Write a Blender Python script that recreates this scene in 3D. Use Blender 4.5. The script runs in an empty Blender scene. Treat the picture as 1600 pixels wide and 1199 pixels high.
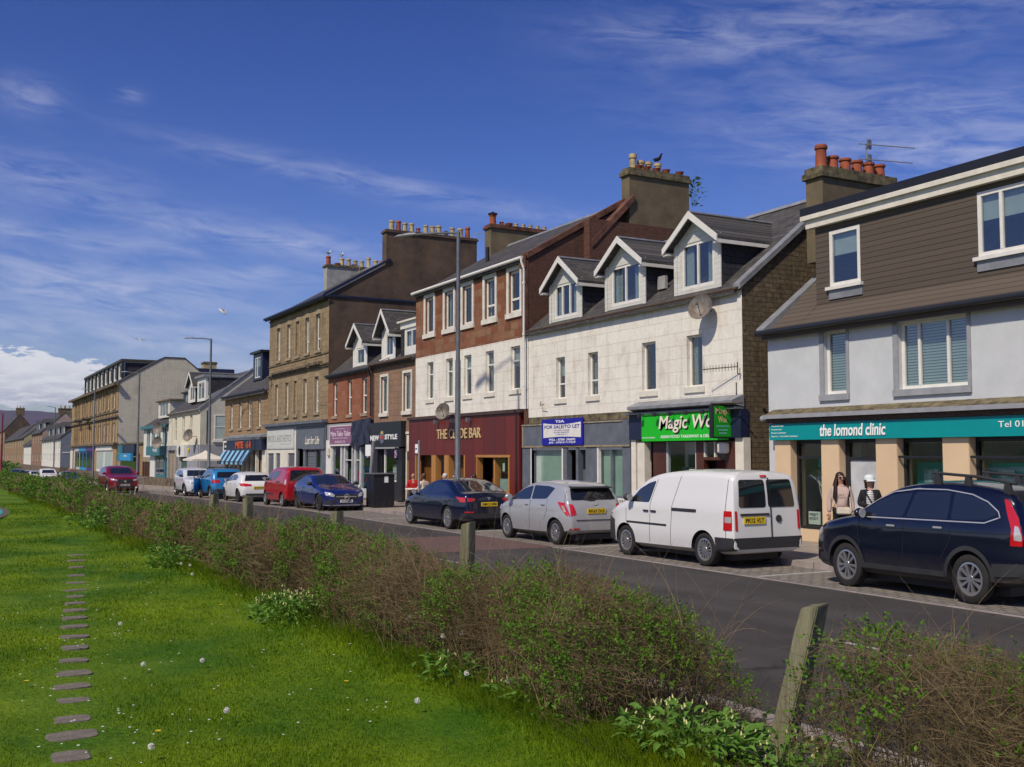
import bpy, bmesh, math, random
import numpy as np
from mathutils import Vector, Matrix
from mathutils.bvhtree import BVHTree
R = math.radians
random.seed(7)
SC = bpy.context.scene
COL = SC.collection
# world axes: X runs along the street (the far end is -X), Y away from the sea towards the buildings, Z up; metres
# ------------------------------------------------------------------ camera
EYE = Vector((0, 0, 2.13))
cam_d = bpy.data.cameras.new("camera"); cam = bpy.data.objects.new("camera", cam_d); COL.objects.link(cam)
cam.location = EYE
tp = 112 / 1650.0; cp = 1 / math.hypot(1, tp); sp = tp * cp
cam.rotation_euler = Vector((-.8779 * cp, .4789 * cp, sp)).to_track_quat('-Z', 'Y').to_euler()
cam_d.sensor_width = 36; cam_d.lens = 1650 / 1600 * 36; cam_d.clip_start = .1; cam_d.clip_end = 20000
SC.camera = cam
# ------------------------------------------------------------------ sun, sky, exposure
SUN_EL, SUN = R(48), Vector((.42, -.907, 0)).normalized()
sd = Vector((SUN.x * math.cos(SUN_EL), SUN.y * math.cos(SUN_EL), math.sin(SUN_EL)))
sun_d = bpy.data.lights.new("sun", 'SUN'); sun_d.energy = 4.1; sun_d.angle = R(1.8); sun_d.color = (1, .90, .74)
sun_o = bpy.data.objects.new("sun", sun_d); COL.objects.link(sun_o); sun_o.location = (0, 0, 60)
sun_o.rotation_euler = (-sd).to_track_quat('-Z', 'Y').to_euler()
W = bpy.data.worlds.new("World"); SC.world = W; W.use_nodes = True
nt = W.node_tree; nt.nodes.clear()
def N(nt, t, **k):
 n = nt.nodes.new(t)
 for a, b in k.items():
  if a.startswith('i_'):
   s = a[2:]; s = int(s) if s.isdigit() else s.replace('_', ' ')
   n.inputs[s].default_value = b
  else: setattr(n, a, b)
 return n
def Lk(nt, a, b): nt.links.new(a, b)
def mth(nt, op, a, b=None, c=None, clamp=False):
 n = nt.nodes.new('ShaderNodeMath'); n.operation = op; n.use_clamp = clamp
 for i, v in enumerate((a, b, c)):
  if v is None: continue
  if isinstance(v, (int, float)): n.inputs[i].default_value = v
  else: nt.links.new(v, n.inputs[i])
 return n.outputs[0]
def mixc(nt, fac, a, b, mode='MIX'):
 n = nt.nodes.new('ShaderNodeMix'); n.data_type = 'RGBA'; n.blend_type = mode
 for i, v in ((0, fac), (6, a), (7, b)):
  if isinstance(v, (int, float)): n.inputs[i].default_value = v
  elif isinstance(v, tuple): n.inputs[i].default_value = (*v[:3], 1)
  else: nt.links.new(v, n.inputs[i])
 return n.outputs[2]
def ramp(nt, fac, stops):
 n = nt.nodes.new('ShaderNodeValToRGB'); nt.links.new(fac, n.inputs[0]); e = n.color_ramp.elements
 while len(e) > 1: e.remove(e[0])
 e[0].position = stops[0][0]; c = stops[0][1]; e[0].color = (c, c, c, 1) if isinstance(c, (int, float)) else (*c, 1)
 for p, c in stops[1:]:
  q = e.new(p); q.color = (c, c, c, 1) if isinstance(c, (int, float)) else (*c, 1)
 return n.outputs[0]
sky = N(nt, 'ShaderNodeTexSky', sky_type='NISHITA', sun_disc=False, sun_elevation=SUN_EL, air_density=1.0, dust_density=.9, ozone_density=3.2, altitude=200)
sky.sun_rotation = math.atan2(SUN.x, SUN.y)
tc = N(nt, 'ShaderNodeTexCoord'); sx = N(nt, 'ShaderNodeSeparateXYZ'); Lk(nt, tc.outputs['Generated'], sx.inputs[0])
# clouds live at fixed bearings: az = degrees round from -X towards +Y, el = degrees above the horizon
az = mth(nt, 'MULTIPLY', mth(nt, 'ARCTAN2', sx.outputs[1], mth(nt, 'MULTIPLY', sx.outputs[0], -1.)), 57.29578)
el = mth(nt, 'MULTIPLY', mth(nt, 'ARCSINE', sx.outputs[2]), 57.29578)
def azel(px, py):
 a_, b_ = (px - 800) / 1650, (600 - py) / 1650; fh = cp - b_ * sp; d = Vector((-.8779 * fh + a_ * .4789, .4789 * fh + a_ * .8779, sp + b_ * cp)).normalized()
 return math.degrees(math.atan2(d.y, -d.x)), math.degrees(math.asin(d.z))
def cloudnoise(sa, se, sc, rough, dist, tilt=0.):
 cv = N(nt, 'ShaderNodeCombineXYZ'); Lk(nt, mth(nt, 'MULTIPLY', az, sa), cv.inputs[0]); Lk(nt, mth(nt, 'MULTIPLY', mth(nt, 'ADD', el, mth(nt, 'MULTIPLY', az, tilt)), se), cv.inputs[1])
 n = N(nt, 'ShaderNodeTexNoise', i_Scale=sc, i_Detail=10.0, i_Roughness=rough, i_Distortion=dist); Lk(nt, cv.outputs[0], n.inputs[0]); return n.outputs[0]
def blob(px, py, a_, b_, slope, amp):
 a0, e0 = azel(px, py); k = .0335; c, s = math.cos(math.atan(slope)), -math.sin(math.atan(slope))
 da, de = mth(nt, 'SUBTRACT', az, a0), mth(nt, 'SUBTRACT', el, e0)
 u = mth(nt, 'MULTIPLY', mth(nt, 'ADD', mth(nt, 'MULTIPLY', da, c), mth(nt, 'MULTIPLY', de, s)), 1 / (a_ * k)); v = mth(nt, 'MULTIPLY', mth(nt, 'SUBTRACT', mth(nt, 'MULTIPLY', de, c), mth(nt, 'MULTIPLY', da, s)), 1 / (b_ * k))
 q = mth(nt, 'ADD', mth(nt, 'MULTIPLY', u, u), mth(nt, 'MULTIPLY', v, v)); return mth(nt, 'MULTIPLY', mth(nt, 'EXPONENT', mth(nt, 'MULTIPLY', q, -1.)), amp)
def total(bl):
 t = None
 for x in bl: q = blob(*x); t = q if t is None else mth(nt, 'ADD', t, q)
 return t
wisps = total([(560, 282, 270, 20, .15, .75), (410, 372, 190, 24, .10, 1.1), (170, 462, 210, 40, .04, 1.2), (150, 530, 260, 20, .05, 1.0), (70, 275, 130, 30, .1, .6), (45, 150, 45, 26, .1, .7), (202, 150, 22, 10, 0, .8), (1330, 30, 340, 60, -.02, .62), (1400, 185, 300, 60, .08, .68), (1500, 243, 240, 26, .06, .7), (420, 432, 90, 16, 0, .8), (130, 375, 160, 12, .05, .7), (372, 575, 55, 12, 0, 1.1), (400, 535, 160, 20, .03, .8), (1050, 60, 160, 26, .1, .4), (850, 340, 160, 16, .12, .4), (2000, 300, 500, 120, 0, .6), (-500, 350, 500, 120, 0, .7)])
cn = cloudnoise(.16, .75, 1.6, .66, .5, .10)
cir = mth(nt, 'MULTIPLY', wisps, ramp(nt, cn, [(.36, 0), (.66, 1)]), clamp=True)
cu0 = mth(nt, 'ADD', mth(nt, 'MULTIPLY', total([(50, 584, 150, 32, .12, .56), (60, 618, 200, 12, .03, .50), (-260, 600, 260, 50, 0, .6)]), 1.0), mth(nt, 'MULTIPLY', cloudnoise(.42, 1.5, 1.1, .62, .25), 1.3))
cu = ramp(nt, cu0, [(.94, 0), (1.30, 1)])
cucol = mixc(nt, ramp(nt, mth(nt, 'MULTIPLY', el, .1), [(.22, 0), (.46, .9)]), (3.6, 3.9, 5.2), (9.0, 8.8, 8.8))
cucol = mixc(nt, ramp(nt, cloudnoise(.5, 2.6, 1.3, .6, .2), [(.42, 0), (.62, .7)]), cucol, (9.2, 9.0, 9.0))
hs = N(nt, 'ShaderNodeHueSaturation', i_Saturation=1.33, i_Value=1.0, i_Hue=.521); Lk(nt, sky.outputs[0], hs.inputs['Color'])
base = mixc(nt, 1.0, hs.outputs[0], (.92, .87, 1.02), 'MULTIPLY')
base = mixc(nt, 1.0, base, ramp(nt, mth(nt, 'MULTIPLY', el, .02), [(0, 1.0), (.25, .96), (.5, .80), (1, .70)]), 'MULTIPLY')
c1 = mixc(nt, mth(nt, 'MULTIPLY', cir, .42), base, (6.2, 6.4, 7.8))
c2 = mixc(nt, mth(nt, 'MULTIPLY', cu, .8), c1, cucol)
bg = N(nt, 'ShaderNodeBackground', i_Strength=.110); Lk(nt, c2, bg.inputs[0])
wo = N(nt, 'ShaderNodeOutputWorld'); Lk(nt, bg.outputs[0], wo.inputs[0])
SC.view_settings.view_transform = 'Standard'; SC.view_settings.look = 'None'; SC.view_settings.gamma = 1
SC.view_settings.exposure = 0.0; SC.view_settings.use_curve_mapping = False
SC.render.resolution_x = 1024; SC.render.resolution_y = 767
SC.render.engine = 'CYCLES'; SC.cycles.max_bounces = 6; SC.cycles.transparent_max_bounces = 12

# ------------------------------------------------------------------ materials
def newmat(name):
 m = bpy.data.materials.new(name); m.use_nodes = True; nt = m.node_tree
 return m, nt, nt.nodes['Principled BSDF']
def setp(b, **k):
 for a, v in k.items():
  b.inputs[a.replace('_', ' ')].default_value = (*v, 1) if isinstance(v, tuple) and len(v) == 3 else v
def plain(name, col, rough=.7, metal=0., var=.12, scale=3., bump=0., bscale=40., spec=.4, var2=None, coat=0):
 m, nt, b = newmat(name); setp(b, Roughness=rough, Metallic=metal); b.inputs['Specular IOR Level'].default_value = spec
 if coat: setp(b, Coat_Weight=coat); b.inputs['Coat Roughness'].default_value = .03
 g = N(nt, 'ShaderNodeTexCoord')
 n = N(nt, 'ShaderNodeTexNoise', i_Scale=scale, i_Detail=6.0, i_Roughness=.65); Lk(nt, g.outputs['Object'], n.inputs[0])
 d = var2 if var2 else tuple(c * (1 - 2.2 * var) for c in col)
 l = tuple(min(1, c * (1 + var)) for c in col)
 f = ramp(nt, n.outputs[0], [(.3, 0), (.7, 1)])
 Lk(nt, mixc(nt, f, d, l), b.inputs['Base Color'])
 if bump:
  n2 = N(nt, 'ShaderNodeTexNoise', i_Scale=bscale, i_Detail=4.0); Lk(nt, g.outputs['Object'], n2.inputs[0])
  bm = N(nt, 'ShaderNodeBump', i_Strength=min(1, bump), i_Distance=.02); Lk(nt, n2.outputs[0], bm.inputs['Height']); Lk(nt, bm.outputs[0], b.inputs['Normal'])
 return m
def wallvec(nt, slope=1.0):
 """object position laid on the wall: along the wall, and up"""
 g = N(nt, 'ShaderNodeTexCoord'); ge = N(nt, 'ShaderNodeNewGeometry')
 s = N(nt, 'ShaderNodeSeparateXYZ'); Lk(nt, g.outputs['Object'], s.inputs[0])
 q = N(nt, 'ShaderNodeSeparateXYZ'); Lk(nt, ge.outputs['True Normal'], q.inputs[0])
 f = mth(nt, 'GREATER_THAN', mth(nt, 'ABSOLUTE', q.outputs[0]), .6)
 u = mth(nt, 'ADD', mth(nt, 'MULTIPLY', s.outputs[0], mth(nt, 'SUBTRACT', 1., f)), mth(nt, 'MULTIPLY', s.outputs[1], f))
 c = N(nt, 'ShaderNodeCombineXYZ'); Lk(nt, u, c.inputs[0]); Lk(nt, mth(nt, 'MULTIPLY', s.outputs[2], slope), c.inputs[1])
 return c.outputs[0], g.outputs['Object'], s
def masonry(name, c1, c2, mortar, bw=.55, bh=.28, ms=.012, bias=0., stain=(.06, .05, .04), stamt=.5, rough=.9, bump=.5, var=.25, slope=1.0, stscale=1.1, offset=.5, squash=1.0):
 m, nt, b = newmat(name); setp(b, Roughness=rough); b.inputs['Specular IOR Level'].default_value = .2
 v, o, s = wallvec(nt, slope)
 nd = N(nt, 'ShaderNodeTexNoise', i_Scale=6.0, i_Detail=3.0); Lk(nt, o, nd.inputs[0])
 vd = N(nt, 'ShaderNodeVectorMath', operation='MULTIPLY_ADD'); Lk(nt, nd.outputs['Color'], vd.inputs[0]); vd.inputs[1].default_value = (.025, .025, 0); Lk(nt, v, vd.inputs[2])
 br = N(nt, 'ShaderNodeTexBrick', i_Scale=1.0, i_Mortar_Size=ms, i_Mortar_Smooth=.3, i_Bias=bias, i_Brick_Width=bw, i_Row_Height=bh); br.offset = offset; br.squash = squash
 Lk(nt, vd.outputs[0], br.inputs[0])
 for a, c in (('Color1', c1), ('Color2', c2), ('Mortar', mortar)): br.inputs[a].default_value = (*c, 1)
 n1 = N(nt, 'ShaderNodeTexNoise', i_Scale=stscale, i_Detail=8.0, i_Roughness=.7); Lk(nt, o, n1.inputs[0])
 n2 = N(nt, 'ShaderNodeTexNoise', i_Scale=9.0, i_Detail=6.0, i_Roughness=.7); Lk(nt, o, n2.inputs[0])
 # long vertical run-off streaks
 mpp = N(nt, 'ShaderNodeMapping'); mpp.inputs['Scale'].default_value = (2.6, .22, 1); Lk(nt, v, mpp.inputs[0])
 n3 = N(nt, 'ShaderNodeTexNoise', i_Scale=1.6, i_Detail=6.0); Lk(nt, mpp.outputs[0], n3.inputs[0])
 col = mixc(nt, 1.0, br.outputs[0], ramp(nt, n2.outputs[0], [(.25, 1 - var), (.75, 1 + var * .4)]), 'MULTIPLY')
 st = mth(nt, 'ADD', ramp(nt, n1.outputs[0], [(.50, 0), (.78, 1)]), mth(nt, 'MULTIPLY', ramp(nt, n3.outputs[0], [(.52, 0), (.75, 1)]), .6), clamp=True)
 col = mixc(nt, mth(nt, 'MULTIPLY', st, stamt), col, stain)
 Lk(nt, col, b.inputs['Base Color'])
 hgt = mth(nt, 'ADD', mth(nt, 'MULTIPLY', br.outputs['Fac'], -1.), mth(nt, 'MULTIPLY', n2.outputs[0], .8))
 bm = N(nt, 'ShaderNodeBump', i_Strength=bump, i_Distance=.02); Lk(nt, hgt, bm.inputs['Height']); Lk(nt, bm.outputs[0], b.inputs['Normal'])
 return m
def planks(name, c1, c2, w=.12, vertical=True, rough=.5, gap=(.02, .01, .005), gw=.06):
 m, nt, b = newmat(name); setp(b, Roughness=rough)
 v, o, s = wallvec(nt)
 sp_ = N(nt, 'ShaderNodeSeparateXYZ'); Lk(nt, v, sp_.inputs[0])
 a = mth(nt, 'DIVIDE', sp_.outputs[0 if vertical else 1], w)
 fr = mth(nt, 'FRACT', a); fl = mth(nt, 'FLOOR', a)
 wn = N(nt, 'ShaderNodeTexWhiteNoise', noise_dimensions='1D'); Lk(nt, fl, wn.inputs['W'])
 mpp = N(nt, 'ShaderNodeMapping'); mpp.inputs['Scale'].default_value = (22, 1.2, 1) if vertical else (1.2, 22, 1); Lk(nt, v, mpp.inputs[0])
 n = N(nt, 'ShaderNodeTexNoise', i_Scale=1.5, i_Detail=5.0); Lk(nt, mpp.outputs[0], n.inputs[0])
 f = mth(nt, 'ADD', mth(nt, 'MULTIPLY', wn.outputs[0], .6), mth(nt, 'MULTIPLY', n.outputs[0], .5), clamp=True)
 col = mixc(nt, f, c1, c2); g = ramp(nt, fr, [(.0, 1), (gw, 0), (.95, 0), (1, 1)])
 Lk(nt, mixc(nt, mth(nt, 'MULTIPLY', g, .8), col, gap), b.inputs['Base Color'])
 bm = N(nt, 'ShaderNodeBump', i_Strength=.6, i_Distance=.01); Lk(nt, mth(nt, 'MULTIPLY', g, -1.), bm.inputs['Height']); Lk(nt, bm.outputs[0], b.inputs['Normal'])
 return m
def glassmat(name, tint=(.78, .84, .84), ior=2.7):
 m = bpy.data.materials.new(name); m.use_nodes = True; nt = m.node_tree; nt.nodes.clear()
 t = N(nt, 'ShaderNodeBsdfTransparent'); t.inputs[0].default_value = (*tint, 1)
 g = N(nt, 'ShaderNodeBsdfGlossy', i_Roughness=.015)
 n = N(nt, 'ShaderNodeTexNoise', i_Scale=1.3); tcx = N(nt, 'ShaderNodeTexCoord'); Lk(nt, tcx.outputs['Object'], n.inputs[0])
 bm = N(nt, 'ShaderNodeBump', i_Strength=.05, i_Distance=.05); Lk(nt, n.outputs[0], bm.inputs['Height']); Lk(nt, bm.outputs[0], g.inputs['Normal'])
 f = N(nt, 'ShaderNodeFresnel', i_IOR=ior); mx = N(nt, 'ShaderNodeMixShader')
 ge = N(nt, 'ShaderNodeNewGeometry'); Lk(nt, mth(nt, 'MULTIPLY', f.outputs[0], mth(nt, 'SUBTRACT', 1., ge.outputs['Backfacing'])), mx.inputs[0]); Lk(nt, t.outputs[0], mx.inputs[1]); Lk(nt, g.outputs[0], mx.inputs[2])
 o = N(nt, 'ShaderNodeOutputMaterial'); Lk(nt, mx.outputs[0], o.inputs[0]); return m
def paint(name, col, metal=.0, rough=.35, coat=1.0):
 m, nt, b = newmat(name); setp(b, Base_Color=col, Roughness=rough, Metallic=metal, Coat_Weight=coat); b.inputs['Coat Roughness'].default_value = .04
 g = N(nt, 'ShaderNodeTexCoord'); n = N(nt, 'ShaderNodeTexNoise', i_Scale=2.5, i_Detail=6.0, i_Roughness=.7); Lk(nt, g.outputs['Object'], n.inputs[0])
 s = N(nt, 'ShaderNodeSeparateXYZ'); Lk(nt, g.outputs['Object'], s.inputs[0])
 low = ramp(nt, s.outputs[2], [(.18, 1), (.62, 0)])  # road dirt on the sills
 f = mth(nt, 'MULTIPLY', mth(nt, 'MULTIPLY', low, ramp(nt, n.outputs[0], [(.3, .2), (.7, 1)])), .45)
 Lk(nt, mixc(nt, f, col, (.12, .10, .08)), b.inputs['Base Color'])
 Lk(nt, mth(nt, 'ADD', mth(nt, 'MULTIPLY', f, .6), rough), b.inputs['Roughness'])
 return m
MT = {}
MT['glass'] = glassmat('window_glass'); MT['shopglass'] = glassmat('shop_glass', (.86, .92, .90), 1.75)
MT['carglass'] = glassmat('car_glass', (.28, .34, .34), 1.75)
MT['carglass_dark'] = plain('tinted_glass', (.012, .013, .016), .05, spec=.8, var=0)
MT['white'] = plain('white_gloss', (.72, .70, .65), .45, var=.05, scale=5)
MT['cream'] = plain('cream_board', (.70, .66, .56), .55, var=.08)
MT['black'] = plain('black_satin', (.018, .019, .024), .4, var=.1)
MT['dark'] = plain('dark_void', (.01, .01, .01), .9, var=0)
MT['grey'] = plain('grey_paint', (.30, .31, .33), .6, var=.1, bump=.1)
MT['lgrey'] = plain('pale_grey_paint', (.50, .51, .52), .6, var=.1)
MT['metal'] = plain('galvanised', (.30, .31, .32), .45, .7, var=.1, scale=6)
MT['chrome'] = plain('chrome', (.55, .55, .54), .3, .5, var=.02)
MT['alloy'] = plain('alloy', (.55, .55, .56), .3, .85, var=.05)
MT['tyre'] = plain('tyre_rubber', (.022, .021, .02), .85, var=.2, bump=.3)
MT['trim'] = plain('black_plastic', (.03, .031, .034), .6, var=.1)
MT['red_lens'] = plain('red_lens', (.5, .01, .015), .12, var=.05, spec=.7, coat=.6)
MT['white_lens'] = plain('white_lens', (.6, .6, .6), .08, .3, var=.1, spec=.8, coat=.8)
MT['plate_y'] = plain('yellow_plate', (.75, .52, .02), .35, var=.03)
MT['plate_w'] = plain('white_plate', (.7, .7, .68), .35, var=.03)
MT['ink'] = plain('black_ink', (.01, .01, .01), .5, var=0)
MT['blind'] = plain('roller_blind', (.62, .62, .58), .8, var=.05)
MT['curtain'] = plain('net_curtain', (.5, .5, .47), .9, var=.15, scale=14)
m_, nt_, b__ = newmat('slatted_blind'); g_ = N(nt_, 'ShaderNodeTexCoord'); s_ = N(nt_, 'ShaderNodeSeparateXYZ'); Lk(nt_, g_.outputs['Object'], s_.inputs[0])
Lk(nt_, ramp(nt_, mth(nt_, 'FRACT', mth(nt_, 'DIVIDE', s_.outputs[2], .062)), [(0, (.10, .14, .14)), (.30, (.12, .16, .16)), (.36, (.58, .62, .60)), (1, (.48, .54, .53))]), b__.inputs['Base Color']); MT['slats'] = m_
MT['slate'] = masonry('slate_roof', (.105, .098, .095), (.055, .053, .056), (.02, .02, .02), .30, .155, .008, stain=(.09, .085, .05), stamt=.45, rough=.65, bump=.8, slope=1.35)
MT['slatehung'] = masonry('slate_cheek', (.060, .058, .066), (.036, .036, .044), (.012, .012, .012), .32, .17, .008, stain=(.05, .05, .05), stamt=.3, rough=.6, bump=.8)
MT['tilehung'] = planks('brown_tiles', (.078, .060, .046), (.105, .080, .060), .125, False, .8, (.018, .014, .011), .17)
MT['pot_y'] = plain('buff_clay', (.46, .36, .20), .8, var=.2, bump=.2)
MT['pot_r'] = plain('red_clay', (.33, .085, .04), .8, var=.2, bump=.2)
MT['lead'] = plain('lead_flashing', (.27, .28, .30), .5, .2, var=.15, bump=.2)
MT['zinc'] = plain('gutter_black', (.022, .024, .03), .4, var=.1)
MT['stone'] = plain('sandstone_trim', (.33, .26, .17), .9, var=.2, bump=.4, scale=4)
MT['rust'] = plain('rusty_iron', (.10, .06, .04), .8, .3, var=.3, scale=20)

# ------------------------------------------------------------------ object helpers
ORG = {}
def tag(o, label=None, cat=None, group=None, kind=None):
 if label: o['label'] = label
 if cat: o['category'] = cat
 if group: o['group'] = group
 if kind: o['kind'] = kind
 return o
def thing(name, label, cat, loc=(0, 0, 0), group=None, rot=None):
 o = bpy.data.objects.new(name, None); COL.objects.link(o); o.location = loc; o.empty_display_size = .3
 if rot: o.rotation_euler = rot
 ORG[o.name] = Vector(loc) if rot is None else Vector((0, 0, 0))
 return tag(o, label, cat, group)
def local(o): ORG[o.name] = Vector((0, 0, 0)); return o
def sharpen(me, ang=38):
 bm = bmesh.new(); bm.from_mesh(me); a = R(ang)
 for f in bm.faces: f.smooth = True
 for e in bm.edges:
  if len(e.link_faces) == 2: e.smooth = e.calc_face_angle(0) < a
 bm.to_mesh(me); bm.free()
class MB:
 def __init__(s): s.v = []; s.f = []
 def add(s, vs, fs):
  n = len(s.v); s.v += [tuple(v) for v in vs]; s.f += [tuple(i + n for i in f) for f in fs]; return s
 def box(s, x0, y0, z0, x1, y1, z1):
  x0, x1 = sorted((x0, x1)); y0, y1 = sorted((y0, y1)); z0, z1 = sorted((z0, z1))
  return s.add([(x0, y0, z0), (x1, y0, z0), (x1, y1, z0), (x0, y1, z0), (x0, y0, z1), (x1, y0, z1), (x1, y1, z1), (x0, y1, z1)],
                     [(0, 3, 2, 1), (4, 5, 6, 7), (0, 1, 5, 4), (1, 2, 6, 5), (2, 3, 7, 6), (3, 0, 4, 7)])
 def prism(s, poly, ax, a0, a1):
  """poly in the two other axes (order x,y,z without ax), extruded a0..a1"""
  def mk(p, a): return (a, p[0], p[1]) if ax == 'x' else (p[0], a, p[1]) if ax == 'y' else (p[0], p[1], a)
  n = len(poly); vs = [mk(p, a0) for p in poly] + [mk(p, a1) for p in poly]
  return s.add(vs, [tuple(range(n))[::-1], tuple(range(n, 2 * n))] + [(i, (i + 1) % n, n + (i + 1) % n, n + i) for i in range(n)])
 def cyl(s, p0, p1, r0, r1=None, n=10, caps=True):
  r1 = r0 if r1 is None else r1; p0, p1 = Vector(p0), Vector(p1); d = (p1 - p0).normalized()
  a = d.orthogonal().normalized(); b = d.cross(a)
  vs = [p0 + (a * math.cos(t) + b * math.sin(t)) * r0 for t in [i * 2 * math.pi / n for i in range(n)]]
  vs += [p1 + (a * math.cos(t) + b * math.sin(t)) * r1 for t in [i * 2 * math.pi / n for i in range(n)]]
  fs = [(i, (i + 1) % n, n + (i + 1) % n, n + i) for i in range(n)]
  if caps: fs += [tuple(range(n))[::-1], tuple(range(n, 2 * n))]
  return s.add(vs, fs)
 def tube(s, pts, r, n=8):
  rs = r if isinstance(r, (list, tuple)) else [r] * len(pts)
  pts = [Vector(p) for p in pts]; rings = []; a = None
  for i, p in enumerate(pts):
   d = ((pts[min(i + 1, len(pts) - 1)] - p).normalized() + (p - pts[max(i - 1, 0)]).normalized())
   d = d.normalized() if d.length > 1e-6 else Vector((0, 0, 1))
   a = d.orthogonal().normalized() if a is None else (a - d * a.dot(d)).normalized(); b = d.cross(a)
   rings += [p + (a * math.cos(k * 2 * math.pi / n) + b * math.sin(k * 2 * math.pi / n)) * rs[i] for k in range(n)]
  m = len(pts); fs = [(i * n + k, i * n + (k + 1) % n, (i + 1) * n + (k + 1) % n, (i + 1) * n + k) for i in range(m - 1) for k in range(n)]
  fs += [tuple(range(n))[::-1], tuple(range((m - 1) * n, m * n))]
  return s.add(rings, fs)
 def lathe(s, c, prof, n=16, ax='z', closed=False):
  vs = []; cx, cy, cz = c
  for r, h in prof:
   for k in range(n):
    t = k * 2 * math.pi / n; a, b = r * math.cos(t), r * math.sin(t)
    vs.append((cx + a, cy + b, cz + h) if ax == 'z' else (cx + a, cy + h, cz + b) if ax == 'y' else (cx + h, cy + a, cz + b))
  m = len(prof); fs = [(i * n + k, i * n + (k + 1) % n, (i + 1) * n + (k + 1) % n, (i + 1) * n + k) for i in range(m - 1) for k in range(n)]
  if closed: fs += [((m - 1) * n + k, (m - 1) * n + (k + 1) % n, (k + 1) % n, k) for k in range(n)]
  else: fs += [tuple(range(n))[::-1], tuple(range((m - 1) * n, m * n))]
  return s.add(vs, fs)
 def ball(s, c, r, sc=(1, 1, 1), n=12, m=8):
  prof = [(max(1e-4, math.sin(math.pi * i / m)) * r, -math.cos(math.pi * i / m) * r) for i in range(m + 1)]
  k = len(s.v); s.lathe((0, 0, 0), prof, n)
  s.v[k:] = [(c[0] + v[0] * sc[0], c[1] + v[1] * sc[1], c[2] + v[2] * sc[2]) for v in s.v[k:]]
  return s
 def clusters(s):
  n = len(s.v); p = list(range(n))
  def fd(i):
   while p[i] != i: p[i] = p[p[i]]; i = p[i]
   return i
  for f in s.f:
   for q in f[1:]: p[fd(q)] = fd(f[0])
  g = {}
  for f in s.f: g.setdefault(fd(f[0]), []).append(f)
  if not 1 < len(g) <= 90: return None
  ks = list(g); A = np.array(s.v, float); bb = []
  for k in ks: ix = sorted({q for f in g[k] for q in f}); bb.append((A[ix].min(0), A[ix].max(0)))
  c = list(range(len(ks)))
  def fc(i):
   while c[i] != i: i = c[i]
   return i
  for i in range(len(ks)):
   for j in range(i):
    gap = np.linalg.norm(np.maximum(0, np.maximum(bb[i][0] - bb[j][1], bb[j][0] - bb[i][1]))); sz = max((bb[i][1] - bb[i][0]).max(), (bb[j][1] - bb[j][0]).max())
    if gap < .5 * sz: c[fc(i)] = fc(j)
  out = {}
  for i, k in enumerate(ks): out.setdefault(fc(i), []).extend(g[k])
  return list(out.values()) if len(out) > 1 else None
 def build(s, name, mat, parent=None, smooth=None, label=None, bevel=0, fix=True):
  if parent is not None and name not in ('body', 'lettering', 'foliage'):
   cl = s.clusters()
   if cl:
    first = None
    for fs in cl:
     ix = sorted({q for f in fs for q in f}); mp = {q: i for i, q in enumerate(ix)}; m = MB(); m.v = [s.v[q] for q in ix]; m.f = [tuple(mp[q] for q in f) for f in fs]
     o = m.build1(name, mat, parent, smooth, label, bevel, fix); first = first or o
    return first
  return s.build1(name, mat, parent, smooth, label, bevel, fix)
 def build1(s, name, mat, parent=None, smooth=None, label=None, bevel=0, fix=True):
  me = bpy.data.meshes.new(name); o = bpy.data.objects.new(name, me)
  org = ORG[parent.name] if parent else Vector((0, 0, 0))
  me.from_pydata([(v[0] - org.x, v[1] - org.y, v[2] - org.z) for v in s.v], [], s.f)
  if fix or bevel:
   bm = bmesh.new(); bm.from_mesh(me)
   if fix: bmesh.ops.recalc_face_normals(bm, faces=bm.faces)
   if bevel: bmesh.ops.bevel(bm, geom=[e for e in bm.edges if len(e.link_faces) == 2 and e.calc_face_angle(0) > R(30)], offset=bevel, segments=2, affect='EDGES', clamp_overlap=True)
   bm.to_mesh(me); bm.free()
  if smooth: sharpen(me, smooth)
  me.materials.append(MT[mat] if isinstance(mat, str) else mat); COL.objects.link(o)
  if parent: o.parent = parent; ORG[o.name] = org
  else: ORG[o.name] = Vector((0, 0, 0))
  if label: o['label'] = label
  return o
def npmesh(name, verts, faces, mat, parent=None, nper=4):
 """fast mesh from numpy arrays: verts (n,3), faces (m,nper)"""
 me = bpy.data.meshes.new(name); me.vertices.add(len(verts)); me.vertices.foreach_set('co', verts.astype(np.float32).ravel())
 m = len(faces); me.loops.add(m * nper); me.loops.foreach_set('vertex_index', faces.astype(np.int32).ravel())
 me.polygons.add(m); me.polygons.foreach_set('loop_start', np.arange(0, m * nper, nper, dtype=np.int32))
 me.update(calc_edges=True); me.materials.append(mat)
 o = bpy.data.objects.new(name, me); COL.objects.link(o)
 if parent: o.parent = parent
 return o
def copy_tree(o, parent=None):
 c = o.copy(); COL.objects.link(c); ORG[c.name] = ORG.get(o.name, Vector((0, 0, 0)))
 if parent: c.parent = parent
 for ch in list(o.children): copy_tree(ch, c)
 return c
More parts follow.
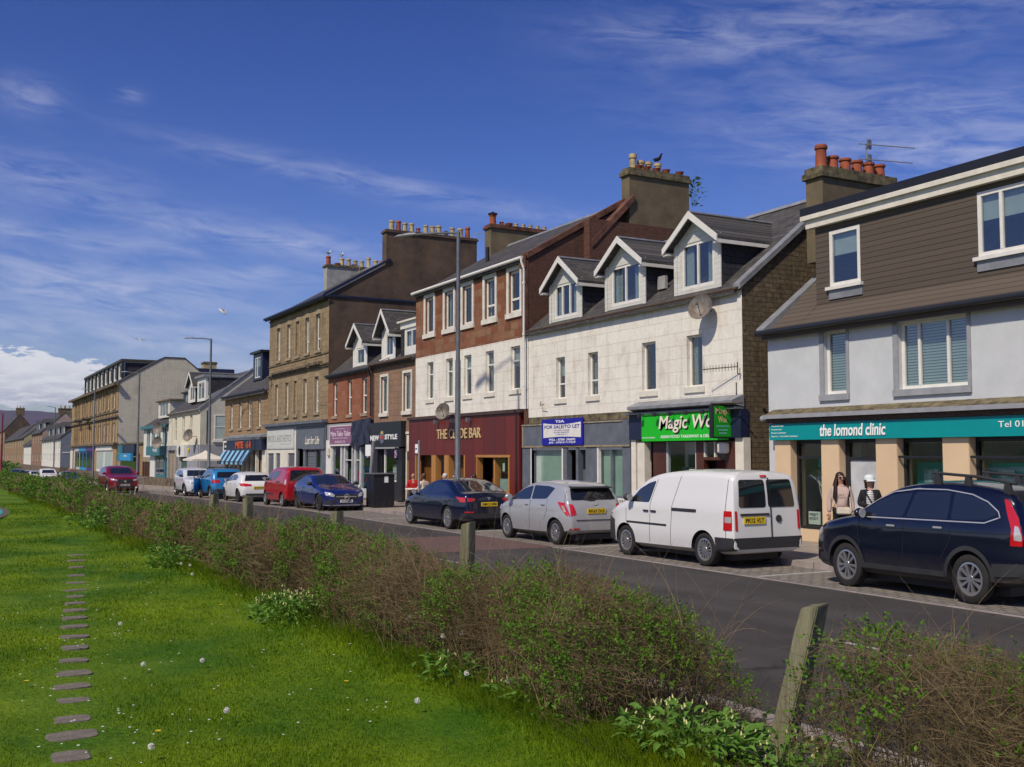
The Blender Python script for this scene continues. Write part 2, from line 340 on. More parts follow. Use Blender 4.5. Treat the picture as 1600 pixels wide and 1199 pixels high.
def text(s, x0, x1, z0, z1, y, mat, parent, name='lettering', shear=0., bold=0., depth=.012, side='y', serif=False):
 """letters filling the rectangle; side 'y' faces the street, side 'x' faces +X (then x0..x1 are Y values)"""
 cu = bpy.data.curves.new('lettering', 'FONT'); cu.body = s; cu.shear = shear; cu.offset = bold; cu.size = 1; cu.resolution_u = 3
 t = bpy.data.objects.new('tmp_text', cu); COL.objects.link(t)
 dg = bpy.context.evaluated_depsgraph_get(); dg.update(); me0 = bpy.data.meshes.new_from_object(t.evaluated_get(dg))
 vs = [v.co.copy() for v in me0.vertices]; fs = [tuple(p.vertices) for p in me0.polygons]
 bpy.data.objects.remove(t); bpy.data.curves.remove(cu); bpy.data.meshes.remove(me0)
 if not vs: return None
 ax, bx = min(v.x for v in vs), max(v.x for v in vs); ay, by = min(v.y for v in vs), max(v.y for v in vs)
 b = MB(); P = lambda v: ((x0 + (v.x - ax) / (bx - ax) * (x1 - x0)), (z0 + (v.y - ay) / (by - ay) * (z1 - z0)))
 if side == 'y': vv = [(P(v)[0], y, P(v)[1]) for v in vs]
 else: vv = [(y, P(v)[0], P(v)[1]) for v in vs]
 b.add(vv, fs)
 me_o = b.build(name, mat, parent, fix=False)
 bm = bmesh.new(); bm.from_mesh(me_o.data)
 r = bmesh.ops.extrude_face_region(bm, geom=bm.faces[:]); d = Vector((0, -depth, 0)) if side == 'y' else Vector((depth, 0, 0))
 bmesh.ops.translate(bm, verts=[g for g in r['geom'] if isinstance(g, bmesh.types.BMVert)], vec=d)
 bmesh.ops.recalc_face_normals(bm, faces=bm.faces); bm.to_mesh(me_o.data); bm.free()
 return me_o
# ------------------------------------------------------------------ the ground, road, pavement
def struct(o): o['kind'] = 'structure'; return o
def asphalt(name, c=(.058, .053, .049), sc=60.):
 m, nt, b = newmat(name); setp(b, Roughness=.85); b.inputs['Specular IOR Level'].default_value = .3
 g = N(nt, 'ShaderNodeTexCoord')
 n = N(nt, 'ShaderNodeTexNoise', i_Scale=sc, i_Detail=4.0, i_Roughness=.8); Lk(nt, g.outputs['Object'], n.inputs[0])
 v = N(nt, 'ShaderNodeTexVoronoi', i_Scale=34.0); Lk(nt, g.outputs['Object'], v.inputs[0])
 mpp = N(nt, 'ShaderNodeMapping'); mpp.inputs['Scale'].default_value = (.05, .9, 1); Lk(nt, g.outputs['Object'], mpp.inputs[0])
 n2 = N(nt, 'ShaderNodeTexNoise', i_Scale=1.4, i_Detail=5.0); Lk(nt, mpp.outputs[0], n2.inputs[0])
 n3 = N(nt, 'ShaderNodeTexNoise', i_Scale=.8, i_Detail=7.0); Lk(nt, g.outputs['Object'], n3.inputs[0])
 col = mixc(nt, ramp(nt, n.outputs[0], [(.35, 0), (.65, 1)]), tuple(x * .62 for x in c), tuple(x * 1.35 for x in c))
 col = mixc(nt, ramp(nt, v.outputs['Distance'], [(.0, 1), (.10, .0)]), col, (.19, .18, .17))
 col = mixc(nt, 1.0, col, ramp(nt, n2.outputs[0], [(.3, .75), (.7, 1.2)]), 'MULTIPLY')
 col = mixc(nt, 1.0, col, ramp(nt, n3.outputs[0], [(.3, .8), (.7, 1.15)]), 'MULTIPLY')
 vc = N(nt, 'ShaderNodeTexVoronoi', i_Scale=.38, feature='DISTANCE_TO_EDGE'); vd = N(nt, 'ShaderNodeVectorMath', operation='MULTIPLY_ADD'); Lk(nt, n3.outputs['Color'], vd.inputs[0]); vd.inputs[1].default_value = (1.6, 1.6, 0); Lk(nt, g.outputs['Object'], vd.inputs[2]); Lk(nt, vd.outputs[0], vc.inputs[0])
 col = mixc(nt, mth(nt, 'MULTIPLY', ramp(nt, vc.outputs['Distance'], [(0, 1), (.012, 0)]), ramp(nt, n2.outputs[0], [(.45, 0), (.6, .8)])), col, (.015, .014, .013))
 Lk(nt, col, b.inputs['Base Color'])
 bm = N(nt, 'ShaderNodeBump', i_Strength=.5, i_Distance=.008); Lk(nt, n.outputs[0], bm.inputs['Height']); Lk(nt, bm.outputs[0], b.inputs['Normal'])
 return m
def paving(name, c1, c2, mortar, w, h, ms=.02, rough=.85):
 m, nt, b = newmat(name); setp(b, Roughness=rough)
 g = N(nt, 'ShaderNodeTexCoord')
 br = N(nt, 'ShaderNodeTexBrick', i_Scale=1.0, i_Mortar_Size=ms, i_Brick_Width=w, i_Row_Height=h, i_Mortar_Smooth=.2); Lk(nt, g.outputs['Object'], br.inputs[0])
 for a, c in (('Color1', c1), ('Color2', c2), ('Mortar', mortar)): br.inputs[a].default_value = (*c, 1)
 n = N(nt, 'ShaderNodeTexNoise', i_Scale=3.0, i_Detail=8.0, i_Roughness=.7); Lk(nt, g.outputs['Object'], n.inputs[0])
 Lk(nt, mixc(nt, 1.0, br.outputs[0], ramp(nt, n.outputs[0], [(.3, .7), (.7, 1.15)]), 'MULTIPLY'), b.inputs['Base Color'])
 bm = N(nt, 'ShaderNodeBump', i_Strength=.5, i_Distance=.01); Lk(nt, mth(nt, 'MULTIPLY', br.outputs['Fac'], -1.), bm.inputs['Height']); Lk(nt, bm.outputs[0], b.inputs['Normal'])
 return m
def grassmat(name, far=False):
 m, nt, b = newmat(name); setp(b, Roughness=.75); b.inputs['Specular IOR Level'].default_value = .15
 g = N(nt, 'ShaderNodeTexCoord'); P_ = g.outputs['Object']
 n = N(nt, 'ShaderNodeTexNoise', i_Scale=.55, i_Detail=5.0, i_Roughness=.6); Lk(nt, P_, n.inputs[0])
 n2 = N(nt, 'ShaderNodeTexNoise', i_Scale=22.0 if not far else 3.0, i_Detail=4.0, i_Roughness=.7); Lk(nt, P_, n2.inputs[0])
 c = mixc(nt, ramp(nt, n.outputs[0], [(.36, 0), (.64, 1)]), (.042, .118, .003), (.145, .225, .005))
 c = mixc(nt, 1.0, c, ramp(nt, n2.outputs[0], [(.25, .55), (.75, 1.3)]), 'MULTIPLY')
 Lk(nt, c, b.inputs['Base Color'])
 if not far:
  bm = N(nt, 'ShaderNodeBump', i_Strength=.8, i_Distance=.03); Lk(nt, n2.outputs[0], bm.inputs['Height']); Lk(nt, bm.outputs[0], b.inputs['Normal'])
 return m
MT['asphalt'] = asphalt('asphalt'); MT['setts'] = paving('setts', (.27, .235, .195), (.19, .17, .15), (.10, .09, .08), .26, .13, .022)
MT['redpave'] = paving('red_blocks', (.150, .080, .066), (.125, .070, .058), (.07, .05, .045), .2, .1, .01)
MT['slabs'] = paving('paving_slabs', (.33, .28, .235), (.27, .235, .20), (.12, .10, .085), .9, .6, .012)
MT['kerb'] = paving('kerb_stone', (.34, .29, .26), (.25, .22, .21), (.08, .07, .06), .9, 5, .012)
MT['lawn'] = grassmat('lawn_soil'); MT['soil'] = plain('soil', (.035, .027, .018), .95, var=.3, scale=8, bump=.8)
MT['field'] = grassmat('far_field', True)
struct(MB().box(-9000, -9000, -5, 9000, 9000, -4).build('ground', 'field'))
def gz(x):
 """the street runs downhill beyond the cafe"""
 return float(np.interp(-x, [0, 40, 47, 62, 76, 118, 200, 440, 2000], [0, 0, -.1, -.27, -.42, -1.0, -2.0, -3.4, -3.4]))
SX = [60, 20, 5, -5, -20, -40, -60] + [-66 - 3 * i for i in range(30)] + [-170, -200, -260, -340, -440]
def lane(name, mat, y0, y1, top, x0=60, x1=-440, bot=-.5, zf=1.0):
 xs = [x for x in SX if x1 < x < x0]; xs = [x0] + xs + [x1]; vs = []
 for x in xs: z = gz(x) * zf; vs += [(x, y0, z + bot), (x, y0, z + top), (x, y1, z + top), (x, y1, z + bot)]
 n = len(xs); fs = [(i * 4 + k, (i + 1) * 4 + k, (i + 1) * 4 + (k + 1) % 4, i * 4 + (k + 1) % 4) for i in range(n - 1) for k in range(4)] + [(3, 2, 1, 0), (n * 4 - 4, n * 4 - 3, n * 4 - 2, n * 4 - 1)]
 return struct(MB().add(vs, fs).build(name, mat))
lane('road', 'asphalt', 5.82, 12.72, 0)
lane('crossing_strip', 'redpave', 5.82, 12.715, .006, -21.2, -25.3, 0)
lane('parking_bay', 'setts', 12.72, 14.55, .006)
lane('bay_edge', 'kerb', 12.60, 12.715, .0045, bot=.0005)
lane('far_kerb', 'kerb', 14.55, 14.72, .12)
lane('pavement', 'slabs', 14.72, 19.3, .118)
lane('near_kerb', 'kerb', 5.64, 5.82, .11)
lane('verge_path', 'asphalt', 5.0, 5.64, .075)
# lawn: gently uneven sheet, drops to the verge under the hedge
def lawn_z(x, y):
 z = .35 + .03 * math.sin(x * .35 + 1) * math.sin(y * .8) + .02 * math.sin(x * 1.1 + y * 1.7)
 if y > 4.2: z -= (y - 4.2) * .33
 return z + gz(x) * .62
xs = [-440 + i * 10 for i in range(38)] + [-60 + i * 1.0 for i in range(58)] + [-2 + i * .5 for i in range(30)] + [20, 40, 60]
ys = [-400, -60, -30, -15, -8, -5] + [-4 + i * .4 for i in range(23)] + [5.04]
vs = [(x, y, lawn_z(x, y)) for x in xs for y in ys]; ny = len(ys)
fs = [(i * ny + j, (i + 1) * ny + j, (i + 1) * ny + j + 1, i * ny + j + 1) for i in range(len(xs) - 1) for j in range(ny - 1)]
b_ = MB(); b_.add(vs, fs); o = b_.build('lawn', 'lawn', smooth=60); struct(o)
# soil bed under the hedge
b_ = MB(); n = 120
vs = []
for i in range(n + 1):
 x = 4 - (i / n) ** 1.7 * 200
 for y in (3.62, 4.1, 4.9, 5.02): vs.append((x, y + .07 * math.sin(x * 2.1 + y), lawn_z(x, y) + .012))
b_.add(vs, [(i * 4 + j, (i + 1) * 4 + j, (i + 1) * 4 + j + 1, i * 4 + j + 1) for i in range(n) for j in range(3)])
struct(b_.build('hedge_bed', 'soil', smooth=60))
# turquoise painted pad in the lawn, with its worn rim
MT['pad'] = plain('turquoise_paint', (.06, .30, .31), .6, var=.08); MT['padrim'] = plain('worn_rim', (.12, .10, .08), .9, var=.2)
pts = [(-37.2 + 6.4 * math.cos(t), .3 + 1.62 * math.sin(t)) for t in [i * 2 * math.pi / 48 for i in range(48)]]
pr = [(-37.2 + 6.75 * math.cos(t), .3 + 1.80 * math.sin(t)) for t in [i * 2 * math.pi / 48 for i in range(48)]]
struct(MB().prism(pr, 'z', .2, .392).build('painted_pad_rim', 'padrim')); struct(MB().prism(pts, 'z', .2, .398).build('painted_pad', 'pad'))
# centre line, worn
MT['line'] = plain('road_paint', (.45, .45, .42), .7, var=.3, scale=30)
b_ = MB()
for k in range(60):
 x = -3.2 - k * 6
 for q in range(9):
  if random.random() < .7 and x > -66: b_.box(x + q * .32, 9.14 + random.uniform(0, .02), 0, x + q * .32 + random.uniform(.12, .3), 9.22 + random.uniform(-.02, .01), .004)
struct(b_.build('lane_marking', 'line'))
# white bay lines between cars
b_ = MB()
for x in (-14.4, -20.9, -26.6, -33.4): b_.box(x, 12.74, .006, x + .1, 14.5, .0105)
struct(b_.build('bay_line', 'line'))
# hills beyond the far end
def hillmat(name, c1, c2):
 return plain(name, c1, .95, var=0, var2=c2, scale=.004)
MT['hill'] = hillmat('haze_tinted_hill', (.085, .060, .095), (.050, .048, .060)); MT['hill2'] = hillmat('wooded_hill', (.018, .030, .026), (.010, .018, .016))  # far hill: the purple-blue of distance haze is put into its base colour
def hill(name, mat, D, depth, prof, w0, w1, seed):
 """ridge across the far end of the street at X=-D; prof gives height by Y fraction"""
 rnd = random.Random(seed); vs = []; nx, nyy = 26, 90
 for i in range(nx + 1):
  u = i / nx; f = math.sin(math.pi * min(1, u * 1.0)) ** .8
  for j in range(nyy + 1):
   v = j / nyy; y = w0 + (w1 - w0) * v
   h = np.interp(v, [p[0] for p in prof], [p[1] for p in prof])
   h *= f * (1 + .035 * math.sin(v * 37 + i * .9) + .02 * math.sin(v * 90 + i * 2.1)); h += rnd.uniform(-.012, .012) * h
   vs.append((-D - depth * (u - .5), y, h - .3))
 b = MB(); b.add(vs, [(i * (nyy + 1) + j, (i + 1) * (nyy + 1) + j, (i + 1) * (nyy + 1) + j + 1, i * (nyy + 1) + j + 1) for i in range(nx) for j in range(nyy)])
 struct(b.build(name, mat, smooth=70))
# hills behind the town
# far town ground behind the terrace
struct(MB().box(-440, 19.3, -5, 60, 700, -.02).build('town_ground', 'slabs'))
hill('hill', 'hill', 4000, 1600, [(0, 60), (.2, 120), (.32, 132), (.42, 140), (.475, 150), (.505, 152), (.54, 146), (.62, 132), (.8, 90), (1, 40)], -1500, 2100, 3)
hill('wooded_hill', 'hill2', 1900, 500, [(0, 20), (.3, 34), (.45, 33), (.55, 25), (.7, 18), (1, 12)], -500, 800, 5)
# ------------------------------------------------------------------ building kit
V = 18.0
def ipol(x, x0, x1, y0, y1): return y0 + (x - x0) / (x1 - x0) * (y1 - y0)
def wall_panel(b, x0, x1, z0, z1, ops, y=V, dep=.2):
 """street face with real openings and their reveals"""
 xs = sorted({x0, x1, *[q for o in ops for q in (o[0], o[1])]}); zs = sorted({z0, z1, *[q for o in ops for q in (o[2], o[3])]})
 xs = [q for q in xs if x0 <= q <= x1]; zs = [q for q in zs if z0 <= q <= z1]
 for a, c in zip(xs, xs[1:]):
  for d, e in zip(zs, zs[1:]):
   mx, mz = (a + c) / 2, (d + e) / 2
   if any(o[0] < mx < o[1] and o[2] < mz < o[3] for o in ops): continue
   b.add([(a, y, d), (c, y, d), (c, y, e), (a, y, e)], [(0, 1, 2, 3)])
 for (a, c, d, e) in ops:
  b.add([(a, y, d), (a, y + dep, d), (a, y + dep, e), (a, y, e)], [(0, 1, 2, 3)])
  b.add([(c, y, d), (c, y + dep, d), (c, y + dep, e), (c, y, e)], [(3, 2, 1, 0)])
  b.add([(a, y, e), (a, y + dep, e), (c, y + dep, e), (c, y, e)], [(0, 1, 2, 3)])
  b.add([(a, y, d), (a, y + dep, d), (c, y + dep, d), (c, y, d)], [(3, 2, 1, 0)])
 return b
def window(par, x0, x1, z0, z1, y, mat='white', transom=None, mull=(), fw=.07, inner='curtain', name='window', sill=None, sillmat='stone', label=None, cur=None):
 """frame mesh with pane and sill; sits in an opening whose frame plane is at y"""
 top = par.parent is not None
 b = MB(); t = .06
 b.box(x0, y, z0, x0 + fw, y + t, z1); b.box(x1 - fw, y, z0, x1, y + t, z1)
 b.box(x0 + fw, y, z0, x1 - fw, y + t, z0 + fw); b.box(x0 + fw, y, z1 - fw, x1 - fw, y + t, z1)
 if transom:
  zt = z0 + (z1 - z0) * transom; b.box(x0 + fw, y - .012, zt - fw * .45, x1 - fw, y + t - .012, zt + fw * .45)
 for mm in mull:
  xm = x0 + (x1 - x0) * mm; b.box(xm - fw * .4, y - .008, z0 + fw, xm + fw * .4, y + t - .008, z1 - fw)
 f = b.build(name, mat, par, label=label); pp = par if top else f
 MB().box(x0 + fw * .8, y + .028, z0 + fw * .8, x1 - fw * .8, y + .04, z1 - fw * .8).build('pane', 'glass', pp)
 if inner == 'curtain':
  cb = MB(); n = 14;
  for s in (0, 1):
   w = (x1 - x0) * (.5 if cur is None else cur)
   q = [(x0 + i / n * w if s == 0 else x1 - i / n * w, y + .14 + .025 * math.sin(i * 2.1 + s)) for i in range(n + 1)]
   if cur is None and s == 1: q = [(x0 + (x1 - x0) * (.5 + i / n / 2), y + .14 + .025 * math.sin(i * 2.1 + s)) for i in range(n + 1)]
   cb.add([(a, c, z0) for a, c in q] + [(a, c, z1) for a, c in q], [(i, i + 1, n + 2 + i, n + 1 + i) for i in range(n)])
  cb.build('curtain', 'curtain', pp, fix=False)
 elif inner == 'blind': MB().box(x0, y + .10, z0 + (z1 - z0) * .56, x1, y + .112, z1).build('roller_blind', 'blind', pp)
 elif inner == 'venetian': MB().box(x0 + .04, y + .09, z0 + .03, x1 - .04, y + .10, z1 - .03).build('venetian_blind', 'slats', pp)
 if sill: MB().box(x0 - .10, sill, z0 - .16, x1 + .10, y + .02, z0 - .004).build('sill', sillmat, pp)
 return f
def shell(root, x0, x1, z1, yr, zr, gm, rm, yb=27.2, ze=None, gl=True, gr=True, z0=.1, over=.16, rx0=None, rx1=None, label=None):
 """gables, rear wall, floors and the two roof slopes. z1 eaves height, (yr, zr) ridge"""
 if gz((x0 + x1) / 2) < -.03: MB().box(x0 + .02, V - .11, -2.8, x1 - .02, V + 3, .119).build('plinth', 'stonedk', root)
 ze = ze or z1; b = MB(); prof = [(V + .004, z0), (yb, z0), (yb, ze), (yr, zr - .12), (V + .004, z1 - .02)]
 if gl: b.prism(prof, 'x', x0 + .012, x0 + .32)
 if gr: b.prism(prof, 'x', x1 - .32, x1 - .012)
 if gl or gr: b.build('gable_wall', gm, root)
 MB().box(x0 + .33, yb - .25, z0, x1 - .33, yb - .02, ze - .1).box(x0 + .33, V + 3.2, z0, x1 - .33, V + 3.4, z1 + .3).build('rear_wall', gm, root)
 fl = MB(); z = 2.9
 while z < z1 - 1: fl.box(x0 + .33, V + .25, z, x1 - .33, V + 3.1, z + .15); z += 2.7
 fl.build('floor_slab', 'cream', root)
 a0 = x0 if rx0 is None else rx0; a1 = x1 if rx1 is None else rx1
 s = (zr - z1) / (yr - V); f = MB().prism([(V - over, z1 - s * over + .01), (yr, zr + .01), (yr, zr - .13), (V - over, z1 - s * over - .09)], 'x', a0, a1)
 s2 = (zr - ze) / (yb - yr); f.prism([(yr + .002, zr + .01), (yb + .2, ze - s2 * .2), (yb + .2, ze - s2 * .2 - .1), (yr + .002, zr - .13)], 'x', a0, a1)
 rf = f.build('roof', rm, root)
 rb = MB(); n = max(2, int((a1 - a0) / .45))
 for i in range(n): rb.prism([(yr - .13, zr - .05), (yr, zr + .075), (yr + .13, zr - .05)], 'x', a0 + i * (a1 - a0) / n + .004, a0 + (i + 1) * (a1 - a0) / n - .004)
 rb.build('ridge_tiles', 'lead', rf); return rf
def gutter(root, x0, x1, z, mat='zinc', y=V - .22, r=.062):
 g = MB(); g.tube([(x0, y, z), (x1, y, z)], r, 10); n = int((x1 - x0) / .9)
 for i in range(n + 1): x = x0 + .05 + i * (x1 - x0 - .1) / n; g.box(x - .015, y, z - r * .9, x + .015, V - .01, z + .01)
 return g.build('gutter', mat, root, smooth=50)
def downpipe(root, x, z0, z1, mat='white', y=V - .09, r=.04):
 b = MB().tube([(x, V - .24, z1), (x, V - .24, z1 - .12), (x, y, z1 - .35), (x, y, z0)], r, 8)
 z = z0 + .6
 while z < z1 - .5: b.cyl((x, y, z), (x, y, z + .07), r * 1.35, n=8); z += 1.8
 return b.build('downpipe', mat, root, smooth=50)
def skew(root, x, pts, mat, w=.32, t=.14):
 """coping stones up a gable: pts (y,z)"""
 b = MB()
 for (ya, za), (yb_, zb) in zip(pts, pts[1:]): b.prism([(ya, za - .05), (yb_, zb - .05), (yb_, zb + t), (ya, za + t)], 'x', x - w / 2, x + w / 2)
 return b.build('coping', mat, root)
def chimney(root, x0, x1, y0, y1, z0, z1, mat, pots=(), capmat=None, cap=.24, name='chimney_stack'):
 b = MB().box(x0, y0, z0, x1, y1, z1); s = b.build(name, mat, root)
 c = MB().box(x0 - .07, y0 - .08, z1 + .002, x1 + .07, y1 + .08, z1 + cap * .55).box(x0 - .02, y0 - .03, z1 + cap * .552, x1 + .02, y1 + .03, z1 + cap)
 c.build('chimney_cap', capmat or mat, s, bevel=.012)
 xm = (x0 + x1) / 2
 for y, h, r, m in pots:
  z = z1 + cap - .01
  if h < .18: p = MB().lathe((xm, y, z), [(r * .72, 0), (r * 1.2, h * .8), (r * 1.3, h), (r * 1.0, h), (r * .6, .03)], 14)
  else: p = MB().lathe((xm, y, z), [(r * 1.12, 0), (r * 1.1, h * .1), (r * .95, h * .13), (r * .86, h * .80), (r * 1.06, h * .83), (r * 1.08, h * .93), (r * .92, h * .97), (r * .92, h), (r * .7, h), (r * .7, h * .7)], 14)
  p.build('chimney_pot', m, s, smooth=45)
 return s
def dish(root, x, y, z, r=.33, yaw=0, col='grey', face=(.25, -1, .45), arm=True, wally=V):
 d = Vector(face).normalized(); a = d.orthogonal().normalized(); c = d.cross(a); cc = Vector((x, y, z)); vs = []; fs = []; n, m = 20, 5
 for i in range(m + 1):
  q = i / m * r
  for k in range(n): t = k * 2 * math.pi / n; vs.append(cc + (a * math.cos(t) + c * math.sin(t)) * q + d * (q * q * .55 / r))
 for i in range(m): fs += [(i * n + k, i * n + (k + 1) % n, (i + 1) * n + (k + 1) % n, (i + 1) * n + k) for k in range(n)]
 nb = len(vs); vs += [v - d * .02 for v in vs[:]]; fs += [tuple(nb + q for q in f[::-1]) for f in fs[:]]
 fs += [(m * n + k, m * n + (k + 1) % n, nb + m * n + (k + 1) % n, nb + m * n + k) for k in range(n)]
 b = MB().add(vs, fs)
 b.tube([cc - d * .02, cc - d * .10, (x, wally + .02, z - .02)], .022, 8)
 b.tube([cc - c * r * .9 + d * .05, cc + d * (r * 1.05) - c * .05], .013, 6); b.ball(cc + d * r * 1.05, .04, n=8, m=5)
 return b.build('satellite_dish', col, root, smooth=50, fix=False)
def dormer_gabled(root, x0, x1, yf, zb, ze, za, rooff, win, walls='white', mull=(.5,), board=True, wmat='white', proj=.28):
 """small gabled dormer: rooff(z) gives the Y where the main roof reaches height z"""
 xm = (x0 + x1) / 2; ye, ya = rooff(ze) + .25, rooff(za) + .25
 f = MB(); wx0, wx1, wz0, wz1 = win
 wall_panel(f, x0, x1, zb, ze, [win], y=yf, dep=.1)
 f.prism([(x0, ze), (x1, ze), (xm, za - .06)], 'y', yf, yf + .08)
 f.box(x0 - .02, yf - .03, zb, x0 + .12, yf - .002, ze).box(x1 - .12, yf - .03, zb, x1 + .02, yf - .002, ze)
 d = f.build('dormer', 'clapboard' if board else walls, root)
 MB().prism([(yf + .012, zb), (yf + .012, ze), (ye, ze), (rooff(zb) + .05, zb - .12)], 'x', x0 - .004, x0 + .05).prism([(yf + .012, zb), (yf + .012, ze), (ye, ze), (rooff(zb) + .05, zb - .12)], 'x', x1 - .05, x1 + .004).build('dormer_cheek', 'slatehung', d)
 sl = (za - ze) / (x1 - xm); ov = .17
 r = MB()
 for s in (-1, 1):
  e = xm + s * ((x1 - xm) + ov); ez = ze - ov * sl
  pf = [(xm, za), (e, ez), (e, ez - .07), (xm, za - .07)]; yb0, yb1 = ya, ye + .3
  vs = [(p[0], yf - proj, p[1]) for p in pf] + [(xm, yb0, za), (e, yb1, ez), (e, yb1, ez - .07), (xm, yb0, za - .07)]
  r.add(vs, [(0, 1, 2, 3), (7, 6, 5, 4), (0, 4, 5, 1), (1, 5, 6, 2), (2, 6, 7, 3), (3, 7, 4, 0)])
 r.build('dormer_roof', 'slate', d)
 bb = MB()
 for s in (-1, 1):
  e = xm + s * ((x1 - xm) + ov + .03); ez = ze - (ov + .03) * sl
  bb.prism([(xm, za + .05), (e, ez + .04), (e, ez - .14), (xm, za - .15)], 'y', yf - proj - .035, yf - proj - .002)
  ys = (yf - proj, ye + .2); ee = xm + s * ((x1 - xm) + ov)
  bb.box(ee - .025, ys[0], ez - .17, ee + .025, ys[1], ez - .071)
  bb.box(min(ee, xm + s * (x1 - xm)) + .03 * (s < 0), yf - proj + .02, ez - .16, max(ee, xm + s * (x1 - xm)) - .03 * (s > 0), yf - .035, ez - .13)
 bb.build('barge_board', wmat, d)
 MB().tube([(xm, yf - proj, za + .03), (xm, ya + .1, za + .03)], .045, 6).build('dormer_ridge', 'lead', d)
 window(d, wx0, wx1, wz0, wz1, yf + .02, mull=mull, fw=.08, cur=.28)
 return d
MT['clapboard'] = None
m_, nt_, b__ = newmat('white_clapboard'); setp(b__, Roughness=.5)
g_ = N(nt_, 'ShaderNodeTexCoord'); s_ = N(nt_, 'ShaderNodeSeparateXYZ'); Lk(nt_, g_.outputs['Object'], s_.inputs[0])
fr_ = mth(nt_, 'FRACT', mth(nt_, 'DIVIDE', s_.outputs[2], .145)); gp_ = ramp(nt_, fr_, [(0, 1), (.1, 0), (.97, 0), (1, 1)])
n_ = N(nt_, 'ShaderNodeTexNoise', i_Scale=3.0, i_Detail=6.0); Lk(nt_, g_.outputs['Object'], n_.inputs[0])
Lk(nt_, mixc(nt_, mth(nt_, 'MULTIPLY', gp_, .5), mixc(nt_, ramp(nt_, n_.outputs[0], [(.4, 0), (.75, .5)]), (.72, .71, .66), (.5, .47, .38)), (.2, .19, .17)), b__.inputs['Base Color'])
bm_ = N(nt_, 'ShaderNodeBump', i_Strength=.9, i_Distance=.02); Lk(nt_, fr_, bm_.inputs['Height']); Lk(nt_, bm_.outputs[0], b__.inputs['Normal'])
MT['clapboard'] = m_
# wall finishes of each house
MT['stonedk'] = plain('soot_stone', (.17, .13, .085), .95, var=.35, scale=2.5, bump=.4)
MT['w_blue'] = plain('pale_blue_render', (.55, .57, .58), .85, var=.05, scale=1.2, bump=.35, bscale=60, var2=(.48, .50, .51))
MT['w_white'] = masonry('painted_stone', (.80, .77, .69), (.76, .72, .64), (.58, .54, .46), .62, .36, .0055, stain=(.42, .35, .26), stamt=.6, var=.14, stscale=1.7, bump=.5, rough=.7)
MT['w_red'] = masonry('red_sandstone', (.235, .085, .045), (.31, .19, .115), (.20, .12, .08), .52, .26, .010, bias=-.25, stain=(.055, .035, .025), stamt=.55, var=.35)
MT['w_red2'] = masonry('red_sandstone_small', (.29, .095, .050), (.34, .15, .09), (.22, .16, .11), .48, .25, .012, bias=-.2, stain=(.10, .07, .05), stamt=.4, var=.3)
MT['w_brownpink'] = masonry('weathered_sandstone', (.31, .19, .125), (.25, .165, .115), (.16, .11, .08), .50, .27, .008, stain=(.09, .065, .05), stamt=.55, var=.3)
MT['w_tan'] = masonry('tan_ashlar', (.35, .26, .155), (.28, .205, .125), (.16, .11, .06), .60, .30, .009, stain=(.07, .05, .035), stamt=.7, var=.35, stscale=.8)
MT['w_tan2'] = masonry('golden_ashlar', (.44, .30, .15), (.36, .24, .12), (.19, .12, .06), .60, .32, .009, stain=(.12, .085, .05), stamt=.55, var=.3)
MT['w_ochre'] = masonry('ochre_ashlar', (.35, .24, .135), (.30, .20, .115), (.18, .12, .07), .55, .28, .010, stain=(.10, .07, .045), stamt=.5, var=.3)
MT['w_cream'] = plain('cream_render', (.66, .62, .48), .85, var=.06, scale=1.5, bump=.2)
MT['w_teal'] = plain('white_render', (.66, .65, .58), .85, var=.06, scale=1.5, bump=.2)
MT['g_brown'] = plain('brown_harling', (.125, .082, .056), .95, var=.22, scale=.9, bump=.8, bscale=70, var2=(.055, .040, .030))
MT['g_rubble'] = masonry('rubble_gable', (.20, .15, .092), (.15, .112, .07), (.12, .09, .06), .27, .13, .012, stain=(.05, .042, .03), stamt=.85, var=.6, bump=1., stscale=2.2)
MT['g_redbrick'] = masonry('red_brick_gable', (.165, .075, .050), (.12, .060, .042), (.09, .05, .04), .23, .075, .01, stain=(.07, .05, .035), stamt=.85, var=.4, stscale=.5)
MT['g_cream'] = masonry('cream_gable', (.58, .54, .44), (.54, .50, .41), (.45, .42, .34), .62, .3, .012, stain=(.22, .19, .15), stamt=.5, var=.12, stscale=.35)
MT['g_pale'] = plain('pale_gable', (.55, .53, .44), .9, var=.12, scale=.8, bump=.3, var2=(.42, .40, .33))
MT['st_brown'] = plain('brown_render_stack', (.15, .115, .070), .95, var=.2, scale=1.5, bump=.6, var2=(.10, .08, .05))
MT['st_grey'] = plain('grey_stack', (.34, .34, .33), .9, var=.15, scale=2, bump=.4)
MT['skewred'] = plain('red_skew_stone', (.155, .068, .045), .9, var=.35, scale=3, bump=.6)
MT['moss'] = plain('mossy_cement', (.17, .14, .08), .95, var=.4, scale=5, bump=.8)
MT['teal'] = plain('teal_sign', (.0, .265, .275), .4, var=.03); MT['tealt'] = plain('teal_trim', (.045, .17, .20), .5, var=.08)
MT['peach'] = plain('peach_render', (.66, .49, .31), .75, var=.04, scale=1.5, bump=.12)
MT['maroon'] = plain('maroon_paint', (.10, .018, .018), .4, var=.15); MT['brownp'] = plain('brown_paint', (.085, .030, .018), .4, var=.15)
MT['rustred'] = planks('rusty_red_panels', (.155, .022, .012), (.095, .016, .014), .86, True, .45, (.05, .01, .01))
MT['timber'] = planks('varnished_timber', (.50, .25, .07), (.36, .16, .04), .11, True, .35, (.10, .05, .02)); MT['timberd'] = planks('dark_timber', (.20, .085, .02), (.11, .045, .012), .12, True, .4)
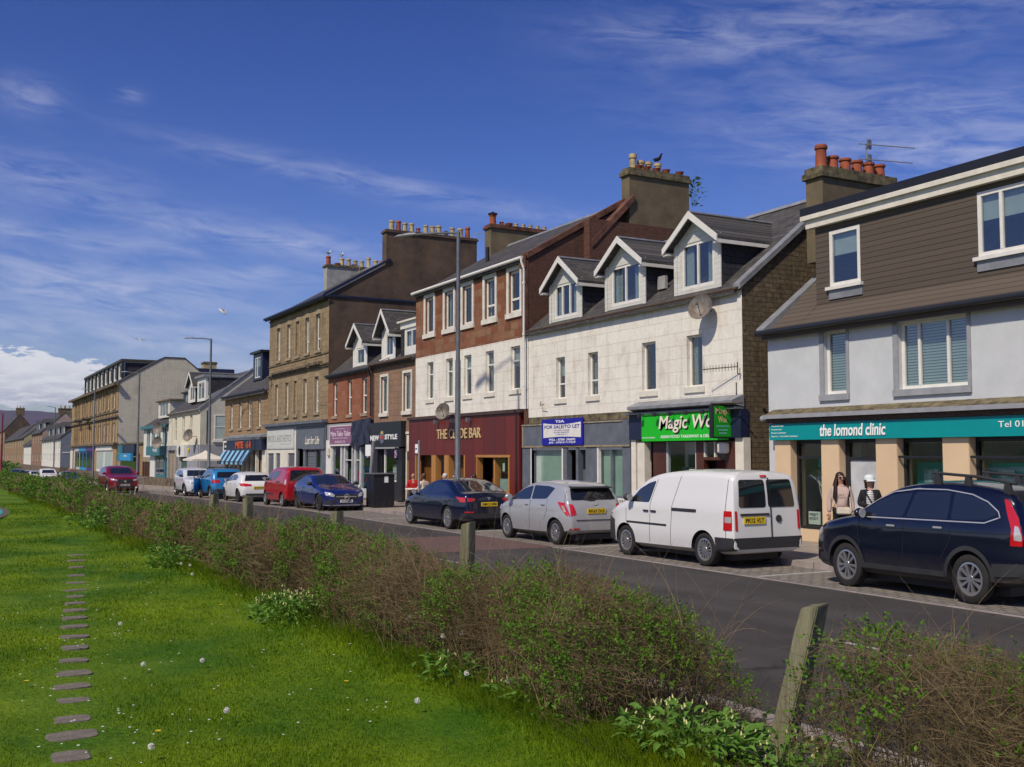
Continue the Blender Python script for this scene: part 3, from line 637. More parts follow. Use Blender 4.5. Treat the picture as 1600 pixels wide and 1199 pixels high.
MT['letter'] = plain('pale_lettering', (.80, .74, .62), .4, var=.02); MT['gold'] = plain('gold_lettering', (.62, .48, .24), .35, var=.1)
MT['pure'] = plain('white_lettering', (.85, .86, .84), .4, var=0); MT['green'] = plain('green_sign', (.012, .46, .015), .35, var=.03)
MT['green2'] = plain('green_sign_side', (.010, .30, .014), .4, var=.05)
MT['blue'] = plain('blue_board', (.012, .010, .30), .3, var=.03); MT['slatep'] = plain('blue_grey_paint', (.125, .14, .165), .45, var=.12, bump=.1)
MT['navy'] = plain('navy_fascia', (.016, .022, .055), .4, var=.1); MT['purple'] = plain('mauve_banner', (.24, .115, .20), .6, var=.12, scale=5)
MT['tarp'] = plain('dark_tarpaulin', (.028, .032, .055), .5, var=.3, scale=4, bump=.5, bscale=5)
MT['pinkt'] = plain('pale_pink_text', (.75, .62, .72), .5, var=0); MT['orange'] = plain('orange_lettering', (.62, .10, .02), .4, var=.05)
MT['sky'] = plain('sky_blue_stripe', (.22, .46, .62), .6, var=.05); MT['greyl'] = plain('grey_lettering', (.27, .29, .27), .5, var=.05)
MT['frosted'] = plain('frosted_film', (.40, .48, .44), .5, var=.1, scale=1); MT['doorwood'] = planks('yellow_door', (.32, .21, .06), (.24, .15, .045), .13)
MT['poster'] = plain('poster_print', (.45, .52, .52), .5, var=.5, scale=9, var2=(.08, .20, .19)); MT['turq'] = plain('turquoise_partition', (.01, .34, .34), .7, var=.1)
MT['azure'] = plain('azure_paint', (.03, .28, .55), .4, var=.05); MT['violet'] = plain('violet_paint', (.09, .03, .22), .4, var=.05)
MT['pinkr'] = plain('pink_render', (.38, .29, .25), .85, var=.08); MT['bluegrey'] = plain('slate_blue_render', (.15, .18, .22), .85, var=.08)
MT['yellowr'] = plain('primrose_render', (.42, .37, .21), .85, var=.08)

# ================= clinic, rightmost
def clinic():
 x0, x1 = -19.79, -6.5
 B = thing('clinic', 'pale blue clinic with brown tiled upper floor, teal sign and peach pillars', 'building', (-13, V, .12))
 w1, w2, w3 = (-17.91, -17.23, 3.52, 5.0), (-15.76, -14.04, 3.52, 4.97), (-11.2, -9.4, 3.52, 4.97)
 wall_panel(MB(), x0, x1, 3.12, 5.2, [w1, w2, w3]).box(x0, V - .001, .12, -19.5, V + .3, 3.12).build('wall', 'w_blue', B)
 sur = MB()
 for (a, c, d, e) in (w1, w2, w3):
  q = .14; sur.box(a - q, V - .022, d - q, a, V + .0, e + q); sur.box(c, V - .022, d - q, c + q * .6, V, e + q); sur.box(a, V - .022, e, c, V, e + q)
  sur.box(a - q, V - .06, d - q - .002, c + q * .6, V - .0225, d)
 sur.build('window_surround', 'grey', B)
 window(B, *w1, V + .1, inner='venetian', fw=.08); window(B, *w2, V + .1, mull=(.27, .69), inner='venetian', fw=.08); window(B, *w3, V + .1, mull=(.3, .7), inner='venetian', fw=.08)
 # roof: short slope, then the tile-hung box dormer with a flat roof
 yr, zr = 22.4, 9.0; s = (zr - 5.2) / (yr - V)
 r = MB().prism([(V - .2, 5.2 - .2 * s + .03), (19.5, 5.2 + 1.5 * s), (19.5, 5.2 + 1.5 * s - .12), (V - .2, 5.2 - .2 * s - .08)], 'x', x0, -18.72)
 r.prism([(V - .2, 5.2 - .2 * s + .03), (18.62, 5.2 + .62 * s), (18.62, 5.2 + .62 * s - .12), (V - .2, 5.2 - .2 * s - .08)], 'x', -18.72, x1)
 r.prism([(18.5, 5.2 + .5 * s), (yr, zr - .4), (yr, zr - .6), (18.5, 5.2 + .4 * s)], 'x', x0, -18.72)
 rf = r.build('roof', 'tilehung', B)
 MB().prism([(V - .22, 5.04), (19.72, 6.55), (19.72, 6.72), (V - .22, 5.24)], 'x', x0 - .16, x0 + .13).build('coping', 'lead', B)
 MB().prism([(V + .004, .12), (27, .12), (27, 5.2), (yr, 8.2), (V + .004, 5.1)], 'x', x0 + .012, x0 + .32).box(x1 - .3, V + .01, .12, x1 - .012, 27, 7.6).build('gable_wall', 'w_blue', B)
 MB().box(x0 + .33, 26.7, .12, x1 - .33, 26.98, 7.2).box(x0 + .35, V + 3, .12, x1 - .35, V + 3.2, 7.4).box(x0 + .35, V + .24, 2.95, x1 - .35, V + 2.99, 3.08).build('rear_wall', 'cream', B)
 yd = 18.6; d1, d2 = (-18.27, -17.32, 6.12, 7.46), (-14.18, -11.9, 6.16, 7.5)
 f = wall_panel(MB(), -18.72, x1, 5.6, 7.62, [d1, d2], y=yd, dep=.12)
 f.prism([(yd + .002, 5.5), (26.5, 5.5), (26.5, 7.6), (yd + .002, 7.6)], 'x', -18.718, -18.6)
 D = f.build('box_dormer', 'tilehung', B)
 MB().box(-18.9, yd - .14, 7.62, x1, yd + .02, 7.82).box(-19.0, yd - .22, 7.822, x1, yd + .02, 7.93).build('fascia', 'cream', D)
 MB().box(-19.02, yd - .2, 7.932, x1, 26.8, 8.13).build('flat_roof', 'black', D)
 window(D, *d1, yd + .0, inner='blind', fw=.09); window(D, *d2, yd + .0, mull=(.24, .76), inner='blind', fw=.09)
 for a in (d1, d2): MB().box(a[0] - .08, yd - .09, a[2] - .08, a[1] + .08, yd - .002, a[2] - .002).build('dormer_sill', 'white', D); MB().box(a[0] - .02, yd - .03, a[2] - .3, a[1] + .06, yd - .003, a[2] - .085).build('lead_apron', 'lead', D)
 gutter(B, x0 - .12, x1, 5.12, 'zinc', V - .27, .07)
 pots = [(19.62, .62, .155, 'pot_r')] + [(y, .38, .155, 'pot_r') for y in (20.02, 20.46, 20.88, 21.3, 21.7)]
 c = chimney(B, -19.78, -19.2, 19.36, 22.0, 7.0, 9.12, 'st_brown', pots, 'moss', .30)
 # shopfront
 S = MB().box(x0 + .23, V - .20, 2.49, x1, V - .001, 2.885).build('shopfront_fascia', 'teal', B)
 text('the lomond clinic', -17.88, -15.97, 2.56, 2.83, V - .21, 'pure', S, shear=.12, bold=.02)
 MB().box(-18.66, V - .206, 2.4905, -18.655, V - .199, 2.8845).build('fascia_joint', 'tealt', S)
 for i, (t, w) in enumerate((('Physiotherapy', .42), ('Acupuncture', .36), ('Bowen technique', .50), ('Sports / remedial massage', .88))):
  text(t, -19.48, -19.48 + w, 2.80 - i * .083, 2.85 - i * .083, V - .205, 'pure', S, depth=.004)
 text('Tel 01436 670000', -13.25, -11.6, 2.66, 2.78, V - .205, 'pure', S, depth=.004)
 cor = MB().prism([(V - .001, 3.24), (V - .30, 3.10), (V - .30, 3.03), (V - .001, 3.03)], 'x', x0 + .16, x1); co = cor.build('cornice', 'moss', B)
 MB().box(x0 + .14, V - .345, 3.005, x1, V - .301, 3.10).build('cornice_edge', 'grey', co)
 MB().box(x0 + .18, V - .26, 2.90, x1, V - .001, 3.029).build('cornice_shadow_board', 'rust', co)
 piers = [(-19.5, -18.96, ), (-17.97, -17.42), (-16.36, -15.78), (-14.63, -14.0), (-12.2, -11.6), (-9.9, -9.3), (-7.2, -6.5)]
 for a, c_ in piers: MB().box(a, V - .10, .12, c_, V + .36, 2.488).build('pier', 'peach', B, bevel=.01)
 bays = list(zip(piers, piers[1:]))
 for i, (p, q) in enumerate(bays):
  a, c_ = p[1], q[0]
  if i == 1:
   d = MB().box(a, V + .1, .12, a + .12, V + .2, 2.48).box(c_ - .06, V + .1, .12, c_, V + .2, 2.48).box(a + .12, V + .1, 2.02, c_ - .06, V + .2, 2.09).box(a + .12, V + .1, 2.41, c_ - .06, V + .2, 2.48).build('door_frame', 'black', B)
   MB().box(a + .12, V + .14, 2.09, c_ - .06, V + .15, 2.41).build('pane', 'shopglass', d)
   dd = MB().box(a + .125, V + .13, .14, c_ - .065, V + .17, 2.015).build('door', 'lgrey', B)
   MB().cyl((c_ - .16, V + .12, 1.15), (c_ - .16, V + .08, 1.15), .035).build('handle', 'metal', dd)
   continue
  MB().box(a, V + .02, .12, c_, V + .34, .40).build('stall_riser', 'peach', B)
  w = MB().box(a, V + .1, .40, a + .07, V + .19, 2.48).box(c_ - .05, V + .1, .40, c_, V + .19, 2.48).box(a + .07, V + .1, .40, c_ - .05, V + .19, .47).box(a + .07, V + .1, 2.40, c_ - .05, V + .19, 2.48)
  w.box(a + .07, V + .1, 2.04, c_ - .05, V + .19, 2.11); wf = w.build('display_window', 'black', B)
  MB().box(a + .06, V + .14, .46, c_ - .04, V + .15, 2.41).build('pane', 'shopglass', wf)
  if i > 1:
   MB().add([(a + .03, V + .09, 2.38), (c_ - .02, V + .09, 2.38), (c_ - .02, V - .06, 2.12), (a + .03, V - .06, 2.12)], [(0, 1, 2, 3)]).build('top_light', 'glass', wf, fix=False)
   MB().box(a + .02, V - .09, 2.07, c_ - .01, V - .05, 2.12).build('top_light_rail', 'black', wf)
   MB().box(a, V + .5, .45, c_, V + .55, 1.98).build('partition', 'turq', wf)
   for k in range(3): MB().box(a + .22, V + .46, 1.52 - k * .42, a + .58, V + .49, 1.84 - k * .42).build('poster', 'poster', wf)
  else:
   MB().box(a, V + 1.2, .2, c_, V + 1.25, 2.4).build('back_panel', 'frosted', wf)
   MB().box(a + .5, V + .3, 1.85, c_ - .02, V + .33, 2.04).build('lamp_shade', 'turq', wf)
   tr = MB(); rnd = random.Random(3)   # white twig ornament standing in the window
   def br(p, d, l, r, k):
    q = p + d * l; tr.cyl(p, q, r, r * .6, 5)
    if k:
     for _ in range(3): br(q, (d + Vector((rnd.uniform(-.7, .7), rnd.uniform(-.3, .3), rnd.uniform(-.1, .5)))).normalized(), l * .62, r * .55, k - 1)
   br(Vector((a + .42, V + .5, .5)), Vector((0, 0, 1)), .55, .018, 4); tr.build('twig_tree', 'white', wf)
   MB().box(a + .15, V + .3, .50, a + .52, V + .33, .80).build('notice', 'white', wf)
   text('MEET', a + .19, a + .47, .70, .76, V + .295, 'ink', wf, depth=.003); text('BODY', a + .19, a + .47, .61, .67, V + .295, 'ink', wf, depth=.003)
   MB().lathe((a + .8, V + .45, .5), [(.08, 0), (.02, .05), (.025, .5), (.07, .62), (.09, .8), (.05, .9)], 10).ball((a + .8, V + .45, 1.47), .085).build('wooden_mannequin', 'timber', wf, smooth=60)
 MB().tube([(x0 + .25, V - .12, 3.0), (x0 - .05, V - .12, 3.03)], .05, 8).ball((x0 - .04, V - .16, 3.02), .08).build('camera_dome', 'grey', B, smooth=60)
 # aerial on the stack
 a = MB().tube([(-19.45, 21.2, 9.3), (-19.45, 21.2, 10.28)], .018, 6)
 for z, L in ((10.26, 1.35), (9.86, 1.28)):
  p0 = Vector((-19.45, 21.05, z)); d = Vector((.5, .75, -.10)).normalized(); a.tube([p0 - d * .1, p0 + d * L], .014, 5)
  for k in range(12): q = p0 + d * (.1 + k * (L - .12) / 11); h = .085 - k * .002; a.tube([q - Vector((.4, -.5, 0)).normalized() * h, q + Vector((.4, -.5, 0)).normalized() * h], .006, 4)
  a.box(-19.43, 21.2, z - .12, -19.38, 21.32, z + .13)
 a.build('aerial', 'metal', B)
clinic()

# ================= white painted house with three dormers
def white_house():
 x0, x1 = -31.80, -20.72; ze, yr, zr = 6.48, 21.6, 9.35
 B = thing('takeaway_house', 'white painted house with three gabled dormers above the green takeaway sign', 'building', (-26.3, V, .12))
 ws = [(-29.95, -29.38, 3.98, 5.35), (-28.0, -27.42, 3.98, 5.35), (-25.1, -24.42, 3.98, 5.39), (-23.0, -22.33, 3.98, 5.39)]
 wall_panel(MB(), x0, x1, 3.42, ze - .02, ws).build('wall', 'w_white', B)
 for i, w in enumerate(ws): window(B, *w, V + .12, fw=.055, transom=.36 if i < 2 else None, inner=('blind', 'curtain', None, 'curtain')[i], sill=V - .05, sillmat='cream', cur=.3)
 shell(B, x0, x1, ze, yr, zr, 'g_rubble', 'slate', gl=False, rx0=x0 + .02, rx1=x1 - .12)
 sl = (zr - ze) / (yr - V); skew(B, x1 - .06, [(V - .12, ze - .06), (yr, zr + .02)], 'lead', .26, .10)
 rf = lambda z: V + (z - ze) / sl
 for (a, c, zb, zee, za) in ((-30.52, -28.5, 6.56, 7.86, 8.62), (-27.13, -25.03, 6.56, 7.93, 8.66), (-23.63, -21.65, 6.58, 8.02, 8.72)):
  dormer_gabled(B, a, c, 18.12, zb, zee, za, rf, (a + .3, c - .3, zb + .13, zee - .05), mull=(.33, .66) if a < -30 else (.5,))
 MB().box(-24.98, 18.5, 6.98, -24.62, 18.6, 7.36).build('vent_hatch', 'st_grey', B)
 gutter(B, x0 + .05, x1 + .02, ze - .09, 'rust', V - .13, .045)
 dish(B, -21.95, V - .24, 5.98, .36, col='rustdish', face=(.35, -1, .35))
 a = MB().tube([(-20.78, V - .02, 4.2), (-20.78, V - .12, 4.2), (-20.78, V - .12, 4.5)], .015, 6); a.tube([(-20.78, V - .14, 4.38), (-21.75, V - .45, 4.36)], .012, 5)
 for k in range(11): q = Vector(ipolv((-20.85, V - .16, 4.38), (-21.72, V - .44, 4.36), k / 10)); a.tube([q - Vector((0, 0, .09)), q + Vector((0, 0, .09))], .006, 4)
 a.build('aerial', 'rust', B)
 MB().tube([(-20.95, V - .03, 4.0), (-20.95, V - .03, 3.4)], .012, 5).tube([(-30.9, V - .03, 3.95), (-30.75, V - .15, 3.8), (-30.4, V - .2, 3.82)], .012, 5).build('bracket', 'rust', B)
 # to-let shop on the left
 MB().box(x0 + .1, V - .04, 3.20, -25.6, V + .2, 3.419).build('stone_band', 'moss', B)
 S = MB().box(x0 - .35, V - .07, 2.43, -25.66, V + .15, 3.19).build('shopfront', 'slatep', B)
 MB().box(x0 - .33, V - .09, 2.39, -25.64, V - .071, 2.44).box(x0 - .34, V - .075, 2.45, x0 - .25, V - .071, 3.1).box(x0 - .34, V - .10, 3.135, -26.0, V - .071, 3.17).build('fascia_trim', 'stone', S)
 bd = MB().box(-30.66, V - .13, 2.46, -28.12, V - .085, 3.32).build('to_let_board', 'blue', B)
 n = 14; top = [(-30.56 + 2.34 * i / n, 3.19 - .06 * math.sin(math.pi * i / n)) for i in range(n + 1)]; bot = [(-30.56 + 2.34 * i / n, 2.70 + .03 * math.sin(math.pi * i / n)) for i in range(n + 1)]
 MB().prism(top + bot[::-1], 'y', V - .1345, V - .131).build('white_panel', 'white', bd)
 text('TSA', -29.78, -29.22, 3.18 + .01, 3.27, V - .132, 'pure', bd, bold=.02, depth=.003)
 text('FOR SALE/TO LET', -30.48, -28.28, 3.0, 3.115, V - .1355, 'blue', bd, bold=.02, depth=.003)
 for i, (t, w) in enumerate((('GROUND FLOOR', .5), ('RATES EXEMPT', .48), ('1,200 SQ FT', .36))): text(t, -29.38 - w, -29.38 + w, 2.92 - i * .07, 2.958 - i * .07, V - .1355, 'blue', bd, depth=.003)
 text('WILL - 07581 396092', -30.2, -28.55, 2.60, 2.675, V - .132, 'pure', bd, bold=.015, depth=.003); text('JAS - 07810 717229', -30.2, -28.55, 2.50, 2.575, V - .132, 'pure', bd, bold=.015, depth=.003)
 lx = -30.0
 fr = MB()
 for a, c in ((x0 - .35, -31.5), (-29.5, -29.2), (-28.65, -28.52), (-28.08, -27.36), (-26.05, -25.64)): fr.box(a, V - .05, .12, c, V + .14, 2.388)
 fr.box(-31.5, V - .05, .12, -29.5, V + .12, .86).box(-27.36, V - .05, .12, -26.05, V + .12, .90); fr.build('pillar', 'slatep', S)
 MB().box(-31.52, V - .01, 2.3, -25.7, V + .1, 2.386).box(-31.56, V - .06, .86, -31.5, V + .05, 2.38).box(-29.52, V - .055, .86, -29.44, V + .05, 2.38).box(-27.42, V - .055, .9, -27.34, V + .05, 2.38).build('window_trim', 'white', S)
 for a, c, z in ((-31.0, -29.5, .86), (-27.34, -26.73, .9), (-26.69, -26.05, .9)):
  g = MB().box(a, V + .04, z, c, V + .05, 2.3).build('display_window', 'shopglass', S);
 MB().box(-31.5, V + .14, .5, -29.52, V + .15, 2.3).box(-27.34, V + .14, .5, -26.05, V + .15, 2.3).build('whitewashed_film', 'frosted', S)
 MB().box(-26.73, V - .02, .9, -26.69, V + .09, 2.3).build('mullion', 'metal', S)
 d = MB().box(-29.2, V + .5, .14, -28.65, V + .55, 2.3).build('panel', 'slatep', S)
 d = MB().box(-28.52, V + .42, .14, -28.46, V + .5, 2.25).box(-28.14, V + .42, .14, -28.08, V + .5, 2.25).box(-28.46, V + .42, 2.12, -28.14, V + .5, 2.25).box(-28.46, V + .42, .14, -28.14, V + .5, .8).build('door', 'lgrey', S)
 MB().box(-28.46, V + .45, .8, -28.14, V + .46, 2.12).build('door_glass', 'shopglass', S)
 # decorative pierced block panel under the windows
 pb = MB(); x = -27.35
 for i in range(4):
  a = -27.9 + i * .56; z = .3
  pb.box(a, V - .10, z, a + .54, V - .052, z + .05).box(a, V - .10, z + .5, a + .54, V - .052, z + .55).box(a, V - .1, z + .05, a + .05, V - .052, z + .5).box(a + .49, V - .1, z + .05, a + .54, V - .052, z + .5)
  for k in range(3):
   pb.box(a + .05, V - .095, z + .13 + k * .12, a + .14, V - .053, z + .165 + k * .12).box(a + .4, V - .095, z + .13 + k * .12, a + .49, V - .053, z + .165 + k * .12).box(a + .13 + k * .12, V - .095, z + .05, a + .165 + k * .12, V - .053, z + .13).box(a + .13 + k * .12, V - .095, z + .42, a + .165 + k * .12, V - .053, z + .5)
  pb.box(a + .14, V - .094, z + .14, a + .4, V - .053, z + .17).box(a + .14, V - .094, z + .38, a + .4, V - .053, z + .41).box(a + .14, V - .094, z + .17, a + .17, V - .053, z + .38).box(a + .37, V - .094, z + .17, a + .4, V - .053, z + .38)
 pb.build('pierced_block_panel', 'white', S)
 # takeaway on the right
 T = MB().box(-25.6, V - .12, 2.58, x1 + .02, V + .15, 3.30).build('takeaway_front', 'navy', B)
 MB().prism([(V - .001, 3.68), (V - .40, 3.52), (V - .40, 3.44), (V - .001, 3.36)], 'x', -25.3, x1 + .03).build('cornice', 'lead', B)
 MB().box(-25.6, V - .3, 3.302, x1 + .02, V - .001, 3.358).build('cornice_board', 'slatep', B)
 sg = MB().box(-24.75, V - .28, 2.52, -21.16, V - .125, 3.30).build('takeaway_sign', 'green', B)
 for k, (m, dx, dy) in enumerate((('ink', .03, .0), ('letter', 0, -.013))):
  text('Magic Wok', -23.9 + dx, -21.24 + dx, 2.74 - dx, 3.21 - dx, V - .285 + dy, m, sg, shear=.18, bold=.012, depth=.012)
 text('ASIAN FOOD TAKEAWAY & DELIVERY', -23.85, -21.35, 2.60, 2.68, V - .283, 'pure', sg, bold=.01, depth=.004)
 text('01436 678696', -24.7, -24.1, 2.60, 2.64, V - .283, 'pure', sg, depth=.004)
 lm = MB()
 for x in (-24.6, -23.9, -23.2, -22.5, -21.8): lm.tube([(x, V - .28, 3.25), (x, V - .45, 3.30)], .012, 5).box(x - .05, V - .5, 3.2, x + .05, V - .42, 3.3)
 lm.tube([(-24.7, V - .3, 3.25), (-21.3, V - .3, 3.28)], .01, 5)
 lm.build('sign_lamp', 'trim', sg)
 ps = MB().box(-21.22, 17.30, 2.56, -21.08, 17.93, 3.42).build('projecting_sign', 'black', B)
 MB().box(-21.0799, 17.34, 2.60, -21.07, 17.90, 3.38).build('sign_face', 'green2', ps)
 text('Magic', 17.39, 17.85, 3.13, 3.33, -21.069, 'gold', ps, side='x', depth=.004, bold=.015); text('Wok', 17.47, 17.77, 2.96, 3.12, -21.069, 'gold', ps, side='x', depth=.004, bold=.015)
 text('ASIAN FOOD', 17.41, 17.83, 2.84, 2.89, -21.069, 'sky', ps, side='x', depth=.004); text('TAKEAWAY', 17.46, 17.78, 2.75, 2.79, -21.069, 'sky', ps, side='x', depth=.004); text('678696', 17.5, 17.74, 2.67, 2.71, -21.069, 'sky', ps, side='x', depth=.004)
 MB().tube([(-21.15, 17.3, 3.44), (-20.4, 17.7, 3.44)], .02, 5).build('sign_bracket', 'rust', ps)
 MB().box(-25.58, V - .06, .12, -25.36, V + .2, 2.578).box(-25.3, V - .04, .12, -24.95, V + .2, 2.5).box(-21.02, V - .03, .12, x1 + .02, V + .2, 2.578).build('cream_pilaster', 'cream', T)
 MB().box(-24.95, V + .3, .14, -24.56, V + .35, 2.5).build('close_door', 'brownp', T)
 MB().box(-24.56, V - .02, .12, -23.95, V + .14, 2.5).box(-22.62, V - .02, .12, -22.30, V + .14, 2.5).box(-23.95, V - .02, .12, -22.62, V + .1, .8).box(-21.42, V - .02, .12, -21.02, V + .14, 2.5).box(-22.3, V - .02, 2.0, -21.42, V + .1, 2.08).build('brown_panelling', 'brownp', T)
 w = MB().box(-23.95, V - .01, .8, -23.9, V + .1, 2.5).box(-22.67, V - .01, .8, -22.62, V + .1, 2.5).build('display_window', 'lgrey', T)
 MB().box(-23.9, V + .04, .8, -22.67, V + .05, 2.5).box(-22.3, V + .04, 2.08, -21.42, V + .05, 2.48).build('shop_glass', 'shopglass', T)
 MB().box(-22.3, V - .015, 2.08, -22.26, V + .08, 2.48).box(-21.88, V - .015, 2.08, -21.84, V + .08, 2.48).build('glazing_bar', 'white', T)
 MB().box(-23.9, V + .6, .6, -23.0, V + .65, 2.5).build('pale_back_wall', 'lgrey', T); MB().box(-23.62, V + .5, 1.6, -23.1, V + .54, 2.15).build('picture', 'trim', T); MB().box(-23.8, V + .42, 1.42, -23.15, V + .45, 1.8).build('menu_board', 'slatep', T)
 MB().box(-22.95, V + .0, 1.0, -22.55, V + .03, 1.75).build('white_notice', 'white', T)
 MB().box(-22.28, V + .4, .14, -21.44, V + .45, 1.98).build('shop_door', 'maroon', T); MB().box(-22.0, V + .38, 1.0, -21.6, V + .395, 1.75).build('door_glass', 'shopglass', T)
 MB().box(-21.55, V - .2, 2.18, -21.22, V - .03, 2.45).build('extractor_box', 'cream', T, bevel=.03)
 # alley gate and back of the passage
 MB().box(x1 + .05, 18.9, .12, -19.82, 18.98, 2.15).build('passage_gate', 'maroon', B)
 MB().box(x1 + .02, 18.6, 3.35, -19.84, 18.66, 3.42).build('passage_beam', 'rust', B)
def ipolv(a, b, t): return tuple(a[i] + (b[i] - a[i]) * t for i in range(3))
MT['rustdish'] = plain('tarnished_dish', (.20, .20, .19), .6, .2, var=.35, scale=4, var2=(.13, .08, .05))
white_house()

# ================= bar
def bar():
 x0, x1 = -41.62, -31.82; ze, yr, zr = 9.05, 22.2, 11.45
 B = thing('bar_building', 'three storey building with red stone top floor above the rusty red bar front', 'building', (-36.7, V, .12))
 up = [(a, a + .84, 7.22, 8.72) for a in (-40.6, -38.68, -37.02, -35.12, -33.22)]
 lo = [(-40.44, -39.80, 4.45, 6.0), (-38.58, -37.93, 4.45, 6.0), (-36.9, -36.26, 4.45, 6.0), (-35.07, -34.40, 4.45, 6.0), (-33.1, -32.4, 4.45, 6.0)]
 wall_panel(MB(), x0, x1, 6.27, ze - .05, up).build('upper_wall', 'w_red', B); wall_panel(MB(), x0, x1, 3.74, 6.266, lo).build('lower_wall', 'w_white', B)
 s = MB()
 for a, c, d, e in up: s.box(a - .15, V - .035, d - .02, a, V, e + .16).box(c, V - .035, d - .02, c + .13, V, e + .16).box(a, V - .035, e, c, V, e + .16).box(a - .2, V - .07, d - .2, c + .18, V, d - .021)
 s.build('window_margin', 'whitemargin', B)
 for i, w in enumerate(up): window(B, *w, V + .08, fw=.085, transom=.32 if i > 2 else None, inner='curtain' if i % 2 else None, cur=.25)
 for i, w in enumerate(lo): window(B, *w, V + .1, fw=.06, transom=.67, inner='curtain' if i in (0, 1, 3) else 'blind', sill=V - .05, sillmat='cream', cur=.5 if i < 2 else .3)
 shell(B, x0, x1, ze, yr, zr, 'g_redbrick', 'slate', rx0=x0 + .1, rx1=x1 - .2, yb=26.6)
 skew(B, x1 - .1, [(V - .05, ze + .0), (yr, zr + .06)], 'skewred', .3, .16)
 MB().box(x1 - .3, V - .09, 6.3, x1 - .0, V - .001, ze - .12).box(x1 - .36, V - .16, ze - .38, x1 + .02, V - .092, ze + .1).build('corner_pilaster', 'skewred', B)
 gutter(B, x0, x1 - .1, ze - .02, 'white', V - .2, .065); downpipe(B, x1 - .06, 3.9, ze - .05, 'white', V - .14, .045)
 MB().box(x0, V - .03, ze - .26, x1 - .3, V - .001, ze - .1).build('eaves_course', 'skewred', B)
 bowls = [(y, .15, .15, 'pot_r') for y in (22.62, 22.98, 23.42, 23.86, 24.5)]
 pots = [(22.5, .62, .15, 'pot_y'), (22.86, .42, .15, 'pot_y'), (23.22, .42, .14, 'pot_y'), (23.64, .42, .14, 'pot_y')]
 st = chimney(B, -32.0, -31.5, 22.1, 24.85, 9.6, 12.42, 'st_brown', [], 'moss', .3); xm = -31.75
 for y, h, r, m in pots: MB().lathe((xm - .08, y, 12.70), [(r, 0), (r * .85, h * .1), (r * .8, h * .72), (r * 1.02, h * .76), (r, h), (r * .7, h), (r * .7, h * .6)], 14).build('chimney_pot', m, st, smooth=45)
 for y, h, r, m in bowls: MB().lathe((xm + .14, y, 12.70), [(r * .6, 0), (r * 1.0, h * .8), (r * 1.1, h), (r * .9, h), (r * .5, .04)], 14).build('clay_bowl', m, st, smooth=45)
 MB().prism([(20.4, 9.82), (22.25, 11.70), (22.25, 11.42), (20.4, 9.54)], 'x', -31.84, -31.40).build('stack_shoulder', 'skewred', B)
 MB().box(-31.815, 20.3, 8.9, -31.44, 24.6, 10.6).build('stack_base', 'g_redbrick', B)
 p2 = [(21.55, .50, .16, 'pot_r')] + [(22.0 + i * .37, .2 if i != 1 else .16, .10 if i != 1 else .15, 'pot_r' if i < 2 else 'pot_y') for i in range(7)]
 s2 = chimney(B, -41.6, -41.0, 21.3, 24.8, 9.3, 12.18, 'st_brown', p2, 'skewred', .2)
 MB().cyl((-41.3, 21.55, 12.86), (-41.3, 21.55, 12.9), .22, n=14).cyl((-41.3, 21.55, 12.9), (-41.3, 21.55, 12.97), .08, n=8).build('cowl', 'black', s2)
 MB().cyl((-38.6, 19.9, 10.0), (-38.6, 19.9, 10.75), .08, n=10).build('roof_vent', 'black', B)
 dish(B, -37.55, V - .5, 3.80, .34, col='rustdish', face=(.5, -1, .3))
 # bar front
 ops = [(-41.3, -36.55, .5, 2.13), (-35.55, -32.95, .12, 2.13)]
 F = wall_panel(MB(), x0 - .42, x1 - .5, .12, 3.62, ops, y=V - .12, dep=.3); F.box(x1 - .5, V - .12, .12, x1 - .45, V + .1, 3.62).box(x0 - .42, V - .118, .12, x0 - .36, V + .05, 3.62)
 F = F.build('bar_front', 'rustred', B)
 MB().box(x0 - .45, V - .20, 3.622, x1 - .3, V, 3.74).build('bar_cornice', 'rustdark', B)
 text('THE CLYDE BAR', -39.07, -35.15, 2.78, 3.17, V - .14, 'gold', F, bold=.004, depth=.03)
 for x in (-38.95, -37.35, -36.0, -35.6)[:3]: MB().box(x - .06, V - .34, 3.4, x + .06, V - .2, 3.55).box(x - .02, V - .2, 3.45, x + .02, V - .12, 3.5).build('spot_lamp', 'metal', F)
 t = MB()
 for x in (-41.3, -39.63, -38.40, -36.62): t.box(x, V - .14, .5, x + (.42 if x in (-39.63, -38.40) else .09), V + .1, 2.13)
 t.box(-35.55, V - .14, .12, -35.47, V + .1, 2.05).box(-33.03, V - .14, .12, -32.95, V + .1, 2.05).box(-35.6, V - .145, 2.05, -32.9, V + .1, 2.14).box(-34.3, V - .06, .12, -34.2, V + .2, 2.05).box(-34.2, V + .0, .12, -33.03, V + .06, .86)
 t.build('timber_frame', 'timber', F)
 MB().box(-41.3, V + .3, .5, -36.55, V + .34, 2.13).box(-41.3, V + .16, .12, -36.55, V + .3, .5).box(-35.47, V + .5, .12, -34.3, V + .55, 2.05).build('timber_lining', 'timberd', F)
 MB().box(-40.3, V + .26, .9, -39.8, V + .27, 2.0).box(-37.0, V + .26, .9, -36.7, V + .27, 2.0).build('bar_window', 'shopglass', F)
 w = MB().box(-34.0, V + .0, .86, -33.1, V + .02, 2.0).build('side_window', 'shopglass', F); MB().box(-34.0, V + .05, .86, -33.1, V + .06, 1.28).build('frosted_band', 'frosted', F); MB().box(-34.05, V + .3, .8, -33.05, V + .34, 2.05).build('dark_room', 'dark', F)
 MB().box(-33.75, V + .03, 1.55, -33.6, V + .035, 1.85).build('notice', 'white', F)
MT['rustdark'] = plain('dark_rusty_lead', (.075, .045, .04), .7, var=.3, scale=5); MT['whitemargin'] = plain('painted_margin', (.70, .66, .58), .7, var=.1, bump=.2)
bar()

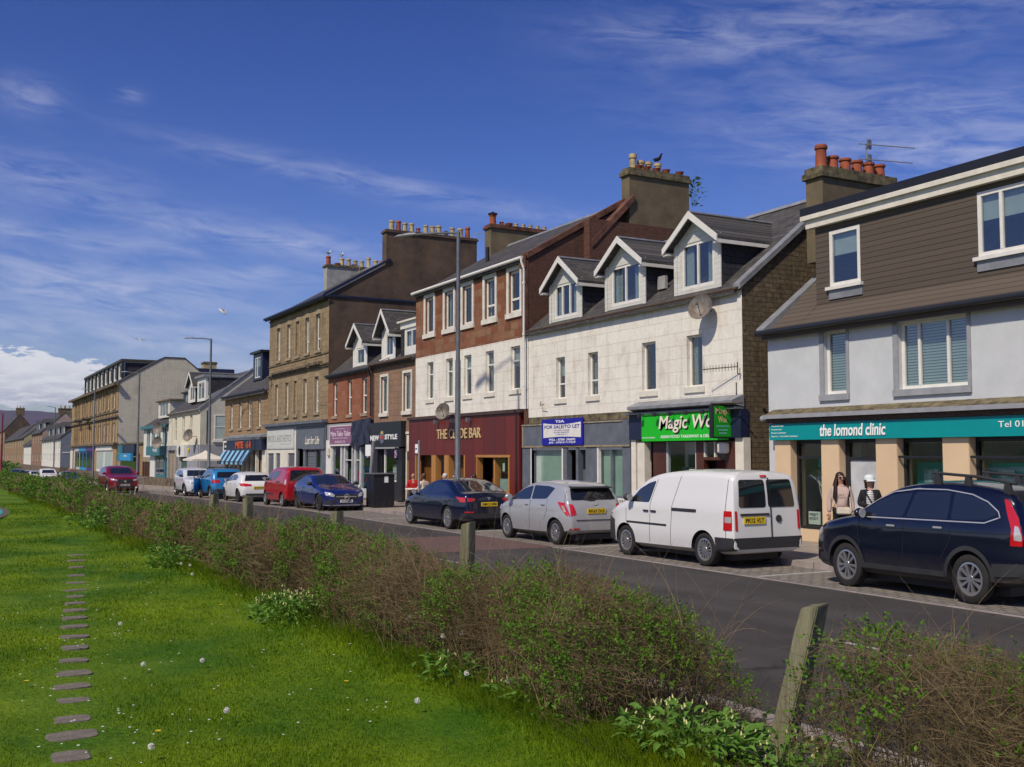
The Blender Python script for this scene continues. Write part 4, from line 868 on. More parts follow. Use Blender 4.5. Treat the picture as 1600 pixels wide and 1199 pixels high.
# ================= barber's house (weathered pink-brown stone)
def barber():
 x0, x1 = -46.6, -41.62; ze, yr, zr = 6.40, 21.2, 9.2
 B = thing('barber_house', 'narrow weathered brown stone house over the black barber shop', 'building', (-44.1, V, .12))
 ws = [(-45.62, -44.8, 4.05, 5.72), (-42.95, -42.1, 4.05, 5.72)]
 wall_panel(MB(), x0, x1, 3.5, ze - .02, ws).build('wall', 'w_brownpink', B)
 s = MB()
 for a, c, d, e in ws: s.box(a - .1, V - .03, d, a, V, e + .12).box(c, V - .03, d, c + .1, V, e + .12).box(a, V - .03, e, c, V, e + .12)
 s.build('window_margin', 'cream', B)
 for w in ws: window(B, *w, V + .08, fw=.10, sill=V - .08, sillmat='cream', inner='curtain', cur=.4)
 shell(B, x0, x1, ze, yr, zr, 'g_brown', 'slate', gr=False, gl=False, rx1=x1 - .02)
 sl = (zr - ze) / (yr - V); rf = lambda z: V + (z - ze) / sl
 dormer_gabled(B, -45.75, -44.15, 18.1, 6.5, 7.85, 8.75, rf, (-45.35, -44.45, 6.65, 7.72), mull=(), board=False, proj=.4)
 # flat-roofed box dormer beside it
 f = wall_panel(MB(), -43.6, x1, 6.5, 8.0, [(-43.1, -41.75, 6.85, 7.65)], y=18.15, dep=.08); f.prism([(18.16, 6.5), (20.2, 8.0), (18.16, 8.0)], 'x', -43.6, -43.52)
 f.box(-43.6, 18.1, 7.72, x1 - .02, 18.148, 8.0)
 d = f.build('box_dormer', 'white', B); MB().box(-43.75, 17.98, 8.002, x1 - .02, 20.6, 8.08).build('flat_roof', 'cream', d); window(d, -43.1, -41.75, 6.85, 7.65, 18.16, mull=(.5,), inner='curtain', cur=.3)
 MB().box(-43.5, 18.09, 6.5, -43.22, 18.148, 7.72).build('slate_strip', 'slatehung', d)
 gutter(B, x0, x1 - .03, ze - .08, 'rust'); downpipe(B, x0 + .1, 3.9, ze - .1, 'rust')
 MB().tube([(-44.6, 18.3, 6.72), (-45.3, V - .2, 6.45)], .04, 6).build('waste_pipe', 'white', B)
 F = MB().box(x0 + .3, V - .25, 2.50, -42.6, V + .1, 3.62).build('barber_fascia', 'black', B)
 text('NEW', -46.25, -45.15, 2.80, 3.03, V - .26, 'pure', F, bold=.03, depth=.01); text('STYLE', -44.45, -43.0, 2.83, 3.06, V - .26, 'pure', F, bold=.03, depth=.01)
 em = MB().lathe((-44.8, V - .27, 2.95), [(.001, 0), (.30, .002), (.30, .012), (.001, .014)], 18, 'y').build('round_emblem', 'slatep', F); MB().box(-44.95, V - .29, 2.86, -44.65, V - .272, 3.0).build('emblem_red', 'red_lens', F); MB().box(-44.85, V - .29, 3.08, -44.7, V - .272, 3.2).build('emblem_gold', 'plate_y', F)
 MB().box(-46.2, V - .28, 2.42, -42.9, V - .24, 2.49).build('fascia_edge', 'chrome', F)
 fr = MB().box(x0 + .3, V - .2, .12, -45.5, V + .1, 2.42).box(-43.2, V - .2, .12, -42.6, V + .1, 2.42).box(-45.5, V - .05, .12, -43.2, V + .05, .95).box(-45.5, V - .05, .95, -45.3, V + .05, 2.42); fr.build('barber_front', 'black', B)
 w = MB().box(-45.3, V - .04, .95, -43.2, V - .02, 2.42).build('display_window', 'shopglass', B); MB().box(-45.0, V - .06, .95, -44.9, V + .02, 2.42).box(-45.3, V - .06, .95, -43.2, V - .0, 1.02).build('window_bar', 'white', B)
 MB().box(-45.1, V + .4, 1.02, -44.2, V + .5, 1.7).box(-44.2, V + .4, 1.3, -43.3, V + .5, 1.75).build('counter', 'lgrey', B)
 for x in (-46.38, -42.95):   # barber's poles
  p = MB().cyl((x, V - .33, 2.02), (x, V - .33, 2.36), .07, n=10).build('barber_pole', 'barber', F); MB().ball((x, V - .33, 2.40), .085, n=8, m=5).ball((x, V - .33, 1.98), .085, n=8, m=5).build('barber_pole_cap', 'black', F)
 MB().box(-42.6, V - .02, .12, x1, V + .1, 3.5).build('close_entry', 'w_brownpink', B)
 MB().box(-42.42, V - .06, 2.3, -41.8, V - .022, 3.0).box(-42.5, V - .06, .12, -42.4, V - .022, 2.28).box(-41.8, V - .06, .12, -41.7, V - .022, 2.28).box(-42.5, V - .08, 3.05, -41.7, V - .022, 3.15).build('entry_surround', 'cream', B)
 MB().box(-42.4, V - .05, .14, -41.8, V - .021, 1.85).build('entry_door', 'doorwood', B); MB().box(-42.4, V - .05, 1.9, -41.8, V - .021, 2.25).build('fanlight', 'glass', B)
m_, nt_, b__ = newmat('barber_stripe'); g_ = N(nt_, 'ShaderNodeTexCoord'); w_ = N(nt_, 'ShaderNodeTexWave', i_Scale=1.2); w_.bands_direction = 'DIAGONAL'; Lk(nt_, g_.outputs['Object'], w_.inputs[0])
w_.inputs['Scale'].default_value = 3; Lk(nt_, ramp(nt_, w_.outputs[0], [(0, (.5, .02, .02)), (.4, (.7, .7, .7)), (.75, (.02, .03, .3))]), b__.inputs['Base Color']); MT['barber'] = m_
barber()

# ================= red sandstone house
def red_house():
 x0, x1 = -53.1, -46.6; ze, yr, zr = 6.30, 21.2, 9.0
 B = thing('red_stone_house', 'narrow red sandstone house above the grey shop with a mauve banner', 'building', (-49.8, V, .12))
 ws = [(-52.35, -51.72, 4.15, 5.85), (-50.15, -49.55, 4.15, 5.85), (-48.15, -47.45, 4.15, 5.85)]
 wall_panel(MB(), x0, x1, 3.8, ze - .02, ws).build('wall', 'w_red2', B)
 for w in ws: window(B, *w, V + .1, fw=.075, transom=.5, sill=V - .05, inner='curtain', cur=.4)
 shell(B, x0, x1, ze, yr, zr, 'g_brown', 'slate', gl=False, gr=False, rx0=x0 + .03)
 sl = (zr - ze) / (yr - V); rf = lambda z: V + (z - ze) / sl
 dormer_gabled(B, -50.0, -48.1, 18.25, 6.45, 7.75, 8.55, rf, (-49.55, -48.5, 6.6, 7.4), mull=(), board=False, proj=.35)
 gutter(B, x0 + .1, x1, ze - .08, 'zinc'); downpipe(B, x1 - .12, 3.95, ze - .1, 'zinc')
 F = MB().box(-52.95, V - .08, 2.6, x1 - .06, V + .1, 3.72).build('shop_fascia', 'grey', B)
 bn = MB().box(-52.4, V - .16, 2.60, -49.0, V - .13, 3.62).build('mauve_banner', 'white', B); MB().box(-52.32, V - .165, 2.68, -49.08, V - .1605, 3.58).build('banner_print', 'purple', bn)
 text('Mitre Tailor Tailor', -52.15, -49.2, 3.08, 3.33, V - .166, 'pinkt', bn, depth=.003, bold=.01); text('alterations and repairs', -51.9, -49.6, 2.94, 3.03, V - .166, 'pinkt', bn, depth=.003); text('01436 674 174', -51.5, -50.0, 2.74, 2.86, V - .166, 'pinkt', bn, depth=.003); text('the sewing shop', -51.4, -50.1, 3.42, 3.48, V - .166, 'pinkt', bn, depth=.003)
 # crumpled tarpaulin hanging over the right half
 b = MB(); nx, nz = 26, 14; rnd = random.Random(5); ph = [rnd.uniform(0, 6) for _ in range(6)]
 vs = []
 for i in range(nx + 1):
  for j in range(nz + 1):
   u, v = i / nx, j / nz; x = -48.95 + u * 2.5 - .15 * v * (1 - u); z = 3.9 - .12 * (1 - u) - v * (1.25 + .06 * math.sin(u * 9 + ph[0]))
   y = V - .16 - .10 * abs(math.sin(u * 7 + v * 3 + ph[1])) * (.3 + v) - .05 * math.sin(u * 19 - v * 8 + ph[2]) * v
   vs.append((x, y, z))
 b.add(vs, [(i * (nz + 1) + j, (i + 1) * (nz + 1) + j, (i + 1) * (nz + 1) + j + 1, i * (nz + 1) + j + 1) for i in range(nx) for j in range(nz)])
 b.add([(p[0], V - .10, p[2]) for p in vs], [(i * (nz + 1) + j, i * (nz + 1) + j + 1, (i + 1) * (nz + 1) + j + 1, (i + 1) * (nz + 1) + j) for i in range(nx) for j in range(nz)])
 b.build('tarpaulin', 'tarp', B, smooth=80, fix=False)
 p = MB()
 for a, c in ((-53.05, -52.3), (-52.3, -52.12), (-50.95, -50.7), (-50.45, -50.25), (-49.3, -49.2), (-48.95, -48.75), (-48.2, -48.0), (-46.75, -46.62)): p.box(a, V - .06, .12, c, V + .1, 2.6)
 p.box(-52.12, V - .05, .12, -50.95, V + .08, .6).box(-48.0, V - .05, .12, -46.75, V + .08, .55); p.build('shop_pillars', 'lgrey', B)
 MB().box(-53.08, V - .09, .12, -52.3, V - .062, 2.9).build('white_pilaster', 'white', B)
 MB().box(-52.7, V - .22, 2.1, -52.4, V - .092, 2.5).build('alarm_box', 'cream', B, bevel=.03)
 MB().box(-52.12, V + .0, .6, -50.95, V + .01, 2.6).box(-50.7, V + .0, 1.9, -50.45, V + .01, 2.6).box(-50.25, V + .3, .2, -49.3, V + .31, 2.6).box(-48.75, V, .2, -48.2, V + .01, 2.6).box(-48.0, V, .55, -46.75, V + .01, 2.6).build('shop_glass', 'shopglass', B)
 MB().box(-50.25, V - .03, 1.86, -49.3, V + .05, 1.92).box(-48.75, V - .03, 1.86, -48.2, V + .05, 1.92).build('door_head', 'lgrey', B); MB().box(-52.0, V + .8, .6, -47, V + .85, 2.5).build('shop_interior', 'interior_green', B)
 MB().box(-48.65, V + .02, .9, -48.35, V + .03, 1.35).build('pink_notice', 'pinknote', B)
MT['interior_green'] = plain('dim_interior', (.06, .10, .08), .9, var=.5, scale=2.5, var2=(.02, .03, .03)); MT['pinknote'] = plain('magenta_print', (.35, .03, .12), .6, var=.1)
red_house()

# ================= tall tan tenement with brown gable
def tenement():
 x0, x1 = -64.35, -53.1; ze, yr, zr = 10.60, 23.6, 13.85
 B = thing('tall_tenement', 'tall tan stone tenement with plain brown gable and long pot-lined chimney', 'building', (-58.7, V, .12))
 up = [(-62.75, -61.98, 7.8, 9.75), (-60.66, -59.9, 7.8, 9.75), (-58.93, -58.2, 7.8, 9.75), (-57.15, -56.4, 7.8, 9.75), (-55.28, -54.45, 7.8, 9.75)]
 lo = [(a, c, 4.45, 6.35) for a, c in ((-62.95, -62.3), (-60.85, -60.18), (-59.15, -58.55), (-57.35, -56.7), (-55.35, -54.62))]
 wall_panel(MB(), x0, x1, 3.95, ze - .05, up + lo, dep=.24).build('wall', 'w_tan', B)
 s = MB()
 for a, c, d, e in up + lo:
  s.box(a - .16, V - .03, d, a, V, e + .02).box(c, V - .03, d, c + .16, V, e + .02)
  n = 8; m = (a + c) / 2; w = (c - a) / 2
  s.prism([(a - .16, e + .02), (c + .16, e + .02)] + [(m + (w + .16) * math.cos(math.pi * i / n), e + .02 + .24 * math.sin(math.pi * i / n)) for i in range(1, n)], 'y', V - .03, V)
 s.build('window_margin', 'stone', B)
 for i, w in enumerate(up + lo):
  if i in (2, 7): MB().box(w[0], V + .08, w[2], w[1], V + .2, w[3]).build('blind_window', 'w_tan', B); MB().box(w[0] - .12, V - .08, w[2] - .18, w[1] + .12, V + .02, w[2] - .004).build('sill', 'stone', B); continue
  window(B, *w, V + .12, fw=.085, transom=.32, sill=V - .08, inner='curtain', cur=.35)
 MB().box(x0, V - .08, 6.82, x1, V - .001, 6.92).box(x0, V - .14, 6.922, x1, V - .001, 6.98).box(-63.2, V - .24, 6.982, -56.4, V - .001, 7.10).box(-56.0, V - .24, 6.982, -54.1, V - .001, 7.14).box(x0, V - .06, ze - .32, x1, V - .001, ze - .24).box(x0, V - .05, 7.5, x1, V - .001, 7.56).build('string_course', 'stonedk', B)
 shell(B, x0, x1, ze, yr, zr, 'g_brown', 'slate', yb=29.2, over=.3, ze=10.6, rx1=x1 - .03)
 gutter(B, x0 - .1, x1 + .15, ze - .1, 'navy', V - .33, .08)
 MB().box(x1 - .05, V - .1, ze - .12, x1 + .06, 27.5, ze - .02).build('gable_ledge', 'navy', B)
 MB().prism([(V - .3, ze - .12), (21.4, 12.7), (21.4, 12.84), (V - .3, ze + .06)], 'x', x1 - .1, x1 + .08).build('verge', 'navy', B)
 pots = [(21.62, .56, .16, 'pot_y'), (22.02, .58, .14, 'pot_r'), (22.4, .5, .15, 'pot_y'), (22.8, .52, .15, 'pot_y'), (23.2, .3, .12, 'pot_r'), (23.65, .5, .15, 'pot_y'), (24.06, .5, .15, 'pot_y'), (24.45, .56, .16, 'pot_y'), (24.9, .3, .12, 'trim'), (25.3, .54, .15, 'pot_y'), (25.8, .54, .16, 'pot_y'), (26.25, .66, .15, 'pot_r')]
 chimney(B, x1 - .62, x1 - .014, 21.2, 26.7, 12.0, 14.25, 'g_brown', pots, 'g_brown', .18)
 pots = [(21.6, .56, .16, 'pot_r'), (22.2, .16, .15, 'pot_r'), (22.5, .5, .16, 'pot_y'), (22.95, .5, .15, 'pot_y'), (23.4, .45, .15, 'pot_y'), (23.85, .45, .14, 'pot_y'), (24.3, .72, .14, 'pot_y'), (24.8, .58, .17, 'pot_y'), (25.2, .56, .15, 'pot_r')]
 chimney(B, x0 + .02, x0 + .7, 21.4, 25.8, 11.5, 14.05, 'st_grey', pots, 'moss', .16)
 dish(B, x0 + .5, 23.3, 13.9, .42, col='rustdish', face=(1, -.6, .4), wally=23.6)
 a = MB().tube([(x1 - .3, 26.5, 14.2), (x1 - .3, 26.9, 14.9)], .015, 5)
 for z in (14.45, 14.75):
  a.tube([(x1 - .3, 26.6, z), (x1 + .8, 27.6, z)], .012, 5)
  for k in range(9): q = Vector(ipolv((x1 - .2, 26.7, z), (x1 + .75, 27.55, z), k / 8)); a.tube([q - Vector((0, 0, .1)), q + Vector((0, 0, .1))], .007, 4)
 a.build('aerial', 'metal', B)
 # two shops
 MB().box(x0 - .1, V - .34, 3.85, x1 + .05, V, 4.0).box(x0, V - .22, 3.72, x1, V - .001, 3.848).build('shop_cornice', 'slatep', B)
 F1 = wall_panel(MB(), x0 + .02, -58.3, .12, 3.72, [(-64.1, -62.8, .12, 2.25), (-62.4, -61.45, .12, 2.25), (-59.95, -58.6, .12, 2.25)], y=V - .08, dep=.12).build('aesthetics_front', 'cream', B)
 sg = MB().box(-64.15, V - .13, 2.5, -58.65, V - .085, 3.66).build('aesthetics_sign', 'lgrey', B); MB().box(-64.08, V - .135, 2.56, -58.72, V - .1305, 3.60).build('sign_face', 'frostw', sg)
 text('ARGYLL AESTHETICS', -64.0, -59.1, 2.92, 3.30, V - .136, 'greyl', sg, depth=.006); text('clinic and academy', -61.2, -59.2, 2.74, 2.81, V - .136, 'greyl', sg, depth=.003)
 MB().lathe((-63.3, V - .137, 3.08), [(.44, 0), (.46, 0), (.46, .006), (.44, .006)], 26, 'y', True).build('ring_motif', 'greyl', sg)
 sh = MB()
 for a, c in ((-64.1, -62.8), (-62.4, -61.45), (-59.95, -58.6)):
  for k in range(24): sh.box(a, V - .0, .2 + k * .086, c, V + .02, .27 + k * .086)
  sh.box(a, V + .022, .12, c, V + .04, 2.24)
 sh.build('shutter', 'slatep', B)
 F2 = MB().box(-58.3, V - .1, 2.5, x1 + .0, V + .05, 3.72).box(-58.28, V - .06, .12, -58.1, V + .05, 2.5).box(-57.0, V - .08, .12, -56.6, V + .05, 2.5).box(-54.0, V - .08, .12, x1, V + .05, 2.5).build('gift_shop_front', 'slatep', B)
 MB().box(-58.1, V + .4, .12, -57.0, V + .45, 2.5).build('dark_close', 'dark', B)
 s3 = MB().box(-57.0, V - .16, 2.45, -53.25, V - .102, 3.5).build('gift_shop_sign', 'slatep', B); text('Last for Life', -56.4, -54.0, 2.72, 3.15, V - .165, 'letter', s3, shear=.35, depth=.01, bold=.01)
 MB().box(-56.6, V, .12, -54.0, V + .03, 2.45).build('shop_glass', 'shopglass', B); sh = MB()
 for k in range(8): sh.box(-56.3, V - .02, 1.35 + k * .12, -55.1, V - .005, 1.45 + k * .12)
 sh.build('half_open_shutter', 'metal', B); MB().box(-54.95, V - .06, .12, -54.85, V + .02, 2.45).box(-54.95, V - .05, 1.4, -54.0, V + .02, 1.48).build('door_frame', 'slatep', B)
 MB().tube([(-53.4, V, 4.75), (-53.4, V - .35, 4.75)], .015, 5).build('bracket', 'black', B)
MT['frostw'] = plain('off_white_sign', (.55, .57, .53), .5, var=.04)
tenement()

# ================= cafe
def cafe():
 x0, x1 = -75.55, -64.38; ze, yr, zr = 6.28, 22.3, 9.7
 B = thing('cafe_building', 'two storey ochre stone cafe with navy box dormer and blue striped awning', 'building', (-70, V, .12))
 ws = [(a, c, 3.95, 5.72) for a, c in ((-74.0, -73.3), (-71.6, -70.9), (-69.3, -68.55), (-66.85, -66.15))]
 wall_panel(MB(), x0, x1, 3.25, ze - .02, ws).build('wall', 'w_ochre', B)
 for w in ws: window(B, *w, V + .1, fw=.10, transom=.5, sill=V - .08, inner='curtain', cur=.4)
 MB().box(x0, V - .06, ze - .28, x1, V - .001, ze - .1).build('eaves_course', 'stone', B)
 shell(B, x0, x1, ze, yr, zr, 'g_pale', 'slate', gr=False, rx1=x1 - .03, over=.3); gutter(B, x0, x1 - .05, ze - .1, 'zinc', V - .32)
 f = wall_panel(MB(), -71.9, -69.6, 7.2, 9.0, [(-71.5, -70.1, 7.35, 8.75)], y=19.0, dep=.08); f.prism([(19.01, 7.0), (21.8, 9.0), (19.01, 9.0)], 'x', -69.7, -69.6).prism([(19.01, 7.0), (21.8, 9.0), (19.01, 9.0)], 'x', -71.9, -71.8)
 d = f.build('box_dormer', 'navy', B); MB().box(-72.1, 18.8, 9.002, -69.4, 22.4, 9.15).build('flat_roof', 'black', d); window(d, -71.5, -70.1, 7.35, 8.75, 19.02, mull=(.4,), inner='blind')
 chimney(B, x1 - .7, x1 - .05, 21.5, 23.6, 8.8, 10.3, 'st_brown', [(22.0, .5, .17, 'pot_y')], 'moss')
 F = MB().box(-73.5, V - .35, 2.45, -64.6, V + .05, 3.12).build('cafe_sign', 'navy', B); MB().prism([(V, 3.5), (V - .5, 3.36), (V - .5, 3.25), (V, 3.25)], 'x', -73.6, x1 + .05).build('cornice', 'lead', B); MB().box(-73.5, V - .38, 3.122, -65.0, V, 3.245).build('white_band', 'white', F)
 text('MITE', -70.9, -68.9, 2.58, 3.02, V - .36, 'orange', F, bold=.03, depth=.02); text('61', -68.2, -67.1, 2.58, 3.02, V - .36, 'orange', F, bold=.03, depth=.02)
 MB().lathe((-66.2, V - .45, 2.85), [(.42, 0), (.45, 0), (.45, .03), (.42, .03)], 22, 'y', True).build('ring_sign', 'black', F)
 # awning with blue and dark stripes
 n = 12; A = None
 for c, nm in ((0, 'sky'), (1, 'navy')):
  b = MB()
  for i in range(n):
   if i % 2 != c: continue
   a0, a1 = -74.2 + i * .62, -74.2 + (i + 1) * .62
   b.add([(a0, V - .36, 2.44), (a1, V - .36, 2.44), (a1, V - .80, 1.72), (a0, V - .80, 1.72), (a0, V - .36, 2.42), (a1, V - .36, 2.42), (a1, V - .80, 1.70), (a0, V - .80, 1.70)], [(0, 1, 2, 3), (7, 6, 5, 4), (3, 2, 6, 7)])
   b.box(a0, V - .81, 1.52, a1, V - .80, 1.70)
  A = b.build('awning' if c == 0 else 'awning_stripe', nm, B if c == 0 else A, fix=False)
 MB().tube([(-74.2, V - .80, 1.70), (-66.7, V - .80, 1.70)], .025, 6).tube([(-73.2, V - .3, 2.3), (-73.2, V - .80, 1.70)], .02, 5).build('awning_rail', 'black', A)
 p = MB()
 for x in (-73.5, -72.6, -71.5, -70.3, -69.2, -68.1, -66.9, -65.3): p.box(x, V - .1, .12, x + (.16 if x != -65.3 else .9), V + .1, 2.45)
 p.build('shop_pillars', 'cream', B); MB().box(-73.4, V + .02, .5, -66.9, V + .03, 2.45).build('cafe_windows', 'shopglass', B); MB().box(-73.4, V, .12, -66.9, V + .08, .5).build('stall_riser', 'grey', B); MB().box(-66.74, V + .2, .12, -65.3, V + .25, 2.4).build('close_door', 'stone', B)
 N1 = MB().box(x0 + .05, V - .1, 2.3, -73.55, V + .05, 3.15).build('small_shop_sign', 'white', B); MB().box(-75.2, V - .12, 2.5, -73.8, V - .102, 3.0).build('sign_face', 'black', N1); text('PHARMACY', -75.0, -74.0, 2.65, 2.82, V - .125, 'pure', N1, depth=.004)
 MB().box(x0 + .05, V - .12, 3.152, -73.6, V, 3.24).build('brown_gutter', 'maroon', B); MB().box(x0 + .02, V - .04, .12, x0 + .3, V + .05, 2.3).box(-74.0, V - .04, .12, -73.7, V + .05, 2.3).build('white_post', 'white', B); MB().box(x0 + .3, V + .1, .12, -74.0, V + .15, 2.3).build('dark_glass', 'carglass_dark', B)
cafe()

# ================= cream house beyond the yard
def cream_house():
 x0, x1 = -96.0, -83.4; ze, yr, zr = 5.80, 22.0, 8.95
 B = thing('cream_house', 'cream rendered house with gabled white dormer and grey lower floor beyond the cafe yard', 'building', (-90, V, .12))
 ws = [(-93.5, -92.5, 3.3, 5.4), (-90.3, -89.35, 3.3, 5.4), (-87.3, -86.35, 3.3, 5.4)]
 wall_panel(MB(), x0, x1, 2.95, ze - .02, ws).build('wall', 'w_cream', B)
 for w in ws: window(B, *w, V + .1, mat='cream', fw=.1, transom=.5, inner=None)
 MB().box(x0, V - .12, ze - .25, x1, V - .001, ze - .06).build('eaves_course', 'w_cream', B)
 s = (zr - ze) / (yr - V); gb = MB()
 gb.prism([(V + .004, 2.95), (27, 2.95), (27, ze), (yr, zr - .12), (V + .004, ze - .02)], 'x', x1 - .3, x1 - .012); gb.build('gable_wall', 'g_pale', B)
 MB().prism([(V + .004, .12), (27, .12), (27, ze), (yr, zr - .12), (V + .004, ze - .02)], 'x', x0 + .012, x0 + .3).box(x0 + .3, 26.7, .12, x1 - .35, 26.9, ze).build('rear_wall', 'g_pale', B)
 MB().box(x1 - .3, V + .004, .12, x1 - .011, 27, 2.948).build('grey_lower_gable', 'grey', B)
 rf0 = MB().prism([(V - .2, ze - .2 * s + .02), (yr, zr), (yr, zr - .14), (V - .2, ze - .2 * s - .1)], 'x', x0, x1 - .1).prism([(yr + .002, zr), (27.2, ze), (27.2, ze - .1), (yr + .002, zr - .14)], 'x', x0, x1 - .1).build('roof', 'slate', B)
 skew(B, x1 - .05, [(V - .15, ze - .08), (yr, zr + .02)], 'lead', .24, .1)
 rf = lambda z: V + (z - ze) / s
 dormer_gabled(B, -89.9, -87.3, 18.4, 6.45, 7.9, 8.9, rf, (-89.4, -87.7, 6.6, 7.75), mull=(.5,), board=False)
 f = wall_panel(MB(), -86.6, -83.6, 6.4, 8.25, [(-86.3, -84.1, 6.55, 7.9)], y=18.4, dep=.08).prism([(18.41, 6.4), (21.2, 8.25), (18.41, 8.25)], 'x', -83.7, -83.6)
 d = f.build('box_dormer', 'white', B); MB().box(-86.8, 18.2, 8.252, -83.45, 23.5, 8.42).build('flat_roof', 'lead', d); window(d, -86.3, -84.1, 6.55, 7.9, 18.42, mull=(.5,), inner='curtain', cur=.3)
 MB().prism([(18.6, 6.8), (21.2, 8.2), (18.6, 8.2)], 'x', -83.598, -83.55).build('dormer_cheek', 'slatehung', d)
 f = wall_panel(MB(), -96.0, -91.5, 6.55, 7.55, [(-95.0, -92.5, 6.7, 7.35)], y=19.2, dep=.08).prism([(19.21, 6.5), (21, 7.55), (19.21, 7.55)], 'x', -91.6, -91.5)
 d = f.build('navy_dormer', 'navy', B); MB().box(-96.2, 19.0, 7.552, -91.3, 21.5, 7.68).build('flat_roof', 'black', d); window(d, -95.0, -92.5, 6.7, 7.35, 19.22, mull=(.33, .66), inner=None)
 MB().box(-95.98, V - .05, -1.5, x1 - .02, V + 3, .119).build('plinth', 'stonedk', B)
 # window on the gable
 w = MB().box(x1 - .01, 19.05, 3.3, x1 + .05, 19.15, 5.3).box(x1 - .01, 20.0, 3.3, x1 + .05, 20.1, 5.3).box(x1 - .01, 19.15, 3.3, x1 + .05, 20.0, 3.4).box(x1 - .01, 19.15, 5.2, x1 + .05, 20.0, 5.3).box(x1 - .01, 19.15, 4.3, x1 + .05, 20.0, 4.36).box(x1 - .01, 18.95, 3.15, x1 + .12, 20.2, 3.295).build('gable_window', 'white', B)
 MB().box(x1 - .008, 19.15, 3.4, x1 + .02, 20.0, 5.2).build('pane', 'frosted', w)
 MB().tube([(x1 + .04, 18.5, 5.6), (x1 + .04, 18.5, 3.0)], .045, 6).build('downpipe', 'black', B)
 dish(B, -84.6, V - .5, 3.62, .5, col='rustdish', face=(.6, -1, .3))
 F = MB().box(x0, V - .1, .12, -95.6, V + .1, 2.95).box(-92.6, V - .1, .12, -92.2, V + .1, 2.95).box(-90.9, V - .1, .12, -90.6, V + .1, 2.95).box(x0, V - .12, 2.55, -90.6, V + .1, 2.95).build('grey_shopfront', 'grey', B)
 MB().box(-95.6, V + .1, .12, -92.6, V + .12, 2.55).box(-92.2, V + .1, .12, -90.9, V + .12, 2.55).build('shop_glass', 'stone', B)
 S = MB().box(-90.6, V - .35, 2.0, -87.6, V + .05, 2.98).build('white_box_sign', 'white', B); MB().lathe((-89.4, V - .37, 2.5), [(.001, 0), (.40, .0), (.40, .02), (.001, .02)], 20, 'y').build('round_black_logo', 'black', S)
 MB().box(-87.6, V - .1, .12, x1 - .32, V + .1, 2.95).box(-90.6, V - .05, .12, -90.2, V + .1, 2.0).build('grey_front', 'grey', B); MB().lathe((-86.8, V - .2, 2.55), [(.001, 0), (.16, 0), (.16, .05), (.001, .05)], 12, 'y').build('yellow_badge', 'plate_y', B); MB().box(-90.2, V + .0, .6, -87.7, V + .02, 1.95).build('shop_window', 'interior_green', B)
cream_house()

def teal_house():
 x0, x1 = -108.6, -96.0; ze, yr, zr = 4.95, 21.5, 7.3
 B = thing('teal_trimmed_house', 'low white house with teal eaves and teal window bands, beside the cream house', 'building', (-102, V, .12))
 ws = [(-106.5, -105.4, 2.85, 4.5), (-103.9, -102.8, 2.85, 4.5), (-101.1, -100.0, 2.85, 4.5), (-98.4, -97.3, 2.85, 4.5)]
 wall_panel(MB(), x0, x1, 1.95, ze - .02, ws).build('wall', 'w_teal', B)
 for w in ws: window(B, *w, V + .1, mat='tealt', fw=.12, inner=None)
 s = MB()
 for a, c, d, e in ws: s.box(a - .18, V - .03, d - .1, a, V, e + .1).box(c, V - .03, d - .1, c + .18, V, e + .1)
 s.build('window_margin', 'tealt', B)
 shell(B, x0, x1, ze, yr, zr, 'g_pale', 'slate', over=.3, z0=.12); MB().box(x0 - .1, V - .34, ze - .32, x1, V - .31, ze - .04).box(x0 - .1, V - .3, ze - .38, x1, V - .001, ze - .33).build('eaves_board', 'tealt', B)
 f = wall_panel(MB(), -104.5, -98.9, 5.6, 7.1, [(-103.8, -99.7, 5.75, 6.95)], y=18.6, dep=.08).prism([(18.61, 5.5), (21.2, 7.1), (18.61, 7.1)], 'x', -99.0, -98.9)
 d = f.build('box_dormer', 'cream', B); MB().box(-104.8, 18.4, 7.102, -98.6, 22, 7.25).build('flat_roof', 'stonedk', d); window(d, -103.8, -99.7, 5.75, 6.95, 18.62, mull=(.33, .66), inner='curtain', cur=.3)
 for z in (4.45, 3.2): dish(B, -96.9, V - .6, z, .55, col='rustdish', face=(.7, -1, .2))
 MB().box(-108.6, V - .06, 1.5, -104.3, V + .1, 1.949).build('sign_board', 'stone', B)
 F = MB().box(-104.2, V - .5, 2.1, -97.0, V + .05, 2.95).build('teal_sign', 'tealt', B); text('TILES', -100.8, -98.6, 2.45, 2.7, V - .51, 'pure', F, depth=.01, bold=.02)
 MB().box(-104.2, V - .12, .12, -101.8, V + .1, 2.1).build('white_front', 'white', B); MB().box(-101.8, V - .05, .12, -97.0, V + .1, 2.1).build('teal_shopfront', 'tealt', B); MB().box(-101.4, V - .08, .4, -99.8, V - .052, 2.0).box(-99.4, V - .08, .4, -97.6, V - .052, 2.0).build('shop_glass', 'carglass_dark', B)
 MB().box(-108.58, V - .05, -2.5, -96.02, V + 3, .119).build('plinth', 'stonedk', B)
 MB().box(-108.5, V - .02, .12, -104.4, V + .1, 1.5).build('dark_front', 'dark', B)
 p = MB()
 for x in (-108.5, -107.3, -106.0, -104.9): p.box(x, V - .1, .12, x + .22, V - .021, 1.5)
 p.build('posts', 'timberd', B)
teal_house()

